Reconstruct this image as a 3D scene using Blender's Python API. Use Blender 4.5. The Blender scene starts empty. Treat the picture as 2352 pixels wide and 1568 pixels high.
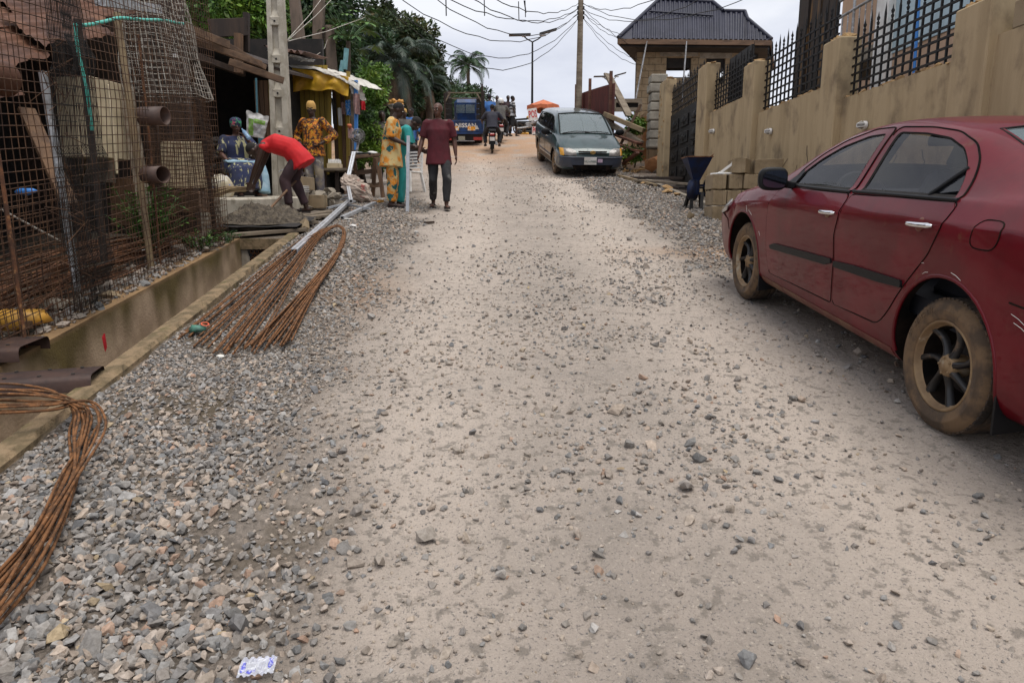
import bpy, bmesh, math, random
import numpy as np
from mathutils import Vector, Matrix, Euler, noise as mnoise
from mathutils.bvhtree import BVHTree
R = math.radians; PI = math.pi
random.seed(7); np.random.seed(7)
sc = bpy.context.scene
col = sc.collection

HC, PITCH, FP = 1.366, R(10.5), 1607.8          # eye height, downward pitch, focal length in 2352-px units
cam = bpy.data.objects.new('camera', bpy.data.cameras.new('camera')); col.objects.link(cam)
cam.location = (0, 0, HC); cam.rotation_euler = (R(90) - PITCH, 0, 0)
cam.data.sensor_width = 36; cam.data.lens = FP / 2352 * 36
cam.data.clip_start = .05; cam.data.clip_end = 3000
sc.camera = cam

SUN_EL, SUN_AZ = R(74), R(135)
w = bpy.data.worlds.new('World'); sc.world = w; w.use_nodes = True
nt = w.node_tree; nt.nodes.clear()
def wn(t, **k):
    n = nt.nodes.new(t)
    for a, v in k.items(): setattr(n, a, v)
    return n
out = wn('ShaderNodeOutputWorld'); bg = wn('ShaderNodeBackground'); bg.inputs['Strength'].default_value = .062
sky = wn('ShaderNodeTexSky', sky_type='NISHITA', sun_disc=False, sun_elevation=SUN_EL, sun_rotation=SUN_AZ)
tc = wn('ShaderNodeTexCoord'); mp = wn('ShaderNodeMapping'); mp.inputs['Scale'].default_value = (1, 1, 2.6)
n1 = wn('ShaderNodeTexNoise'); n1.inputs['Scale'].default_value = 2.3; n1.inputs['Detail'].default_value = 7; n1.inputs['Roughness'].default_value = .52
n1.inputs['Distortion'].default_value = .35
cr = wn('ShaderNodeValToRGB')
cr.color_ramp.elements[0].position = .34; cr.color_ramp.elements[0].color = (4.5, 4.75, 5.8, 1)
cr.color_ramp.elements[1].position = .60; cr.color_ramp.elements[1].color = (8.3, 8.45, 8.9, 1)
e = cr.color_ramp.elements.new(.47); e.color = (6.7, 6.95, 7.8, 1)
mx = wn('ShaderNodeMix', data_type='RGBA'); mx.inputs[0].default_value = .93
L = nt.links.new
L(tc.outputs['Generated'], mp.inputs['Vector']); L(mp.outputs[0], n1.inputs['Vector']); L(n1.outputs[0], cr.inputs[0])
L(sky.outputs[0], mx.inputs[6]); L(cr.outputs[0], mx.inputs[7]); L(mx.outputs[2], bg.inputs[0]); L(bg.outputs[0], out.inputs[0])
sl = bpy.data.lights.new('sun', 'SUN'); sl.energy = 1.5; sl.angle = R(42); sl.color = (1, .95, .88)
so = bpy.data.objects.new('sun', sl); col.objects.link(so)
so.rotation_euler = (R(90) - SUN_EL, 0, PI - SUN_AZ)
vs = sc.view_settings; vs.view_transform = 'Standard'; vs.look = 'None'; vs.gamma = 1; vs.use_curve_mapping = False
vs.exposure = 0.94
sc.render.engine = 'CYCLES'
sc.cycles.max_bounces = 6; sc.cycles.diffuse_bounces = 3; sc.cycles.glossy_bounces = 3; sc.cycles.transmission_bounces = 4; sc.cycles.transparent_max_bounces = 12

SL = .1152
def G(y):
    y = np.asarray(y, float)
    b = np.clip((y - 18) / 14, 0, 1); b = b * b * (3 - 2 * b)
    return SL * np.minimum(y, 52) + .95 * b - np.where(y > 44, .0030 * (np.minimum(y, 120) - 44) ** 2, 0) - np.where(y > 120, .456 * (np.minimum(y, 200) - 120), 0)
def g(y): return float(G(y))
CP, SP = math.cos(PITCH), math.sin(PITCH)
CAM = Vector((0, 0, HC))
def ray(u, v):
    a, b = (u - 1176) / FP, -(v - 784) / FP
    return Vector((a, CP + b * SP, -SP + b * CP))
def P(u, v, Y):                                   # point on the sight line through (u, v) at distance Y up the road
    r = ray(u, v); return CAM + r * (Y / r.y)
def PX(u, v, X):
    r = ray(u, v); return CAM + r * (X / r.x)
def GND(u, v, dz=0):
    r = ray(u, v); t = .5
    for i in range(6000):
        p = CAM + r * t
        if p.z < g(p.y) + dz: return p
        t *= 1.001
    return CAM + r * 60
def Xo(y): return -1.80 - .105 * y                # road edge of the drain kerb
def Xf(y): return -2.65 - .086 * y                # yard edge of the drain

def wm(o):
    m = o.matrix_basis.copy()
    while o.parent: o = o.parent; m = o.matrix_basis @ m
    return m
def tag(o, label=None, cat=None, group=None, kind=None):
    if label: o['label'] = label
    if cat: o['category'] = cat
    if group: o['group'] = group
    if kind: o['kind'] = kind
    return o
def thing(name, label, cat, loc=(0, 0, 0), rz=0, group=None, rot=None):
    o = bpy.data.objects.new(name, None); col.objects.link(o)
    o.empty_display_size = .1
    o.location = loc; o.rotation_euler = rot if rot else (0, 0, rz)
    o.matrix_basis = Matrix.LocRotScale(Vector(loc), Euler(rot if rot else (0, 0, rz)), None)
    return tag(o, label, cat, group)
def link(name, me, parent=None):
    o = bpy.data.objects.new(name, me); col.objects.link(o)
    if parent: o.parent = parent
    return o
def copy_tree(o, parent=None):
    c = o.copy(); col.objects.link(c)
    if parent: c.parent = parent
    for ch in list(o.children): copy_tree(ch, c)
    return c
def frame(d):
    d = Vector(d).normalized()
    a = Vector((0, 0, 1)) if abs(d.z) < .95 else Vector((0, 1, 0))
    s = d.cross(a).normalized(); return d, s, s.cross(d).normalized()
class MB:
    def __init__(s): s.v = []; s.f = []; s.m = []; s.sm = []
    def add(s, vs, fs, mi=0, smooth=False):
        o = len(s.v); s.v.extend([tuple(p) for p in vs])
        for q in fs: s.f.append(tuple(i + o for i in q)); s.m.append(mi); s.sm.append(smooth)
        return s
    def box(s, c, d, mi=0, M=None, taper=1.0):
        x, y, z = d[0] / 2, d[1] / 2, d[2] / 2
        p = [Vector((sx * x * (taper if sz > 0 else 1), sy * y * (taper if sz > 0 else 1), sz * z)) for sz in (-1, 1) for sy in (-1, 1) for sx in (-1, 1)]
        if M is not None: p = [M @ q for q in p]
        c = Vector(c)
        return s.add([q + c for q in p], [(0, 2, 3, 1), (4, 5, 7, 6), (0, 1, 5, 4), (2, 6, 7, 3), (0, 4, 6, 2), (1, 3, 7, 5)], mi)
    def span(s, a, b, mi=0):                       # box from corner to corner
        return s.box([(a[i] + b[i]) / 2 for i in range(3)], [abs(b[i] - a[i]) for i in range(3)], mi)
    def hexa(s, p, mi=0):                          # 8 corners: bottom ring 0-3, top ring 4-7
        return s.add(p, [(0, 3, 2, 1), (4, 5, 6, 7), (0, 1, 5, 4), (1, 2, 6, 5), (2, 3, 7, 6), (3, 0, 4, 7)], mi)
    def bar(s, a, b, w, h, mi=0, upv=None, w2=None, h2=None):
        a, b = Vector(a), Vector(b); d, sd, up = frame(b - a)
        if upv is not None:
            sd = d.cross(Vector(upv)).normalized(); up = sd.cross(d)
        w2 = w if w2 is None else w2; h2 = h if h2 is None else h2
        p = []
        for q, ww, hh in ((a, w, h), (b, w2, h2)):
            for i, j in ((-1, -1), (1, -1), (1, 1), (-1, 1)): p.append(q + sd * i * ww / 2 + up * j * hh / 2)
        return s.add(p, [(0, 3, 2, 1), (4, 5, 6, 7), (0, 1, 5, 4), (1, 2, 6, 5), (2, 3, 7, 6), (3, 0, 4, 7)], mi)
    def tube(s, pts, r, n=6, mi=0, cap=True, smooth=True):
        pts = [Vector(p) for p in pts]; rs = r if isinstance(r, (list, tuple)) else [r] * len(pts)
        vs = []; k = len(pts); sd = None
        for i, p in enumerate(pts):
            d = (pts[min(i + 1, k - 1)] - pts[max(i - 1, 0)])
            if d.length < 1e-9: d = Vector((0, 0, 1))
            d.normalize()
            if sd is None: _, sd, _ = frame(d)
            sd = (sd - d * sd.dot(d))
            if sd.length < 1e-6: _, sd, _ = frame(d)
            sd.normalize(); up = sd.cross(d)
            for j in range(n):
                a = 2 * PI * j / n; vs.append(p + (sd * math.cos(a) + up * math.sin(a)) * rs[i])
        fs = [(i * n + j, i * n + (j + 1) % n, (i + 1) * n + (j + 1) % n, (i + 1) * n + j) for i in range(k - 1) for j in range(n)]
        s.add(vs, fs, mi, smooth)
        if cap:
            s.add(vs[:n], [tuple(reversed(range(n)))], mi); s.add(vs[-n:], [tuple(range(n))], mi)
        return s
    def lathe(s, prof, c=(0, 0, 0), axis=(0, 0, 1), n=24, mi=0, smooth=True, a0=0, a1=2 * PI):
        c = Vector(c); d, sd, up = frame(axis); vs = []; full = abs(a1 - a0 - 2 * PI) < 1e-6; m = n if full else n + 1
        for r, h in prof:
            for j in range(m):
                a = a0 + (a1 - a0) * j / n; vs.append(c + d * h + (sd * math.cos(a) + up * math.sin(a)) * r)
        fs = []
        for i in range(len(prof) - 1):
            for j in range(n):
                k = (j + 1) % m; fs.append((i * m + j, i * m + k, (i + 1) * m + k, (i + 1) * m + j))
        return s.add(vs, fs, mi, smooth)
    def blob(s, c, r, mi=0, n=12, k=8, M=None, smooth=True):
        c = Vector(c); r = r if isinstance(r, (tuple, list)) else (r, r, r); vs = []
        for i in range(k + 1):
            t = PI * i / k
            for j in range(n):
                a = 2 * PI * j / n; q = Vector((r[0] * math.sin(t) * math.cos(a), r[1] * math.sin(t) * math.sin(a), r[2] * math.cos(t)))
                vs.append(c + (M @ q if M is not None else q))
        fs = [(i * n + j, (i + 1) * n + j, (i + 1) * n + (j + 1) % n, i * n + (j + 1) % n) for i in range(k) for j in range(n)]
        return s.add(vs, fs, mi, smooth)
    def grid(s, fn, nu, nv, mi=0, smooth=True, keep=None, flip=False):
        vs = [fn(i / nu, j / nv) for j in range(nv + 1) for i in range(nu + 1)]
        fs = []
        for j in range(nv):
            for i in range(nu):
                if keep and not keep((i + .5) / nu, (j + .5) / nv): continue
                q = (j * (nu + 1) + i, j * (nu + 1) + i + 1, (j + 1) * (nu + 1) + i + 1, (j + 1) * (nu + 1) + i)
                fs.append(tuple(reversed(q)) if flip else q)
        return s.add(vs, fs, mi, smooth)
    def prism(s, poly, ext, mi=0, smooth=False):  # polygon of 3-D points swept by a vector
        n = len(poly); ext = Vector(ext); a = [Vector(p) for p in poly]; b = [p + ext for p in a]
        s.add(a, [tuple(reversed(range(n)))], mi); s.add(b, [tuple(range(n))], mi)
        return s.add(a + b, [(i, (i + 1) % n, n + (i + 1) % n, n + i) for i in range(n)], mi, smooth)
    def hull(s, c, d, n=14, mi=0, rnd=random, smooth=False):
        bm = bmesh.new()
        for i in range(n):
            v = Vector((rnd.gauss(0, 1), rnd.gauss(0, 1), rnd.gauss(0, 1))).normalized() * rnd.uniform(.8, 1)
            bm.verts.new((v.x * d[0], v.y * d[1], v.z * d[2]))
        bmesh.ops.convex_hull(bm, input=bm.verts)
        loose = [v for v in bm.verts if not v.link_faces]
        bmesh.ops.delete(bm, geom=loose, context='VERTS')
        bm.verts.ensure_lookup_table(); c = Vector(c)
        s.add([v.co + c for v in bm.verts], [tuple(v.index for v in fc.verts) for fc in bm.faces], mi, smooth); bm.free(); return s
    def xform(s, M): s.v = [tuple(M @ Vector(p)) for p in s.v]; return s
    def mesh(s, name, mats, inv=None, thick=0):
        me = bpy.data.meshes.new(name)
        vv = s.v if inv is None else [tuple(inv @ Vector(p)) for p in s.v]
        me.from_pydata(vv, [], s.f)
        for m in (mats if isinstance(mats, (list, tuple)) else [mats]): me.materials.append(m)
        me.polygons.foreach_set('material_index', s.m); me.polygons.foreach_set('use_smooth', s.sm)
        me.update(); return me
    def build(s, name, mats, parent=None, world=True, bevel=0):
        inv = wm(parent).inverted() if (parent is not None and world) else None
        me = s.mesh(name, mats, inv)
        if bevel:
            bm = bmesh.new(); bm.from_mesh(me)
            bmesh.ops.remove_doubles(bm, verts=bm.verts, dist=1e-5)
            es = [e for e in bm.edges if len(e.link_faces) == 2 and e.calc_face_angle(0) > .6]
            bmesh.ops.bevel(bm, geom=es, offset=bevel, segments=1, affect='EDGES', clamp_overlap=True)
            bm.to_mesh(me); bm.free()
        return link(name, me, parent)
def evalmesh(me, mods):
    o = bpy.data.objects.new('tmp', me); col.objects.link(o)
    for t, kw in mods:
        m = o.modifiers.new('m', t)
        for k, v in kw.items(): setattr(m, k, v)
    dg = bpy.context.evaluated_depsgraph_get()
    r = bpy.data.meshes.new_from_object(o.evaluated_get(dg), depsgraph=dg)
    bpy.data.objects.remove(o); return r
def blobmesh(mb, mats, vox, smooth=4, wrinkle=0, wscale=9, inv=None, seed=0):
    me = mb.mesh('b', mats, inv)
    r = evalmesh(me, [('REMESH', dict(mode='VOXEL', voxel_size=vox)), ('SMOOTH', dict(factor=.5, iterations=smooth))])
    bpy.data.meshes.remove(me)
    if wrinkle:
        n = len(r.vertices); co = np.empty(n * 3); r.vertices.foreach_get('co', co); no = np.empty(n * 3); r.vertices.foreach_get('normal', no)
        co = co.reshape(-1, 3); no = no.reshape(-1, 3)
        for i in range(n):
            p = co[i]
            d = mnoise.noise((p[0] * wscale + seed, p[1] * wscale, p[2] * wscale * .55)) + .5 * mnoise.noise((p[0] * wscale * 2.3, p[1] * wscale * 2.3 + seed, p[2] * wscale * 1.2))
            co[i] = p + no[i] * d * wrinkle
        r.vertices.foreach_set('co', co.ravel())
    r.polygons.foreach_set('use_smooth', [True] * len(r.polygons))
    if not r.materials: r.materials.append(mats if not isinstance(mats, (list, tuple)) else mats[0])
    r.update(); return r
def text_mb(txt, size, depth=.002, bold=0):
    cu = bpy.data.curves.new('t', 'FONT'); cu.body = txt; cu.size = size; cu.extrude = depth / 2; cu.align_x = 'CENTER'; cu.align_y = 'CENTER'; cu.offset = bold; cu.resolution_u = 3
    o = bpy.data.objects.new('t', cu); col.objects.link(o)
    dg = bpy.context.evaluated_depsgraph_get(); me = bpy.data.meshes.new_from_object(o.evaluated_get(dg), depsgraph=dg)
    mb = MB(); mb.add([v.co.copy() for v in me.vertices], [tuple(p.vertices) for p in me.polygons])
    bpy.data.objects.remove(o); bpy.data.meshes.remove(me); return mb

MATS = {}
def pm(name, c1, c2=None, scale=6, rough=.8, metal=0, bump=0, bscale=40, stretch=(1, 1, 1), lo=.38, hi=.62, detail=6, c3=None, s3=1.2, lo3=.55, hi3=.7, st3=(1, 1, 1), coat=0, spec=.5, bst=None, attr=None, rvar=0, alpha=1, local=False, trans=0, emit=None, sss=0):
    m = bpy.data.materials.new(name); m.use_nodes = True; MATS[name] = m
    t = m.node_tree; b = t.nodes['Principled BSDF']; N = t.nodes.new; K = t.links.new
    def node(ty, **kw):
        n = N(ty)
        for k, v in kw.items(): n.inputs[k].default_value = v
        return n
    pos = N('ShaderNodeNewGeometry').outputs['Position'] if not local else N('ShaderNodeTexCoord').outputs['Object']
    def nz(sc_, st, det=detail, ro=.6):
        mpn = N('ShaderNodeMapping'); mpn.inputs['Scale'].default_value = st; K(pos, mpn.inputs['Vector'])
        n = node('ShaderNodeTexNoise', Scale=sc_, Detail=det, Roughness=ro); K(mpn.outputs[0], n.inputs['Vector']); return n.outputs[0]
    def mr(src, a, b_):
        n = N('ShaderNodeMapRange'); n.interpolation_type = 'SMOOTHSTEP'; n.inputs['From Min'].default_value = a; n.inputs['From Max'].default_value = b_; K(src, n.inputs['Value']); return n.outputs[0]
    def mix(f, a, b_, mode='MIX'):
        n = N('ShaderNodeMix'); n.data_type = 'RGBA'; n.blend_type = mode
        for s, i in ((f, 0), (a, 6), (b_, 7)):
            if hasattr(s, 'links'): K(s, n.inputs[i])
            else: n.inputs[i].default_value = (*s, 1) if isinstance(s, tuple) else s
        return n.outputs[2]
    c = tuple(c1)
    if c2: c = mix(mr(nz(scale, stretch), lo, hi), c, tuple(c2))
    if c3: c = mix(mr(nz(s3, st3), lo3, hi3), c, tuple(c3))
    if attr:
        a = N('ShaderNodeAttribute'); a.attribute_name = attr; c = mix(1.0, c, a.outputs['Color'], 'MULTIPLY')
    if hasattr(c, 'links'): K(c, b.inputs['Base Color'])
    else: b.inputs['Base Color'].default_value = (*c, 1)
    b.inputs['Roughness'].default_value = rough; b.inputs['Metallic'].default_value = metal
    b.inputs['Coat Weight'].default_value = coat; b.inputs['Coat Roughness'].default_value = .04
    b.inputs['Specular IOR Level'].default_value = spec
    if rvar:
        K(mr2(t, nz(scale * 1.7, stretch), rough - rvar, rough + rvar), b.inputs['Roughness'])
    if alpha < 1: b.inputs['Alpha'].default_value = alpha
    if trans: b.inputs['Transmission Weight'].default_value = trans
    if bump:
        bn = N('ShaderNodeBump'); bn.inputs['Strength'].default_value = 1; bn.inputs['Distance'].default_value = bump
        K(nz(bscale, bst or stretch, 5), bn.inputs['Height']); K(bn.outputs[0], b.inputs['Normal'])
    return m
def mr2(t, src, a, b_):
    n = t.nodes.new('ShaderNodeMapRange'); n.inputs['From Min'].default_value = .3; n.inputs['From Max'].default_value = .7; n.inputs['To Min'].default_value = a; n.inputs['To Max'].default_value = b_
    t.links.new(src, n.inputs['Value']); return n.outputs[0]

pm('rust', (.16, .062, .024), (.065, .028, .014), 14, .85, bump=.003, bscale=120, c3=(.30, .15, .06), s3=30, lo3=.55, hi3=.7)
pm('rust_bar', (.22, .10, .042), (.09, .046, .024), 22, .85, bump=.003, bscale=160, c3=(.38, .27, .17), s3=95, lo3=.58, hi3=.75, spec=.2)
pm('rust_wire', (.05, .026, .016), (.115, .06, .032), 7, .75, spec=.3, c3=(.26, .17, .08), s3=1.1, lo3=.6, hi3=.72)
pm('dark_wire', (.006, .006, .006), (.02, .016, .013), 14, .6, spec=.3)
pm('galv_wire', (.50, .47, .41), (.30, .26, .21), 8, .6)
pm('galv', (.42, .43, .44), (.25, .24, .23), 7, .5, .5, c3=(.62, .62, .62), s3=22, lo3=.55, hi3=.66)
pm('alu', (.62, .64, .67), (.5, .52, .55), 9, .38, .45)
pm('concrete', (.30, .26, .205), (.21, .18, .14), 5, .9, bump=.006, bscale=45, c3=(.13, .11, .08), s3=2.2, lo3=.58, hi3=.75)
pm('pole_concrete', (.50, .455, .375), (.37, .33, .26), 5, .9, bump=.008, bscale=60, c3=(.22, .19, .14), s3=7, st3=(1, 1, .3), lo3=.58, hi3=.72)
pm('mortar', (.13, .105, .075), (.06, .048, .036), 12, .9, bump=.012, bscale=30)
pm('plaster', (.44, .335, .205), (.36, .27, .16), 5, .95, bump=.006, bscale=50, stretch=(1, 1, .12), lo=.4, hi=.66, c3=(.22, .165, .105), s3=2.4, lo3=.50, hi3=.72, st3=(1, 1, .8), spec=.15)
pm('plaster_edge', (.46, .29, .13), (.30, .185, .085), 14, .95, bump=.02, bscale=30)
pm('block', (.31, .235, .145), (.25, .185, .11), 4, .95, bump=.006, bscale=70, c3=(.2, .15, .09), s3=6, lo3=.55, hi3=.7)
pm('block_grey', (.31, .285, .235), (.22, .2, .165), 5, .95, bump=.008, bscale=50)
pm('wood', (.17, .095, .05), (.09, .05, .028), 8, .8, stretch=(1, 1, .12), bump=.003, bscale=60)
pm('wood_x', (.16, .095, .055), (.085, .05, .03), 9, .8, stretch=(.18, 1, 1), bump=.003, bscale=50)
pm('wood_grey', (.25, .205, .15), (.15, .115, .08), 8, .85, stretch=(.2, .5, 1), bump=.003, bscale=60)
pm('wood_dark', (.05, .03, .02), (.025, .016, .012), 9, .8, stretch=(1, 1, .15))
pm('wood_red', (.15, .058, .032), (.085, .035, .022), 8, .75, stretch=(.15, .6, 1))
pm('bamboo', (.30, .22, .12), (.2, .14, .08), 6, .6)
pm('yellow_plank', (.30, .205, .022), (.2, .135, .018), 6, .7, stretch=(1, 1, .1), bump=.002, bscale=50, c3=(.07, .05, .02), s3=3, lo3=.6, hi3=.78, st3=(1, 1, .3))
pm('black_and_shade', (.012, .011, .010), (.025, .02, .017), 4, .9)  # near black: painted shade of interiors and holes, also plainly black parts
pm('rust_sheet', (.125, .052, .027), (.07, .031, .019), 3, .7, .2, c3=(.20, .095, .05), s3=4, lo3=.55, hi3=.72, st3=(1, .5, 1), bump=.003)
pm('red_sheet', (.13, .03, .022), (.085, .022, .017), 5, .6, stretch=(1, 1, .2), c3=(.05, .02, .015), s3=3, lo3=.6, hi3=.8)
pm('roof_blue', (.022, .023, .040), (.014, .015, .028), 2, .45, 0, c3=(.035, .035, .055), s3=6, spec=.25)
pm('black_steel', (.008, .008, .009), (.02, .017, .015), 12, .55, spec=.25)
pm('white_tarp', (.62, .59, .53), (.45, .42, .37), 3, .7, bump=.01, bscale=14)
pm('yellow_tarp', (.62, .36, .02), (.48, .25, .015), 5, .55, bump=.008, bscale=14, c3=(.28, .14, .02), s3=4, lo3=.57, hi3=.74)
pm('white_plastic', (.72, .71, .68), (.6, .58, .55), 5, .45)
pm('white_paint', (.74, .73, .70), (.6, .58, .54), 4, .5)
pm('cream', (.66, .55, .37), (.52, .43, .28), 4, .6, c3=(.25, .17, .1), s3=3, lo3=.6, hi3=.75)
pm('blue_paint', (.008, .018, .06), (.012, .014, .03), 6, .6, spec=.25)
pm('bright_blue', (.04, .2, .55), rough=.5)
pm('hose', (.05, .42, .32), (.1, .5, .42), 12, .45)
pm('rubber', (.010, .009, .009), (.02, .018, .016), 12, .85, spec=.2)
pm('black_plastic', (.008, .008, .009), rough=.5, spec=.25)
pm('mirror_pane', (.16, .18, .24), rough=.06, metal=1)
pm('glass_dark', (.016, .018, .022), rough=.05, spec=.6, coat=.3)
pm('chrome', (.75, .75, .76), rough=.12, metal=1)
pm('orange_cloth', (.58, .17, .07), (.45, .12, .05), 6, .8)
pm('paper', (.7, .68, .62), rough=.8)
pm('red_print', (.55, .02, .03), rough=.6)
pm('black_print', (.03, .03, .03), rough=.7)
pm('clear_plastic', (.75, .77, .82), rough=.12, alpha=.45)
pm('laterite', (.36, .17, .07), (.26, .12, .05), 4, .95, bump=.02, bscale=12)
M = MATS
def vnoise(x, y, f, seed=0):
    x = np.asarray(x, float) * f + seed * 17.3; y = np.asarray(y, float) * f + seed * 9.1
    xi = np.floor(x).astype(np.int64); yi = np.floor(y).astype(np.int64); fx = x - xi; fy = y - yi
    fx = fx * fx * (3 - 2 * fx); fy = fy * fy * (3 - 2 * fy)
    def h(a, b):
        n = (a * 374761393 + b * 668265263 + seed * 1442695) & 0x7fffffff
        n = ((n ^ (n >> 13)) * 1274126177) & 0x7fffffff
        return ((n ^ (n >> 16)) & 0xffff) / 65535.
    return (h(xi, yi) * (1 - fx) + h(xi + 1, yi) * fx) * (1 - fy) + (h(xi, yi + 1) * (1 - fx) + h(xi + 1, yi + 1) * fx) * fy
def fbm(x, y, f, seed=0): return vnoise(x, y, f, seed) * .55 + vnoise(x, y, f * 2.1, seed + 1) * .3 + vnoise(x, y, f * 4.3, seed + 2) * .15
def sm(a, b, t): t = np.clip((t - a) / (b - a), 0, 1); return t * t * (3 - 2 * t)
def gravel_mask(x, y):
    n = fbm(x, y, 1.3, 5) - .5; n2 = fbm(x, y, .6, 15) - .5
    xb = -.62 - .085 * y + .75 * n + .5 * n2
    left = 1 - sm(-.32, .22, x - xb)
    xr = 1.95 - .02 * (y - 10) + .8 * n
    right = sm(-.25, .25, x - xr) * sm(5.5, 8.5, y) * (1 - sm(23, 26, y))
    return np.maximum(left * (1 - sm(13, 20, y)), right)
def relief(x, y):
    near = np.exp(-np.maximum(y - 4, 0) / 14.)
    r = (fbm(x, y, .8, 3) - .5) * .05 + (fbm(x, y, 3.1, 8) - .5) * .022 * near + (vnoise(x, y, 11, 4) - .5) * .008 * near
    d = sm(3.50, 3.56, x) * (1 - sm(3.90, 3.96, x)) * sm(10.8, 11.2, y) * (1 - sm(18.9, 19.2, y))
    return r - .42 * d
def gz(x, y): return G(y) + relief(x, y)
def gzf(x, y): return float(gz(np.array([x]), np.array([y]))[0])
ys = np.unique(np.concatenate([np.arange(-6, .8, .6), np.arange(.8, 8.9, .055), np.arange(8.9, 24, .11), np.arange(24, 60, .6), [62, 66, 72, 80, 90, 105, 125, 150, 200, 300, 500, 900]]))
dl = np.concatenate([[500, 200, 90, 45, 28, 18, 12, 9, 7, 5.5], np.arange(4.5, 0, -.15), [0]])
dr = np.concatenate([np.arange(0, 6.3, .055), np.arange(6.3, 12, .5), [14, 18, 25, 40, 80, 200, 500]])
XoV = np.array([Xo(min(y, 30)) for y in ys]); XfV = np.array([Xf(min(y, 30)) for y in ys])
Xg = np.hstack([XfV[:, None] - dl[None, :], XoV[:, None] + dr[None, :]])
Yg = np.repeat(ys[:, None], Xg.shape[1], 1)
nl, nc = len(dl), Xg.shape[1]
Zg = gz(Xg, Yg)
left = np.arange(nc)[None, :] < nl
Zg = Zg + np.where(left, (fbm(Xg, Yg, 1.1, 21) - .45) * .10, 0) * sm(0, .3, XfV[:, None] - Xg)
V = np.stack([Xg, Yg, Zg], -1).reshape(-1, 3)
F = []
for j in range(len(ys) - 1):
    for i in range(nc - 1):
        if i == nl - 1 and ys[j] < 8.89: continue
        a = j * nc + i; F.append((a, a + 1, a + nc + 1, a + nc))
me = bpy.data.meshes.new('ground'); me.from_pydata(V.tolist(), [], F); me.polygons.foreach_set('use_smooth', [True] * len(F))
gm = gravel_mask(Xg, Yg)
lat = np.maximum(sm(19, 27, Yg + 5 * (fbm(Xg, Yg, .4, 31) - .5)) * .8, 0)
lat = np.maximum(lat, .75 * np.exp(-((Xg - 2.5) / .9) ** 2 - ((Yg - 7.9) / .35) ** 2) + .35 * np.exp(-((Xg + 1.3) / .35) ** 2 - ((Yg - 6.0) / .8) ** 2))
damp = sm(.52, .72, fbm(Xg, Yg, 1.7, 41)) * (1 - sm(-1.6, .3, Xg + .1 * Yg)) * .9
damp = np.maximum(damp, .75 * np.exp(-((Xg + 1.75) / .5) ** 2 - ((Yg - 10.6) / .45) ** 2))
damp = np.where(left, np.maximum(damp, .6), damp)
trk = np.clip(np.exp(-((Xg + .32 + .03 * Yg) / .45) ** 2) + np.exp(-((Xg - 1.25) / .5) ** 2), 0, 1) * (.45 + .9 * fbm(Xg, Yg, .7, 71))
cold = np.stack([gm, lat, damp, np.clip(trk, 0, 1)], -1).reshape(-1, 4)
at = me.color_attributes.new('zone', 'FLOAT_COLOR', 'POINT'); at.data.foreach_set('color', cold.ravel())
gmat = bpy.data.materials.new('ground_mat'); gmat.use_nodes = True
t = gmat.node_tree; b = t.nodes['Principled BSDF']; K = t.links.new
def gn(ty, **k):
    n = t.nodes.new(ty)
    for a, v in k.items(): n.inputs[a].default_value = v
    return n
gp = gn('ShaderNodeNewGeometry').outputs['Position']
def gnoise(s, d=8, ro=.6):
    n = gn('ShaderNodeTexNoise', Scale=s, Detail=d, Roughness=ro); K(gp, n.inputs['Vector']); return n.outputs[0]
def gmr(s, a, c, lo=0, hi=1):
    n = gn('ShaderNodeMapRange'); n.interpolation_type = 'SMOOTHSTEP'
    for k_, v_ in (('From Min', a), ('From Max', c), ('To Min', lo), ('To Max', hi)): n.inputs[k_].default_value = v_
    K(s, n.inputs['Value']); return n.outputs[0]
def gmix(f, a, c):
    n = t.nodes.new('ShaderNodeMix'); n.data_type = 'RGBA'
    for s_, i_ in ((f, 0), (a, 6), (c, 7)):
        if hasattr(s_, 'links'): K(s_, n.inputs[i_])
        else: n.inputs[i_].default_value = (*s_, 1) if isinstance(s_, tuple) else s_
    return n.outputs[2]
def gmul(a, c):
    n = t.nodes.new('ShaderNodeMath'); n.operation = 'MULTIPLY'
    for s_, i_ in ((a, 0), (c, 1)):
        if hasattr(s_, 'links'): K(s_, n.inputs[i_])
        else: n.inputs[i_].default_value = s_
    return n.outputs[0]
za = gn('ShaderNodeAttribute'); za.attribute_name = 'zone'; sp = t.nodes.new('ShaderNodeSeparateColor'); K(za.outputs['Color'], sp.inputs[0])
dust = gmix(gmr(gnoise(2.2), .36, .64), (.40, .34, .29), (.325, .28, .24))
dust = gmix(gmul(za.outputs['Alpha'], gmr(gnoise(6), .3, .5, .5, 1)), dust, (.50, .425, .36))
dust = gmix(gmr(gnoise(17, 7), .53, .64), dust, (.26, .225, .19))
dust = gmix(gmr(gnoise(90, 4), .57, .66), dust, (.20, .18, .165))
dust = gmix(gmr(gnoise(60, 4), .60, .70), dust, (.52, .45, .375))
grav = gmix(gmr(gnoise(45, 5), .42, .58), (.085, .07, .055), (.2, .165, .135))
c = gmix(gmul(sp.outputs[0], .92), dust, grav)
c = gmix(gmul(gmr(gnoise(3.5), .4, .55), sp.outputs[2]), c, (.105, .08, .05))
c = gmix(gmul(gmr(gnoise(1.2), .3, .55), sp.outputs[1]), c, (.42, .25, .14))
K(c, b.inputs['Base Color']); b.inputs['Roughness'].default_value = .95; b.inputs['Specular IOR Level'].default_value = .25
h = gn('ShaderNodeBump', Strength=1, Distance=.02); K(gnoise(38, 9, .68), h.inputs['Height'])
h2 = gn('ShaderNodeBump', Strength=1, Distance=.035); K(gnoise(9, 8, .6), h2.inputs['Height']); K(h2.outputs[0], h.inputs['Normal']); K(h.outputs[0], b.inputs['Normal'])
me.materials.append(gmat)
tag(link('ground', me), kind='structure')

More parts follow.
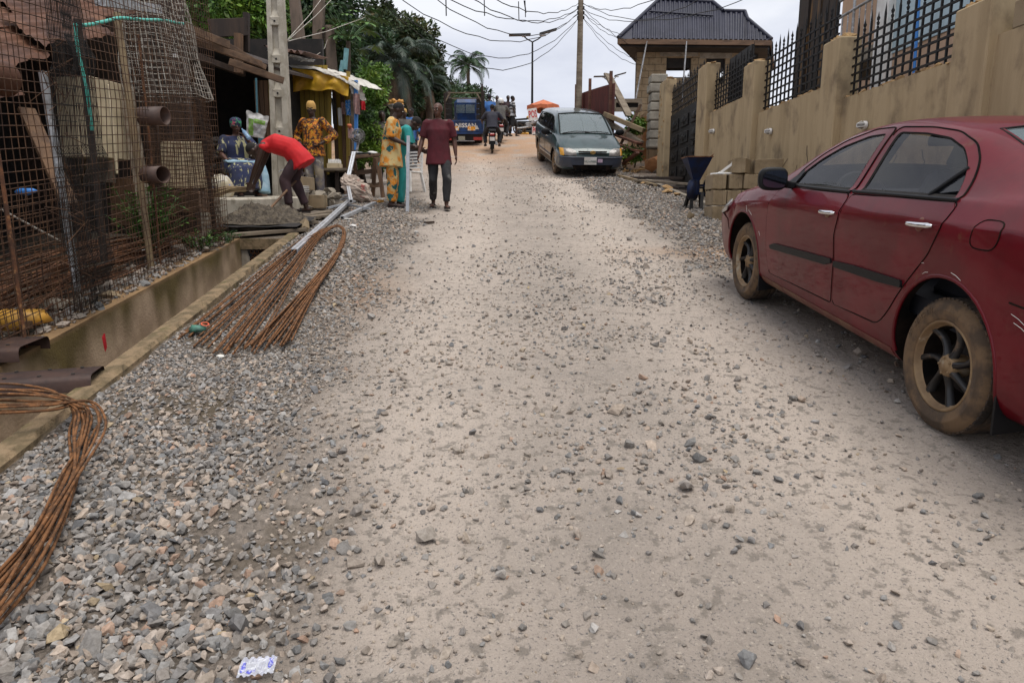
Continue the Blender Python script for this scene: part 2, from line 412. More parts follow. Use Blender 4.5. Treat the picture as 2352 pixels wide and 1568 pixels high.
rng = np.random.default_rng(3)
TPL = []
rnd = random.Random(5)
for k in range(14):
    q = MB(); q.hull((0, 0, 0), (1, rnd.uniform(.7, .95), rnd.uniform(.55, .82)), 12, rnd=rnd)
    tri = []
    for fc in q.f:
        for z in range(1, len(fc) - 1): tri.append((fc[0], fc[z], fc[z + 1]))
    TPL.append((np.array(q.v), np.array(tri)))
PAL = 1.02 * np.array([(.29, .28, .27), (.21, .215, .22), (.36, .31, .27), (.43, .355, .295), (.25, .235, .225), (.15, .155, .165), (.37, .365, .36), (.38, .255, .19), (.42, .33, .21), (.30, .27, .24)])
PW = np.array([.20, .14, .16, .12, .14, .10, .09, .035, .012, .04]); PW = PW / PW.sum()
def stones(name, x, y, size, sink=.25, dusty=None, dz=None, pal=PW):
    n = len(x); VV, FF, CC = [], [], []; base = 0
    ti = rng.integers(0, len(TPL), n); cidx = rng.choice(len(PAL), n, p=pal)
    cc = PAL[cidx] * rng.uniform(.62, 1.2, (n, 1))
    if dusty is not None: cc = cc * (1 - dusty[:, None]) + np.array([.42, .355, .29]) * dusty[:, None]
    z = gz(x, y) + (0 if dz is None else dz)
    for k, (tv, tf) in enumerate(TPL):
        ii = np.where(ti == k)[0]; m = len(ii)
        if not m: continue
        a = rng.uniform(0, 2 * PI, m); tx = rng.normal(0, .28, m); ty = rng.normal(0, .28, m)
        s = size[ii][:, None] * rng.uniform(.85, 1.15, (m, 3))
        p = tv[None] * s[:, None, :]
        ca, sa = np.cos(a)[:, None], np.sin(a)[:, None]
        X = p[..., 0] * ca - p[..., 1] * sa; Y = p[..., 0] * sa + p[..., 1] * ca
        Z = p[..., 2] + X * tx[:, None] + Y * (ty + SL)[:, None]
        hz = tv[:, 2].max() * s[:, 2]
        o = np.stack([X + x[ii][:, None], Y + y[ii][:, None], Z + (z[ii] + hz * (1 - 2 * sink))[:, None]], -1)
        VV.append(o.reshape(-1, 3)); FF.append((tf[None] + (np.arange(m) * len(tv))[:, None, None] + base).reshape(-1, 3)); base += m * len(tv)
        CC.append(np.repeat(np.concatenate([cc[ii], np.ones((m, 1))], 1), len(tv), 0))
    VV = np.concatenate(VV); FF = np.concatenate(FF); CC = np.concatenate(CC)
    me = bpy.data.meshes.new(name); me.vertices.add(len(VV)); me.vertices.foreach_set('co', VV.ravel())
    me.loops.add(FF.size); me.loops.foreach_set('vertex_index', FF.ravel().astype(np.int32))
    me.polygons.add(len(FF)); me.polygons.foreach_set('loop_start', np.arange(0, FF.size, 3, dtype=np.int32)); me.update(calc_edges=True)
    me.polygons.foreach_set('use_smooth', np.zeros(len(FF), bool))
    at = me.color_attributes.new('tone', 'FLOAT_COLOR', 'POINT'); at.data.foreach_set('color', CC.ravel())
    me.materials.append(M['stone']); return link(name, me)
pm('stone', (1.0, .985, .96), (.74, .72, .69), 70, .88, bump=.004, bscale=90, attr='tone', spec=.35)
def scatter(n, x0, x1, y0, y1, dens):
    x = rng.uniform(x0, x1, n); y = rng.uniform(y0, y1, n); k = rng.uniform(0, 1, n) < dens(x, y); return x[k], y[k]
def inroad(x, y): return (x > np.array(-1.80 - .105 * y) + .02) & (x < 3.9)
def car_clear(x, y): return 1.0
xs, yy, ss, dd = [], [], [], []
def addst(x, y, s, d): xs.append(x); yy.append(y); ss.append(s); dd.append(d)
def d_left(x, y): return gravel_mask(x, y) ** 1.5 * inroad(x, y) * (x < 1.0)
x, y = scatter(40000, -2.6, .6, 1.1, 5.2, lambda x, y: d_left(x, y) * (1 - .55 * sm(.55, .7, fbm(x, y, 1.7, 41)))); big = 1 - .35 * sm(2.0, 4.5, y) + .15 * (fbm(x, y, .9, 77) - .5)
addst(x, y, rng.lognormal(0, .32, len(x)) *  .0150 * big, rng.uniform(0, .25, len(x)))
x, y = scatter(34000, -3.6, .2, 5.2, 14, d_left)
addst(x, y, rng.lognormal(0, .35, len(x)) * .0150, rng.uniform(0, .4, len(x)))
def d_tr(x, y): return inroad(x, y) * (.12 + .88 * np.exp(-np.maximum(x + .5 + .08 * y, 0) / .55)) * (.35 + .9 * fbm(x, y, 1.4, 51))
x, y = scatter(20000, -1.6, 3.8, 1.1, 6, d_tr); addst(x, y, rng.lognormal(-.2, .5, len(x)) * .0085, rng.uniform(.2, .9, len(x)))
def d_mid(x, y): return inroad(x, y) * np.clip(.12 + 1.1 * np.exp(-((x - .55 - .03 * y) / .75) ** 2) * sm(.4, .62, fbm(x, y, .9, 61)) + .25 * sm(.5, .7, fbm(x, y, 1.1, 63)), 0, 1)
x, y = scatter(24000, -2, 3.8, 1.1, 8, d_mid); addst(x, y, rng.lognormal(-.05, .5, len(x)) * .0095, rng.uniform(0, .3, len(x)))
x, y = scatter(14000, -2.5, 3.6, 6, 24, d_mid); addst(x, y, rng.lognormal(0, .4, len(x)) * .013, rng.uniform(0, .5, len(x)))
def d_right(x, y): return gravel_mask(x, y) * (x > 1) * (x < 3.5)
x, y = scatter(16000, 1.2, 3.5, 6, 15, d_right); addst(x, y, rng.lognormal(0, .35, len(x)) * .0165, rng.uniform(0, .35, len(x)))
x, y = scatter(9000, 1.0, 3.5, 15, 25, d_right); addst(x, y, rng.lognormal(0, .35, len(x)) * .022, rng.uniform(0, .35, len(x)))
xs = np.concatenate(xs); yy = np.concatenate(yy); ss = np.concatenate(ss); dd = np.concatenate(dd)
o = stones('gravel', xs, yy, ss, .13, dd)
tag(o, 'grey and pinkish crushed stone chips strewn over the road and banked beside the kerb', 'gravel', kind='stuff')
pos = []
for (u, v) in [(1180, 1013), (1068, 1128), (1288, 1154), (1150, 1166), (1240, 1164), (1469, 1178), (1104, 1246), (1490, 1268), (1300, 1424), (1365, 1438), (1425, 1120), (1630, 1472), (2140, 1480), (2060, 1440), (2280, 1336), (1330, 1500), (1210, 1250), (980, 1270), (1740, 1160), (1630, 1040), (1020, 1166), (870, 1395), (780, 1510), (1900, 1420), (1560, 1360), (1440, 1368), (1200, 1435), (2250, 1225), (1830, 1100), (1400, 1308), (700, 1430), (1700, 1560), (1760, 1390), (2170, 1310)]:
    pos.append(GND(u, v))
PW2 = np.array([.25, .25, .08, .05, .15, .15, .02, .03, .01, .01]); PW2 /= PW2.sum()
for i, p in enumerate(pos):
    o = stones('stone', np.array([p.x]), np.array([p.y]), np.array([rnd.uniform(.011, .020)]), .15, np.array([rnd.uniform(0, .3)]), pal=PW2)
    tag(o, 'thumb sized grey stone chip lying loose on the dusty roadway', 'stone', 'loose stone chips on the dusty roadway')
pm('red_paint', (.125, .002, .008), (.09, .002, .006), 3, .45, .0, coat=.38, c3=(.12, .04, .022), s3=9, lo3=.62, hi3=.82, bump=.0006, bscale=14, spec=.15)
pm('dusty_red', (.13, .03, .022), (.17, .085, .045), 7, .6, coat=.1)
pm('teal_paint', (.017, .046, .047), (.012, .034, .035), 3, .3, .2, coat=.7, c3=(.03, .055, .055), s3=4)
pm('slate_plastic', (.036, .046, .072), (.03, .037, .055), 4, .5, coat=.1, c3=(.07, .06, .05), s3=6, lo3=.6, hi3=.75)
pm('tyre_dusty', (.17, .105, .055), (.075, .05, .032), 9, .9, bump=.002, bscale=80, c3=(.03, .025, .02), s3=5, lo3=.58, hi3=.72)
pm('tread', (.03, .024, .02), (.10, .065, .04), 12, .9)
pm('rim_gold', (.30, .20, .105), (.2, .125, .065), 8, .6, .3, c3=(.4, .33, .24), s3=14)
pm('spoke_black', (.012, .011, .011), (.10, .065, .04), 16, .4, lo=.56, hi=.7)
pm('interior', (.03, .031, .038), rough=.85, spec=.2)
pm('liner', (.004, .0035, .0035), (.016, .011, .008), 6, .95, spec=.1)
pm('tint_glass', (.012, .013, .016), rough=.015, alpha=.5, spec=.8, coat=.25)
pm('clear_glass', (.24, .29, .30), rough=.03, alpha=.6, spec=.9, coat=.5)
pm('lens_clear', (.26, .24, .22), (.15, .135, .12), 8, .2, coat=.3)
pm('lens_amber', (.62, .30, .03), rough=.2, coat=.5)
pm('lens_red', (.35, .02, .02), rough=.2, coat=.5)
def cspl(u, xs, ys_):                              # monotone cubic interpolation
    i = int(np.clip(np.searchsorted(xs, u) - 1, 0, len(xs) - 2)); n = len(xs)
    d = lambda k: (ys_[k + 1] - ys_[k]) / (xs[k + 1] - xs[k])
    def mt(k):
        if k == 0: return d(0)
        if k == n - 1: return d(n - 2)
        a, b_ = d(k - 1), d(k)
        return 0. if a * b_ <= 0 else 2 * a * b_ / (a + b_)
    h_ = xs[i + 1] - xs[i]; t_ = np.clip((u - xs[i]) / h_, 0, 1); m0, m1 = mt(i) * h_, mt(i + 1) * h_
    return (2 * t_**3 - 3 * t_**2 + 1) * ys_[i] + (t_**3 - 2 * t_**2 + t_) * m0 + (-2 * t_**3 + 3 * t_**2) * ys_[i + 1] + (t_**3 - t_**2) * m1
class Shell:
    def __init__(s, us, tab, y0, sharp=()):        # tab: rows of (w, z) lists per control line
        s.us = np.array(us, float); s.tab = tab; s.y0 = y0; s.sharp = sharp
    def ctrl(s, u): return [(cspl(u, s.us, w_), cspl(u, s.us, z_)) for w_, z_ in s.tab]
    def section(s, u, k=6):
        p = [Vector(q) for q in s.ctrl(u)]; p = [Vector((0, p[0][1]))] + p; o = []
        for i in range(len(p) - 1):
            a, b_ = p[i], p[i + 1]; pa = p[i - 1] if i > 0 else Vector((-b_.x, b_.y)); pb = p[i + 2] if i + 2 < len(p) else Vector((-a.x, a.y))
            ta = (b_ - pa) * .5; tb = (pb - a) * .5; L_ = (b_ - a).length
            if i in s.sharp: ta = (b_ - a)
            if i + 1 in s.sharp: tb = (b_ - a)
            if ta.length > 1e-6: ta = ta.normalized() * min(ta.length, L_ * 1.1)
            if tb.length > 1e-6: tb = tb.normalized() * min(tb.length, L_ * 1.1)
            for j in range(k):
                t_ = j / k
                o.append((2 * t_**3 - 3 * t_**2 + 1) * a + (t_**3 - 2 * t_**2 + t_) * ta + (-2 * t_**3 + 3 * t_**2) * b_ + (t_**3 - t_**2) * tb)
        o.append(p[-1]); return o
    def w(s, u, z):                                # half width at height z
        q = s.section(u); q = q[6:6 * 7 + 4]
        zz = np.array([p.y for p in q]); ww = np.array([p.x for p in q]); zz = np.maximum.accumulate(zz + np.arange(len(zz)) * 1e-7)
        return float(np.interp(z, zz, ww))
    def top(s, u, x):
        q = s.section(u)[6 * 5:]; ww = np.array([p.x for p in q])[::-1]; zz = np.array([p.y for p in q])[::-1]
        return float(np.interp(abs(x), ww, zz))
    def pt(s, sd, u, z, off=0): return Vector((sd * (s.w(u, z) + off), s.y0 - u, z))
    def loft(s, ulist, dent=None):
        mb = MB(); R_ = []
        for u in ulist:
            q = s.section(u); ring = [Vector((-p.x, s.y0 - u, p.y)) for p in q] + [Vector((p.x, s.y0 - u, p.y)) for p in reversed(q[1:-1])]
            if dent: ring = [dent(p, u) for p in ring]
            R_.append(ring)
        n = len(R_[0]); vs = [p for r in R_ for p in r]
        fs = [(i * n + j, i * n + (j + 1) % n, (i + 1) * n + (j + 1) % n, (i + 1) * n + j) for i in range(len(R_) - 1) for j in range(n)]
        mb.add(vs, fs, 0, True); mb.add(R_[0], [tuple(range(n))], 0); mb.add(R_[-1], [tuple(reversed(range(n)))], 0)
        bm = bmesh.new(); me = mb.mesh('l', []); bm.from_mesh(me); bmesh.ops.remove_doubles(bm, verts=bm.verts, dist=1e-4); bmesh.ops.recalc_face_normals(bm, faces=bm.faces); bm.to_mesh(me); bm.free()
        return me
    def rows(s, poly, n):                          # structured fill of a polygon given as (u, z) corners
        zs = [p[1] for p in poly]; z0, z1 = min(zs) + 1e-4, max(zs) - 1e-4; out_ = []
        for k in range(n + 1):
            z = z0 + (z1 - z0) * k / n; xs_ = []
            for i in range(len(poly)):
                a, b_ = poly[i], poly[(i + 1) % len(poly)]
                if (a[1] - z) * (b_[1] - z) <= 0 and abs(a[1] - b_[1]) > 1e-9: xs_.append(a[0] + (b_[0] - a[0]) * (z - a[1]) / (b_[1] - a[1]))
            out_.append((z, min(xs_), max(xs_)))
        return out_
    def patch(s, mb, sd, poly, off, n=14, m=14, mi=0, rim=.008):
        rw = s.rows(poly, n); vs = []
        for z, a, b_ in rw:
            for j in range(m + 1): u = a + (b_ - a) * j / m; vs.append(s.pt(sd, u, z, off))
        fs = [(i * (m + 1) + j, i * (m + 1) + j + 1, (i + 1) * (m + 1) + j + 1, (i + 1) * (m + 1) + j) for i in range(n) for j in range(m)]
        if sd < 0: fs = [tuple(reversed(f)) for f in fs]
        mb.add(vs, fs, mi, True)
        if rim:
            bd = [i for i in range(m)] + [i * (m + 1) + m for i in range(n)] + [n * (m + 1) + m - i for i in range(m)] + [(n - i) * (m + 1) for i in range(n)]
            lo = [vs[i] + Vector((-sd * rim, 0, 0)) for i in bd]; k = len(bd)
            mb.add([vs[i] for i in bd] + lo, [(i, (i + 1) % k, k + (i + 1) % k, k + i) for i in range(k)], mi)
        return mb
    def line(s, mb, sd, pts, r, off, n=5, step=.05, mi=0):
        o = []
        for (u0, z0), (u1, z1) in zip(pts[:-1], pts[1:]):
            k = max(1, int(math.hypot(u1 - u0, z1 - z0) / step))
            for j in range(k): t_ = j / k; o.append(s.pt(sd, u0 + (u1 - u0) * t_, z0 + (z1 - z0) * t_, off))
        o.append(s.pt(sd, *pts[-1], off)); return mb.tube(o, r, n, mi)
    def band(s, mb, sd, A, B, off, n=60, mi=0, offB=None):
        def res(poly):
            P_ = poly + [poly[0]]; d_ = [0]
            for a, b_ in zip(P_[:-1], P_[1:]): d_.append(d_[-1] + math.hypot(b_[0] - a[0], b_[1] - a[1]))
            o = []
            for k in range(n):
                t_ = d_[-1] * k / n; i = max(j for j in range(len(d_)) if d_[j] <= t_ + 1e-9); i = min(i, len(P_) - 2)
                f_ = (t_ - d_[i]) / max(d_[i + 1] - d_[i], 1e-9); o.append((P_[i][0] + (P_[i + 1][0] - P_[i][0]) * f_, P_[i][1] + (P_[i + 1][1] - P_[i][1]) * f_))
            return o
        a, b_ = res(A), res(B); v = [s.pt(sd, *p, off) for p in a] + [s.pt(sd, *p, off if offB is None else offB) for p in b_]
        return mb.add(v, [(i, (i + 1) % n, n + (i + 1) % n, n + i) for i in range(n)], mi, True)
def rounded(poly, r=.04, k=4):
    o = []; n = len(poly)
    for i in range(n):
        a, b_, c_ = [Vector(poly[j % n]) for j in (i - 1, i, i + 1)]
        p = b_ + (a - b_).normalized() * min(r, (a - b_).length * .45); q = b_ + (c_ - b_).normalized() * min(r, (c_ - b_).length * .45)
        for j in range(k + 1): t_ = j / k; o.append(tuple((1 - t_)**2 * p + 2 * t_ * (1 - t_) * b_ + t_ * t_ * q))
    return o
def shrink(poly, d):
    n = len(poly); ar = sum(poly[i][0] * poly[(i + 1) % n][1] - poly[(i + 1) % n][0] * poly[i][1] for i in range(n)); sg = 1 if ar > 0 else -1; o = []
    for i in range(n):
        a, b_, c_ = [Vector(poly[j % n]) for j in (i - 1, i, i + 1)]
        e1 = (b_ - a); e2 = (c_ - b_)
        if e1.length < 1e-9: e1 = e2
        if e2.length < 1e-9: e2 = e1
        n1 = Vector((-e1.y, e1.x)).normalized() * sg; n2 = Vector((-e2.y, e2.x)).normalized() * sg; nn = (n1 + n2)
        nn = nn.normalized() if nn.length > 1e-6 else n1
        o.append(tuple(b_ + nn * d / max(nn.dot(n1), .5)))
    return o
def cutbody(shell_me, cutters, mats, wheels=(), wr=.36):
    """cut the openings, keep the loft's own normals on the outer skin, mark inner faces with slot 1"""
    bm = bmesh.new(); bm.from_mesh(shell_me); bvh = BVHTree.FromBMesh(bm); bm.faces.ensure_lookup_table(); bm.normal_update()
    fv = [[(v.co.copy(), v.normal.copy()) for v in f.verts] for f in bm.faces]
    o = bpy.data.objects.new('tmpb', shell_me); col.objects.link(o); cs = []
    for cm in cutters:
        c_ = bpy.data.objects.new('tmpc', cm); col.objects.link(c_); cs.append(c_)
        m = o.modifiers.new('b', 'BOOLEAN'); m.operation = 'DIFFERENCE'; m.object = c_; m.solver = 'EXACT'
    dg = bpy.context.evaluated_depsgraph_get(); me = bpy.data.meshes.new_from_object(o.evaluated_get(dg), depsgraph=dg)
    for c_ in cs: bpy.data.objects.remove(c_)
    bpy.data.objects.remove(o)
    me.materials.clear()
    for m in mats: me.materials.append(m)
    ln = [None] * len(me.loops); mi = []
    for p in me.polygons:
        loc, nr, idx, dist = bvh.find_nearest(p.center); outer = dist < .004 and p.normal.dot(nr) > .6
        mi.append(0 if outer else 1)
        for li in p.loop_indices:
            if outer:
                v = me.vertices[me.loops[li].vertex_index].co; l2, n2, i2, d2 = bvh.find_nearest(v); acc = Vector((0, 0, 0))
                for c0, nn in fv[i2]: acc += nn / max((c0 - v).length, 1e-4)
                acc.normalize(); ln[li] = acc if acc.dot(p.normal) > .3 else p.normal.copy()
            else: ln[li] = p.normal.copy()
    me.polygons.foreach_set('material_index', mi); me.polygons.foreach_set('use_smooth', [True] * len(mi))
    me.normals_split_custom_set(ln); bm.free(); return me
def cutter(mb):
    bm = bmesh.new(); me = mb.mesh('c', []); bm.from_mesh(me); bmesh.ops.remove_doubles(bm, verts=bm.verts, dist=1e-5); bmesh.ops.recalc_face_normals(bm, faces=bm.faces); bm.to_mesh(me); bm.free(); return me
def wheel(parent, x, y, z, sd, R_=.31, rimR=.205, W_=.205, spokes=7, mats=('tyre_dusty', 'tread', 'rim_gold', 'spoke_black'), text=None, detail=True):
    """wheel > tyre, rim, spoke ...; sd -1 faces the vehicle's left"""
    ax = (sd, 0, 0); c_ = (x, y, z)
    t_ = MB(); n = 96 if detail else 32; s_ = R_ - rimR
    side = [(rimR + .002, -.028), (rimR + .004, -.004), (rimR + s_ * .15, .004), (rimR + s_ * .45, .010), (rimR + s_ * .5, .0115), (rimR + s_ * .54, .009), (rimR + s_ * .75, .004), (rimR + s_ * .9, -.012), (R_ - .006, -.022)]
    t_.lathe(side, c_, ax, n, 0)
    tr = [(R_ - .006, -.022), (R_, -.034), (R_, -.055), (R_ - .008, -.058), (R_ - .008, -.065), (R_, -.068), (R_, -W_ / 2 - .006), (R_ - .008, -W_ / 2 - .003), (R_ - .008, -W_ / 2 + .003), (R_, -W_ / 2 + .006), (R_, -W_ + .068), (R_ - .008, -W_ + .065), (R_ - .008, -W_ + .058), (R_, -W_ + .055), (R_, -W_ + .034), (R_ - .01, -W_ + .018), (rimR + .02, -W_ + .0), (rimR, -W_ + .01)]
    t_.lathe(tr, c_, ax, n, 1, smooth=False)
    if detail:
        for k in range(64):
            a = 2 * PI * k / 64; d = Vector((0, math.cos(a), math.sin(a)))
            Mx = Matrix(((sd, 0, 0), (0, d.y, -d.z), (0, d.z, d.y))).to_3x3()
            t_.box(Vector(c_) + d * (R_ - .0102) + Vector((sd * -.036, 0, 0)), (.034, .022, .019), 1, Mx)
    ty = t_.build('tyre', [M[mats[0]], M[mats[1]]], parent, world=False)
    rm_ = MB(); rm_.lathe([(rimR + .004, -.026), (rimR + .006, -.004), (rimR - .002, .001), (rimR - .008, -.003), (rimR - .012, -.02), (rimR - .022, -.03)], c_, ax, 64 if detail else 24); rm_.lathe([(rimR - .022, -.03), (rimR - .028, -.07), (rimR - .036, -.15), (rimR - .05, -.17), (.05, -.17)], c_, ax, 64 if detail else 24, 1)
    rim = rm_.build('rim', [M[mats[2]], M['liner']], parent, world=False)
    hb = MB(); hb.lathe([(.0, -.012), (.022, -.012), (.027, -.018), (.03, -.02), (.045, -.021), (.052, -.03), (.055, -.06), (.05, -.12)], c_, ax, 24)
    for k in range(5):
        a = 2 * PI * k / 5; p = Vector(c_) + Vector((sd * -.020, math.cos(a) * .039, math.sin(a) * .039)); hb.lathe([(0, .006), (.006, .006), (.007, 0), (.007, -.01)], p, ax, 8)
    hb.build('hub_cap', M['rim_gold'] if detail else M[mats[2]], rim, world=False)
    dk = MB(); dk.lathe([(.03, -.11), (.125, -.112), (.13, -.12), (.13, -.15)], c_, ax, 32); dk.build('brake_drum', M['black_and_shade'], rim, world=False)
    for k in range(spokes):
        a = 2 * PI * (k + .12) / spokes; sp_ = MB(); prev = None; pts = []
        for j in range(7):
            r = .046 + (rimR - .018 - .046) * j / 6; aa = a + .22 * (j / 6) ** 2 * -1
            wd = .036 - .010 * math.sin(PI * min(j / 6 * 1.2, 1)); pts.append((r, aa, wd, -.022 - .012 * math.sin(PI * j / 6) ))
        vs = []
        for r, aa, wd, h_ in pts:
            d = Vector((0, math.cos(aa), math.sin(aa))); tn = Vector((0, -math.sin(aa), math.cos(aa)))
            for s2, hh in ((-1, h_ - .03), (-.75, h_ - .004), (0, h_), (.75, h_ - .004), (1, h_ - .03)): vs.append(Vector(c_) + d * r + tn * s2 * wd / 2 + Vector((sd * hh, 0, 0)))
        fs = [(i * 5 + j, i * 5 + j + 1, (i + 1) * 5 + j + 1, (i + 1) * 5 + j) for i in range(6) for j in range(4)]
        sp_.add(vs, fs, 0, True); sp_.build('spoke', M[mats[3]], rim, world=False)
    if text:
        lt = MB()
        for k, ch in enumerate(text):
            q = text_mb(ch, .034, .003); a = R(62) - k * .105
            rr = rimR + s_ * .5
            for i, p in enumerate(q.v):
                al = a - p[0] / rr; r = rr + p[1]; q.v[i] = Vector(c_) + Vector((sd * (.0115 + p[2]), math.cos(al) * r * 1, math.sin(al) * r))
            lt.add(q.v, q.f)
        lt.build('lettering', M['tyre_dusty'], ty, world=False)

def pose(loc, yaw, pitch): return (pitch, 0, yaw)
US = [0, .06, .18, .45, .88, 1.15, 1.35, 1.65, 2.0, 2.5, 3.0, 3.35, 3.65, 3.9, 4.2, 4.42, 4.5, 4.53]
TAB = [
 ([.42, .58, .66, .70, .72, .72, .72, .72, .72, .72, .72, .72, .72, .72, .70, .66, .60, .46], [.32, .25, .21, .2, .2, .2, .2, .2, .2, .2, .2, .2, .2, .21, .24, .27, .30, .36]),
 ([.46, .65, .75, .80, .815, .81, .808, .808, .808, .808, .81, .815, .82, .81, .775, .70, .62, .48], [.38, .33, .31, .29, .28, .28, .28, .28, .28, .28, .28, .28, .29, .31, .34, .38, .41, .44]),
 ([.50, .69, .79, .83, .845, .842, .84, .84, .84, .84, .842, .845, .845, .835, .80, .73, .65, .52], [.44, .46, .48, .50, .51, .51, .51, .52, .53, .54, .55, .55, .56, .56, .56, .57, .58, .58]),
 ([.52, .70, .80, .84, .853, .852, .852, .852, .852, .852, .853, .855, .852, .84, .805, .74, .66, .54], [.52, .57, .63, .71, .775, .805, .825, .845, .865, .89, .92, .94, .955, .965, .955, .91, .86, .80]),
 ([.50, .66, .74, .775, .79, .795, .80, .80, .80, .80, .80, .798, .79, .775, .74, .69, .62, .50], [.57, .65, .72, .80, .875, .91, .93, .95, .975, .998, 1.02, 1.038, 1.045, 1.045, 1.03, .98, .92, .86]),
 ([.45, .59, .67, .70, .715, .73, .772, .772, .772, .772, .772, .77, .755, .73, .70, .65, .58, .46], [.59, .675, .755, .84, .915, .95, .958, .975, .998, 1.02, 1.042, 1.06, 1.075, 1.08, 1.06, 1.005, .94, .88]),
 ([.36, .48, .54, .57, .59, .68, .665, .635, .605, .592, .592, .605, .64, .63, .60, .54, .48, .38], [.60, .69, .775, .865, .945, .98, 1.055, 1.185, 1.285, 1.345, 1.312, 1.225, 1.135, 1.105, 1.08, 1.02, .95, .885]),
 ([.2, .28, .32, .34, .36, .44, .44, .43, .42, .42, .42, .42, .42, .40, .38, .34, .3, .22], [.605, .70, .785, .88, .96, 1.0, 1.09, 1.24, 1.355, 1.398, 1.368, 1.285, 1.175, 1.125, 1.09, 1.025, .955, .888]),
 ([0.001] * 18, [.605, .705, .79, .885, .968, 1.01, 1.105, 1.26, 1.373, 1.412, 1.385, 1.30, 1.185, 1.13, 1.095, 1.03, .96, .89]),
]
def red_car():
    S = Shell(US, TAB, 3.48, sharp=(4, 6))
    car = thing('parked_car', 'dark red saloon with dented front wing and mud caked black spoke wheels', 'car', (2.76, 3.18, g(3.18) + .0), rot=(math.atan(SL), 0, R(1.5)))
    drng = random.Random(4); pits = [(drng.uniform(.18, .62), drng.uniform(.66, .88), drng.uniform(.03, .085), drng.uniform(.008, .022)) for i in range(16)]
    def dent(p, u):
        if p.x < -.55 and .05 < u < .85:
            d = 0
            for a, b_, r, h_ in pits: d += h_ * math.exp(-((u - a)**2 + (p.z - b_)**2) / (r * r))
            return p + Vector((d * .8, 0, -d * .35))
        return p
    ul = sorted(set([0, .015, .03, .06, .09, .12] + [round(.15 + .045 * k, 3) for k in range(97)] + [4.5, 4.515, 4.53])); ul = [u for u in ul if u <= 4.53]
    loft = S.loft(ul, dent)
    FG = [(1.58, .972), (2.385, 1.005), (2.385, 1.318), (2.20, 1.302), (1.95, 1.235), (1.76, 1.15), (1.62, 1.06)]
    RG = [(2.515, 1.01), (3.33, 1.052), (3.27, 1.13), (3.20, 1.20), (3.10, 1.262), (2.95, 1.305), (2.75, 1.325), (2.50, 1.328)]
    cut1 = MB()
    for sd in (-1, 1):
        for (u, r) in ((.88, .365), (3.48, .375)):
            cut1.lathe([(0, 0), (r, 0), (r, .36), (0, .36)], (sd * .56, 3.48 - u, .345), (sd, 0, 0), 48, smooth=False)
    ins = Shell(US, [([max(w_ - (.05 if i < 6 else .045), .001) for w_ in ws], [max(z_, .46) - (.03 if i > 5 else 0) for z_ in zs]) for i, (ws, zs) in enumerate(TAB)], 3.48)
    cut2 = ins.loft([1.36 + .06 * k for k in range(40)])
    cut3 = MB()
    for sd in (-1, 1):
        for poly in (FG, RG): cut3.prism([(sd * .5, 3.48 - u, z) for u, z in shrink(poly, -.004)], (sd * .5, 0, 0))
    cut4 = MB()
    for (b0, t0) in (((1.36, 1.075, .60), (1.93, 1.365, .50)), ((3.70, 1.165, .55), (3.12, 1.395, .46))):
        d = Vector((0, -(t0[0] - b0[0]), t0[1] - b0[1])); nrm = Vector((0, d.z, -d.y)); nrm = nrm.normalized() * (1 if nrm.z > 0 else -1)
        q = [Vector((-b0[2], 3.48 - b0[0], b0[1])), Vector((b0[2], 3.48 - b0[0], b0[1])), Vector((t0[2], 3.48 - t0[0], t0[1])), Vector((-t0[2], 3.48 - t0[0], t0[1]))]
        cut4.prism([p - nrm * .14 for p in q], nrm * .34)
    me = cutbody(loft, [cutter(cut1), cut2, cutter(cut3), cutter(cut4)], [M['red_paint'], M['liner']])
    body = link('body', me, car)
    fd = [(1.44, .33), (2.425, .345), (2.425, .60), (2.395, .75), (2.425, .86), (2.44, .985), (1.50, .95), (1.44, .93), (1.37, .82), (1.36, .69), (1.385, .5)]
    rd = [(2.445, .345), (2.93, .36), (2.985, .39), (3.05, .46), (3.12, .56), (3.19, .645), (3.315, .79), (3.39, .95), (3.395, 1.035), (2.46, .987), (2.445, .86), (2.415, .75), (2.445, .6)]
    sills = {}
    for sd in (-1, 1):
        for poly, G_, nm in ((fd, FG, 'front_door'), (rd, RG, 'rear_door')):
            mb = MB(); S.patch(mb, sd, rounded(poly, .03, 3), .003, 26, 22)
            d = mb.build(nm, M['red_paint'], car, world=False)
            sm_ = MB(); pp = rounded(poly, .03, 3); S.line(sm_, sd, pp + [pp[0]], .0032, .0005, 5, .04); sm_.build('door_seam', M['liner'], d, world=False)
            fr = MB()
            out = ([(1.505, .958), (2.44, .99), (2.44, 1.352), (2.20, 1.338), (1.93, 1.268), (1.73, 1.178), (1.57, 1.07)] if nm == 'front_door' else [(2.462, .992), (3.385, 1.04), (3.322, 1.138), (3.25, 1.214), (3.14, 1.284), (2.97, 1.333), (2.75, 1.352), (2.458, 1.352)])
            out = [out[0]] + rounded(out, .045, 4)[5:]; G_ = G_[:2] + rounded(G_, .03, 4)[10:]
            S.band(fr, sd, out, G_, .003, 110); fr.build('window_frame', M['red_paint'], d, world=False)
            sm2 = MB(); S.line(sm2, sd, out[1:], .005, .002, 5, .04); sm2.build('door_seam', M['liner'], d, world=False)
            gk = MB(); S.band(gk, sd, G_, shrink(G_, .010), .004, 110, offB=-.004); gk.build('window_seal', M['rubber'], d, world=False)
            gl = MB(); S.patch(gl, sd, shrink(G_, .006), -.006, 10, 14, rim=0); gl.build('window_glass', M['tint_glass'], d, world=False)
            z0, z1 = G_[0], G_[1]
            be = MB(); S.line(be, sd, [(z0[0] - .06, z0[1] - .008), (z1[0] + .045, z1[1] - .008)], .011, .002, 6, .06); be.build('belt_moulding', M['black_plastic'], d, world=False)
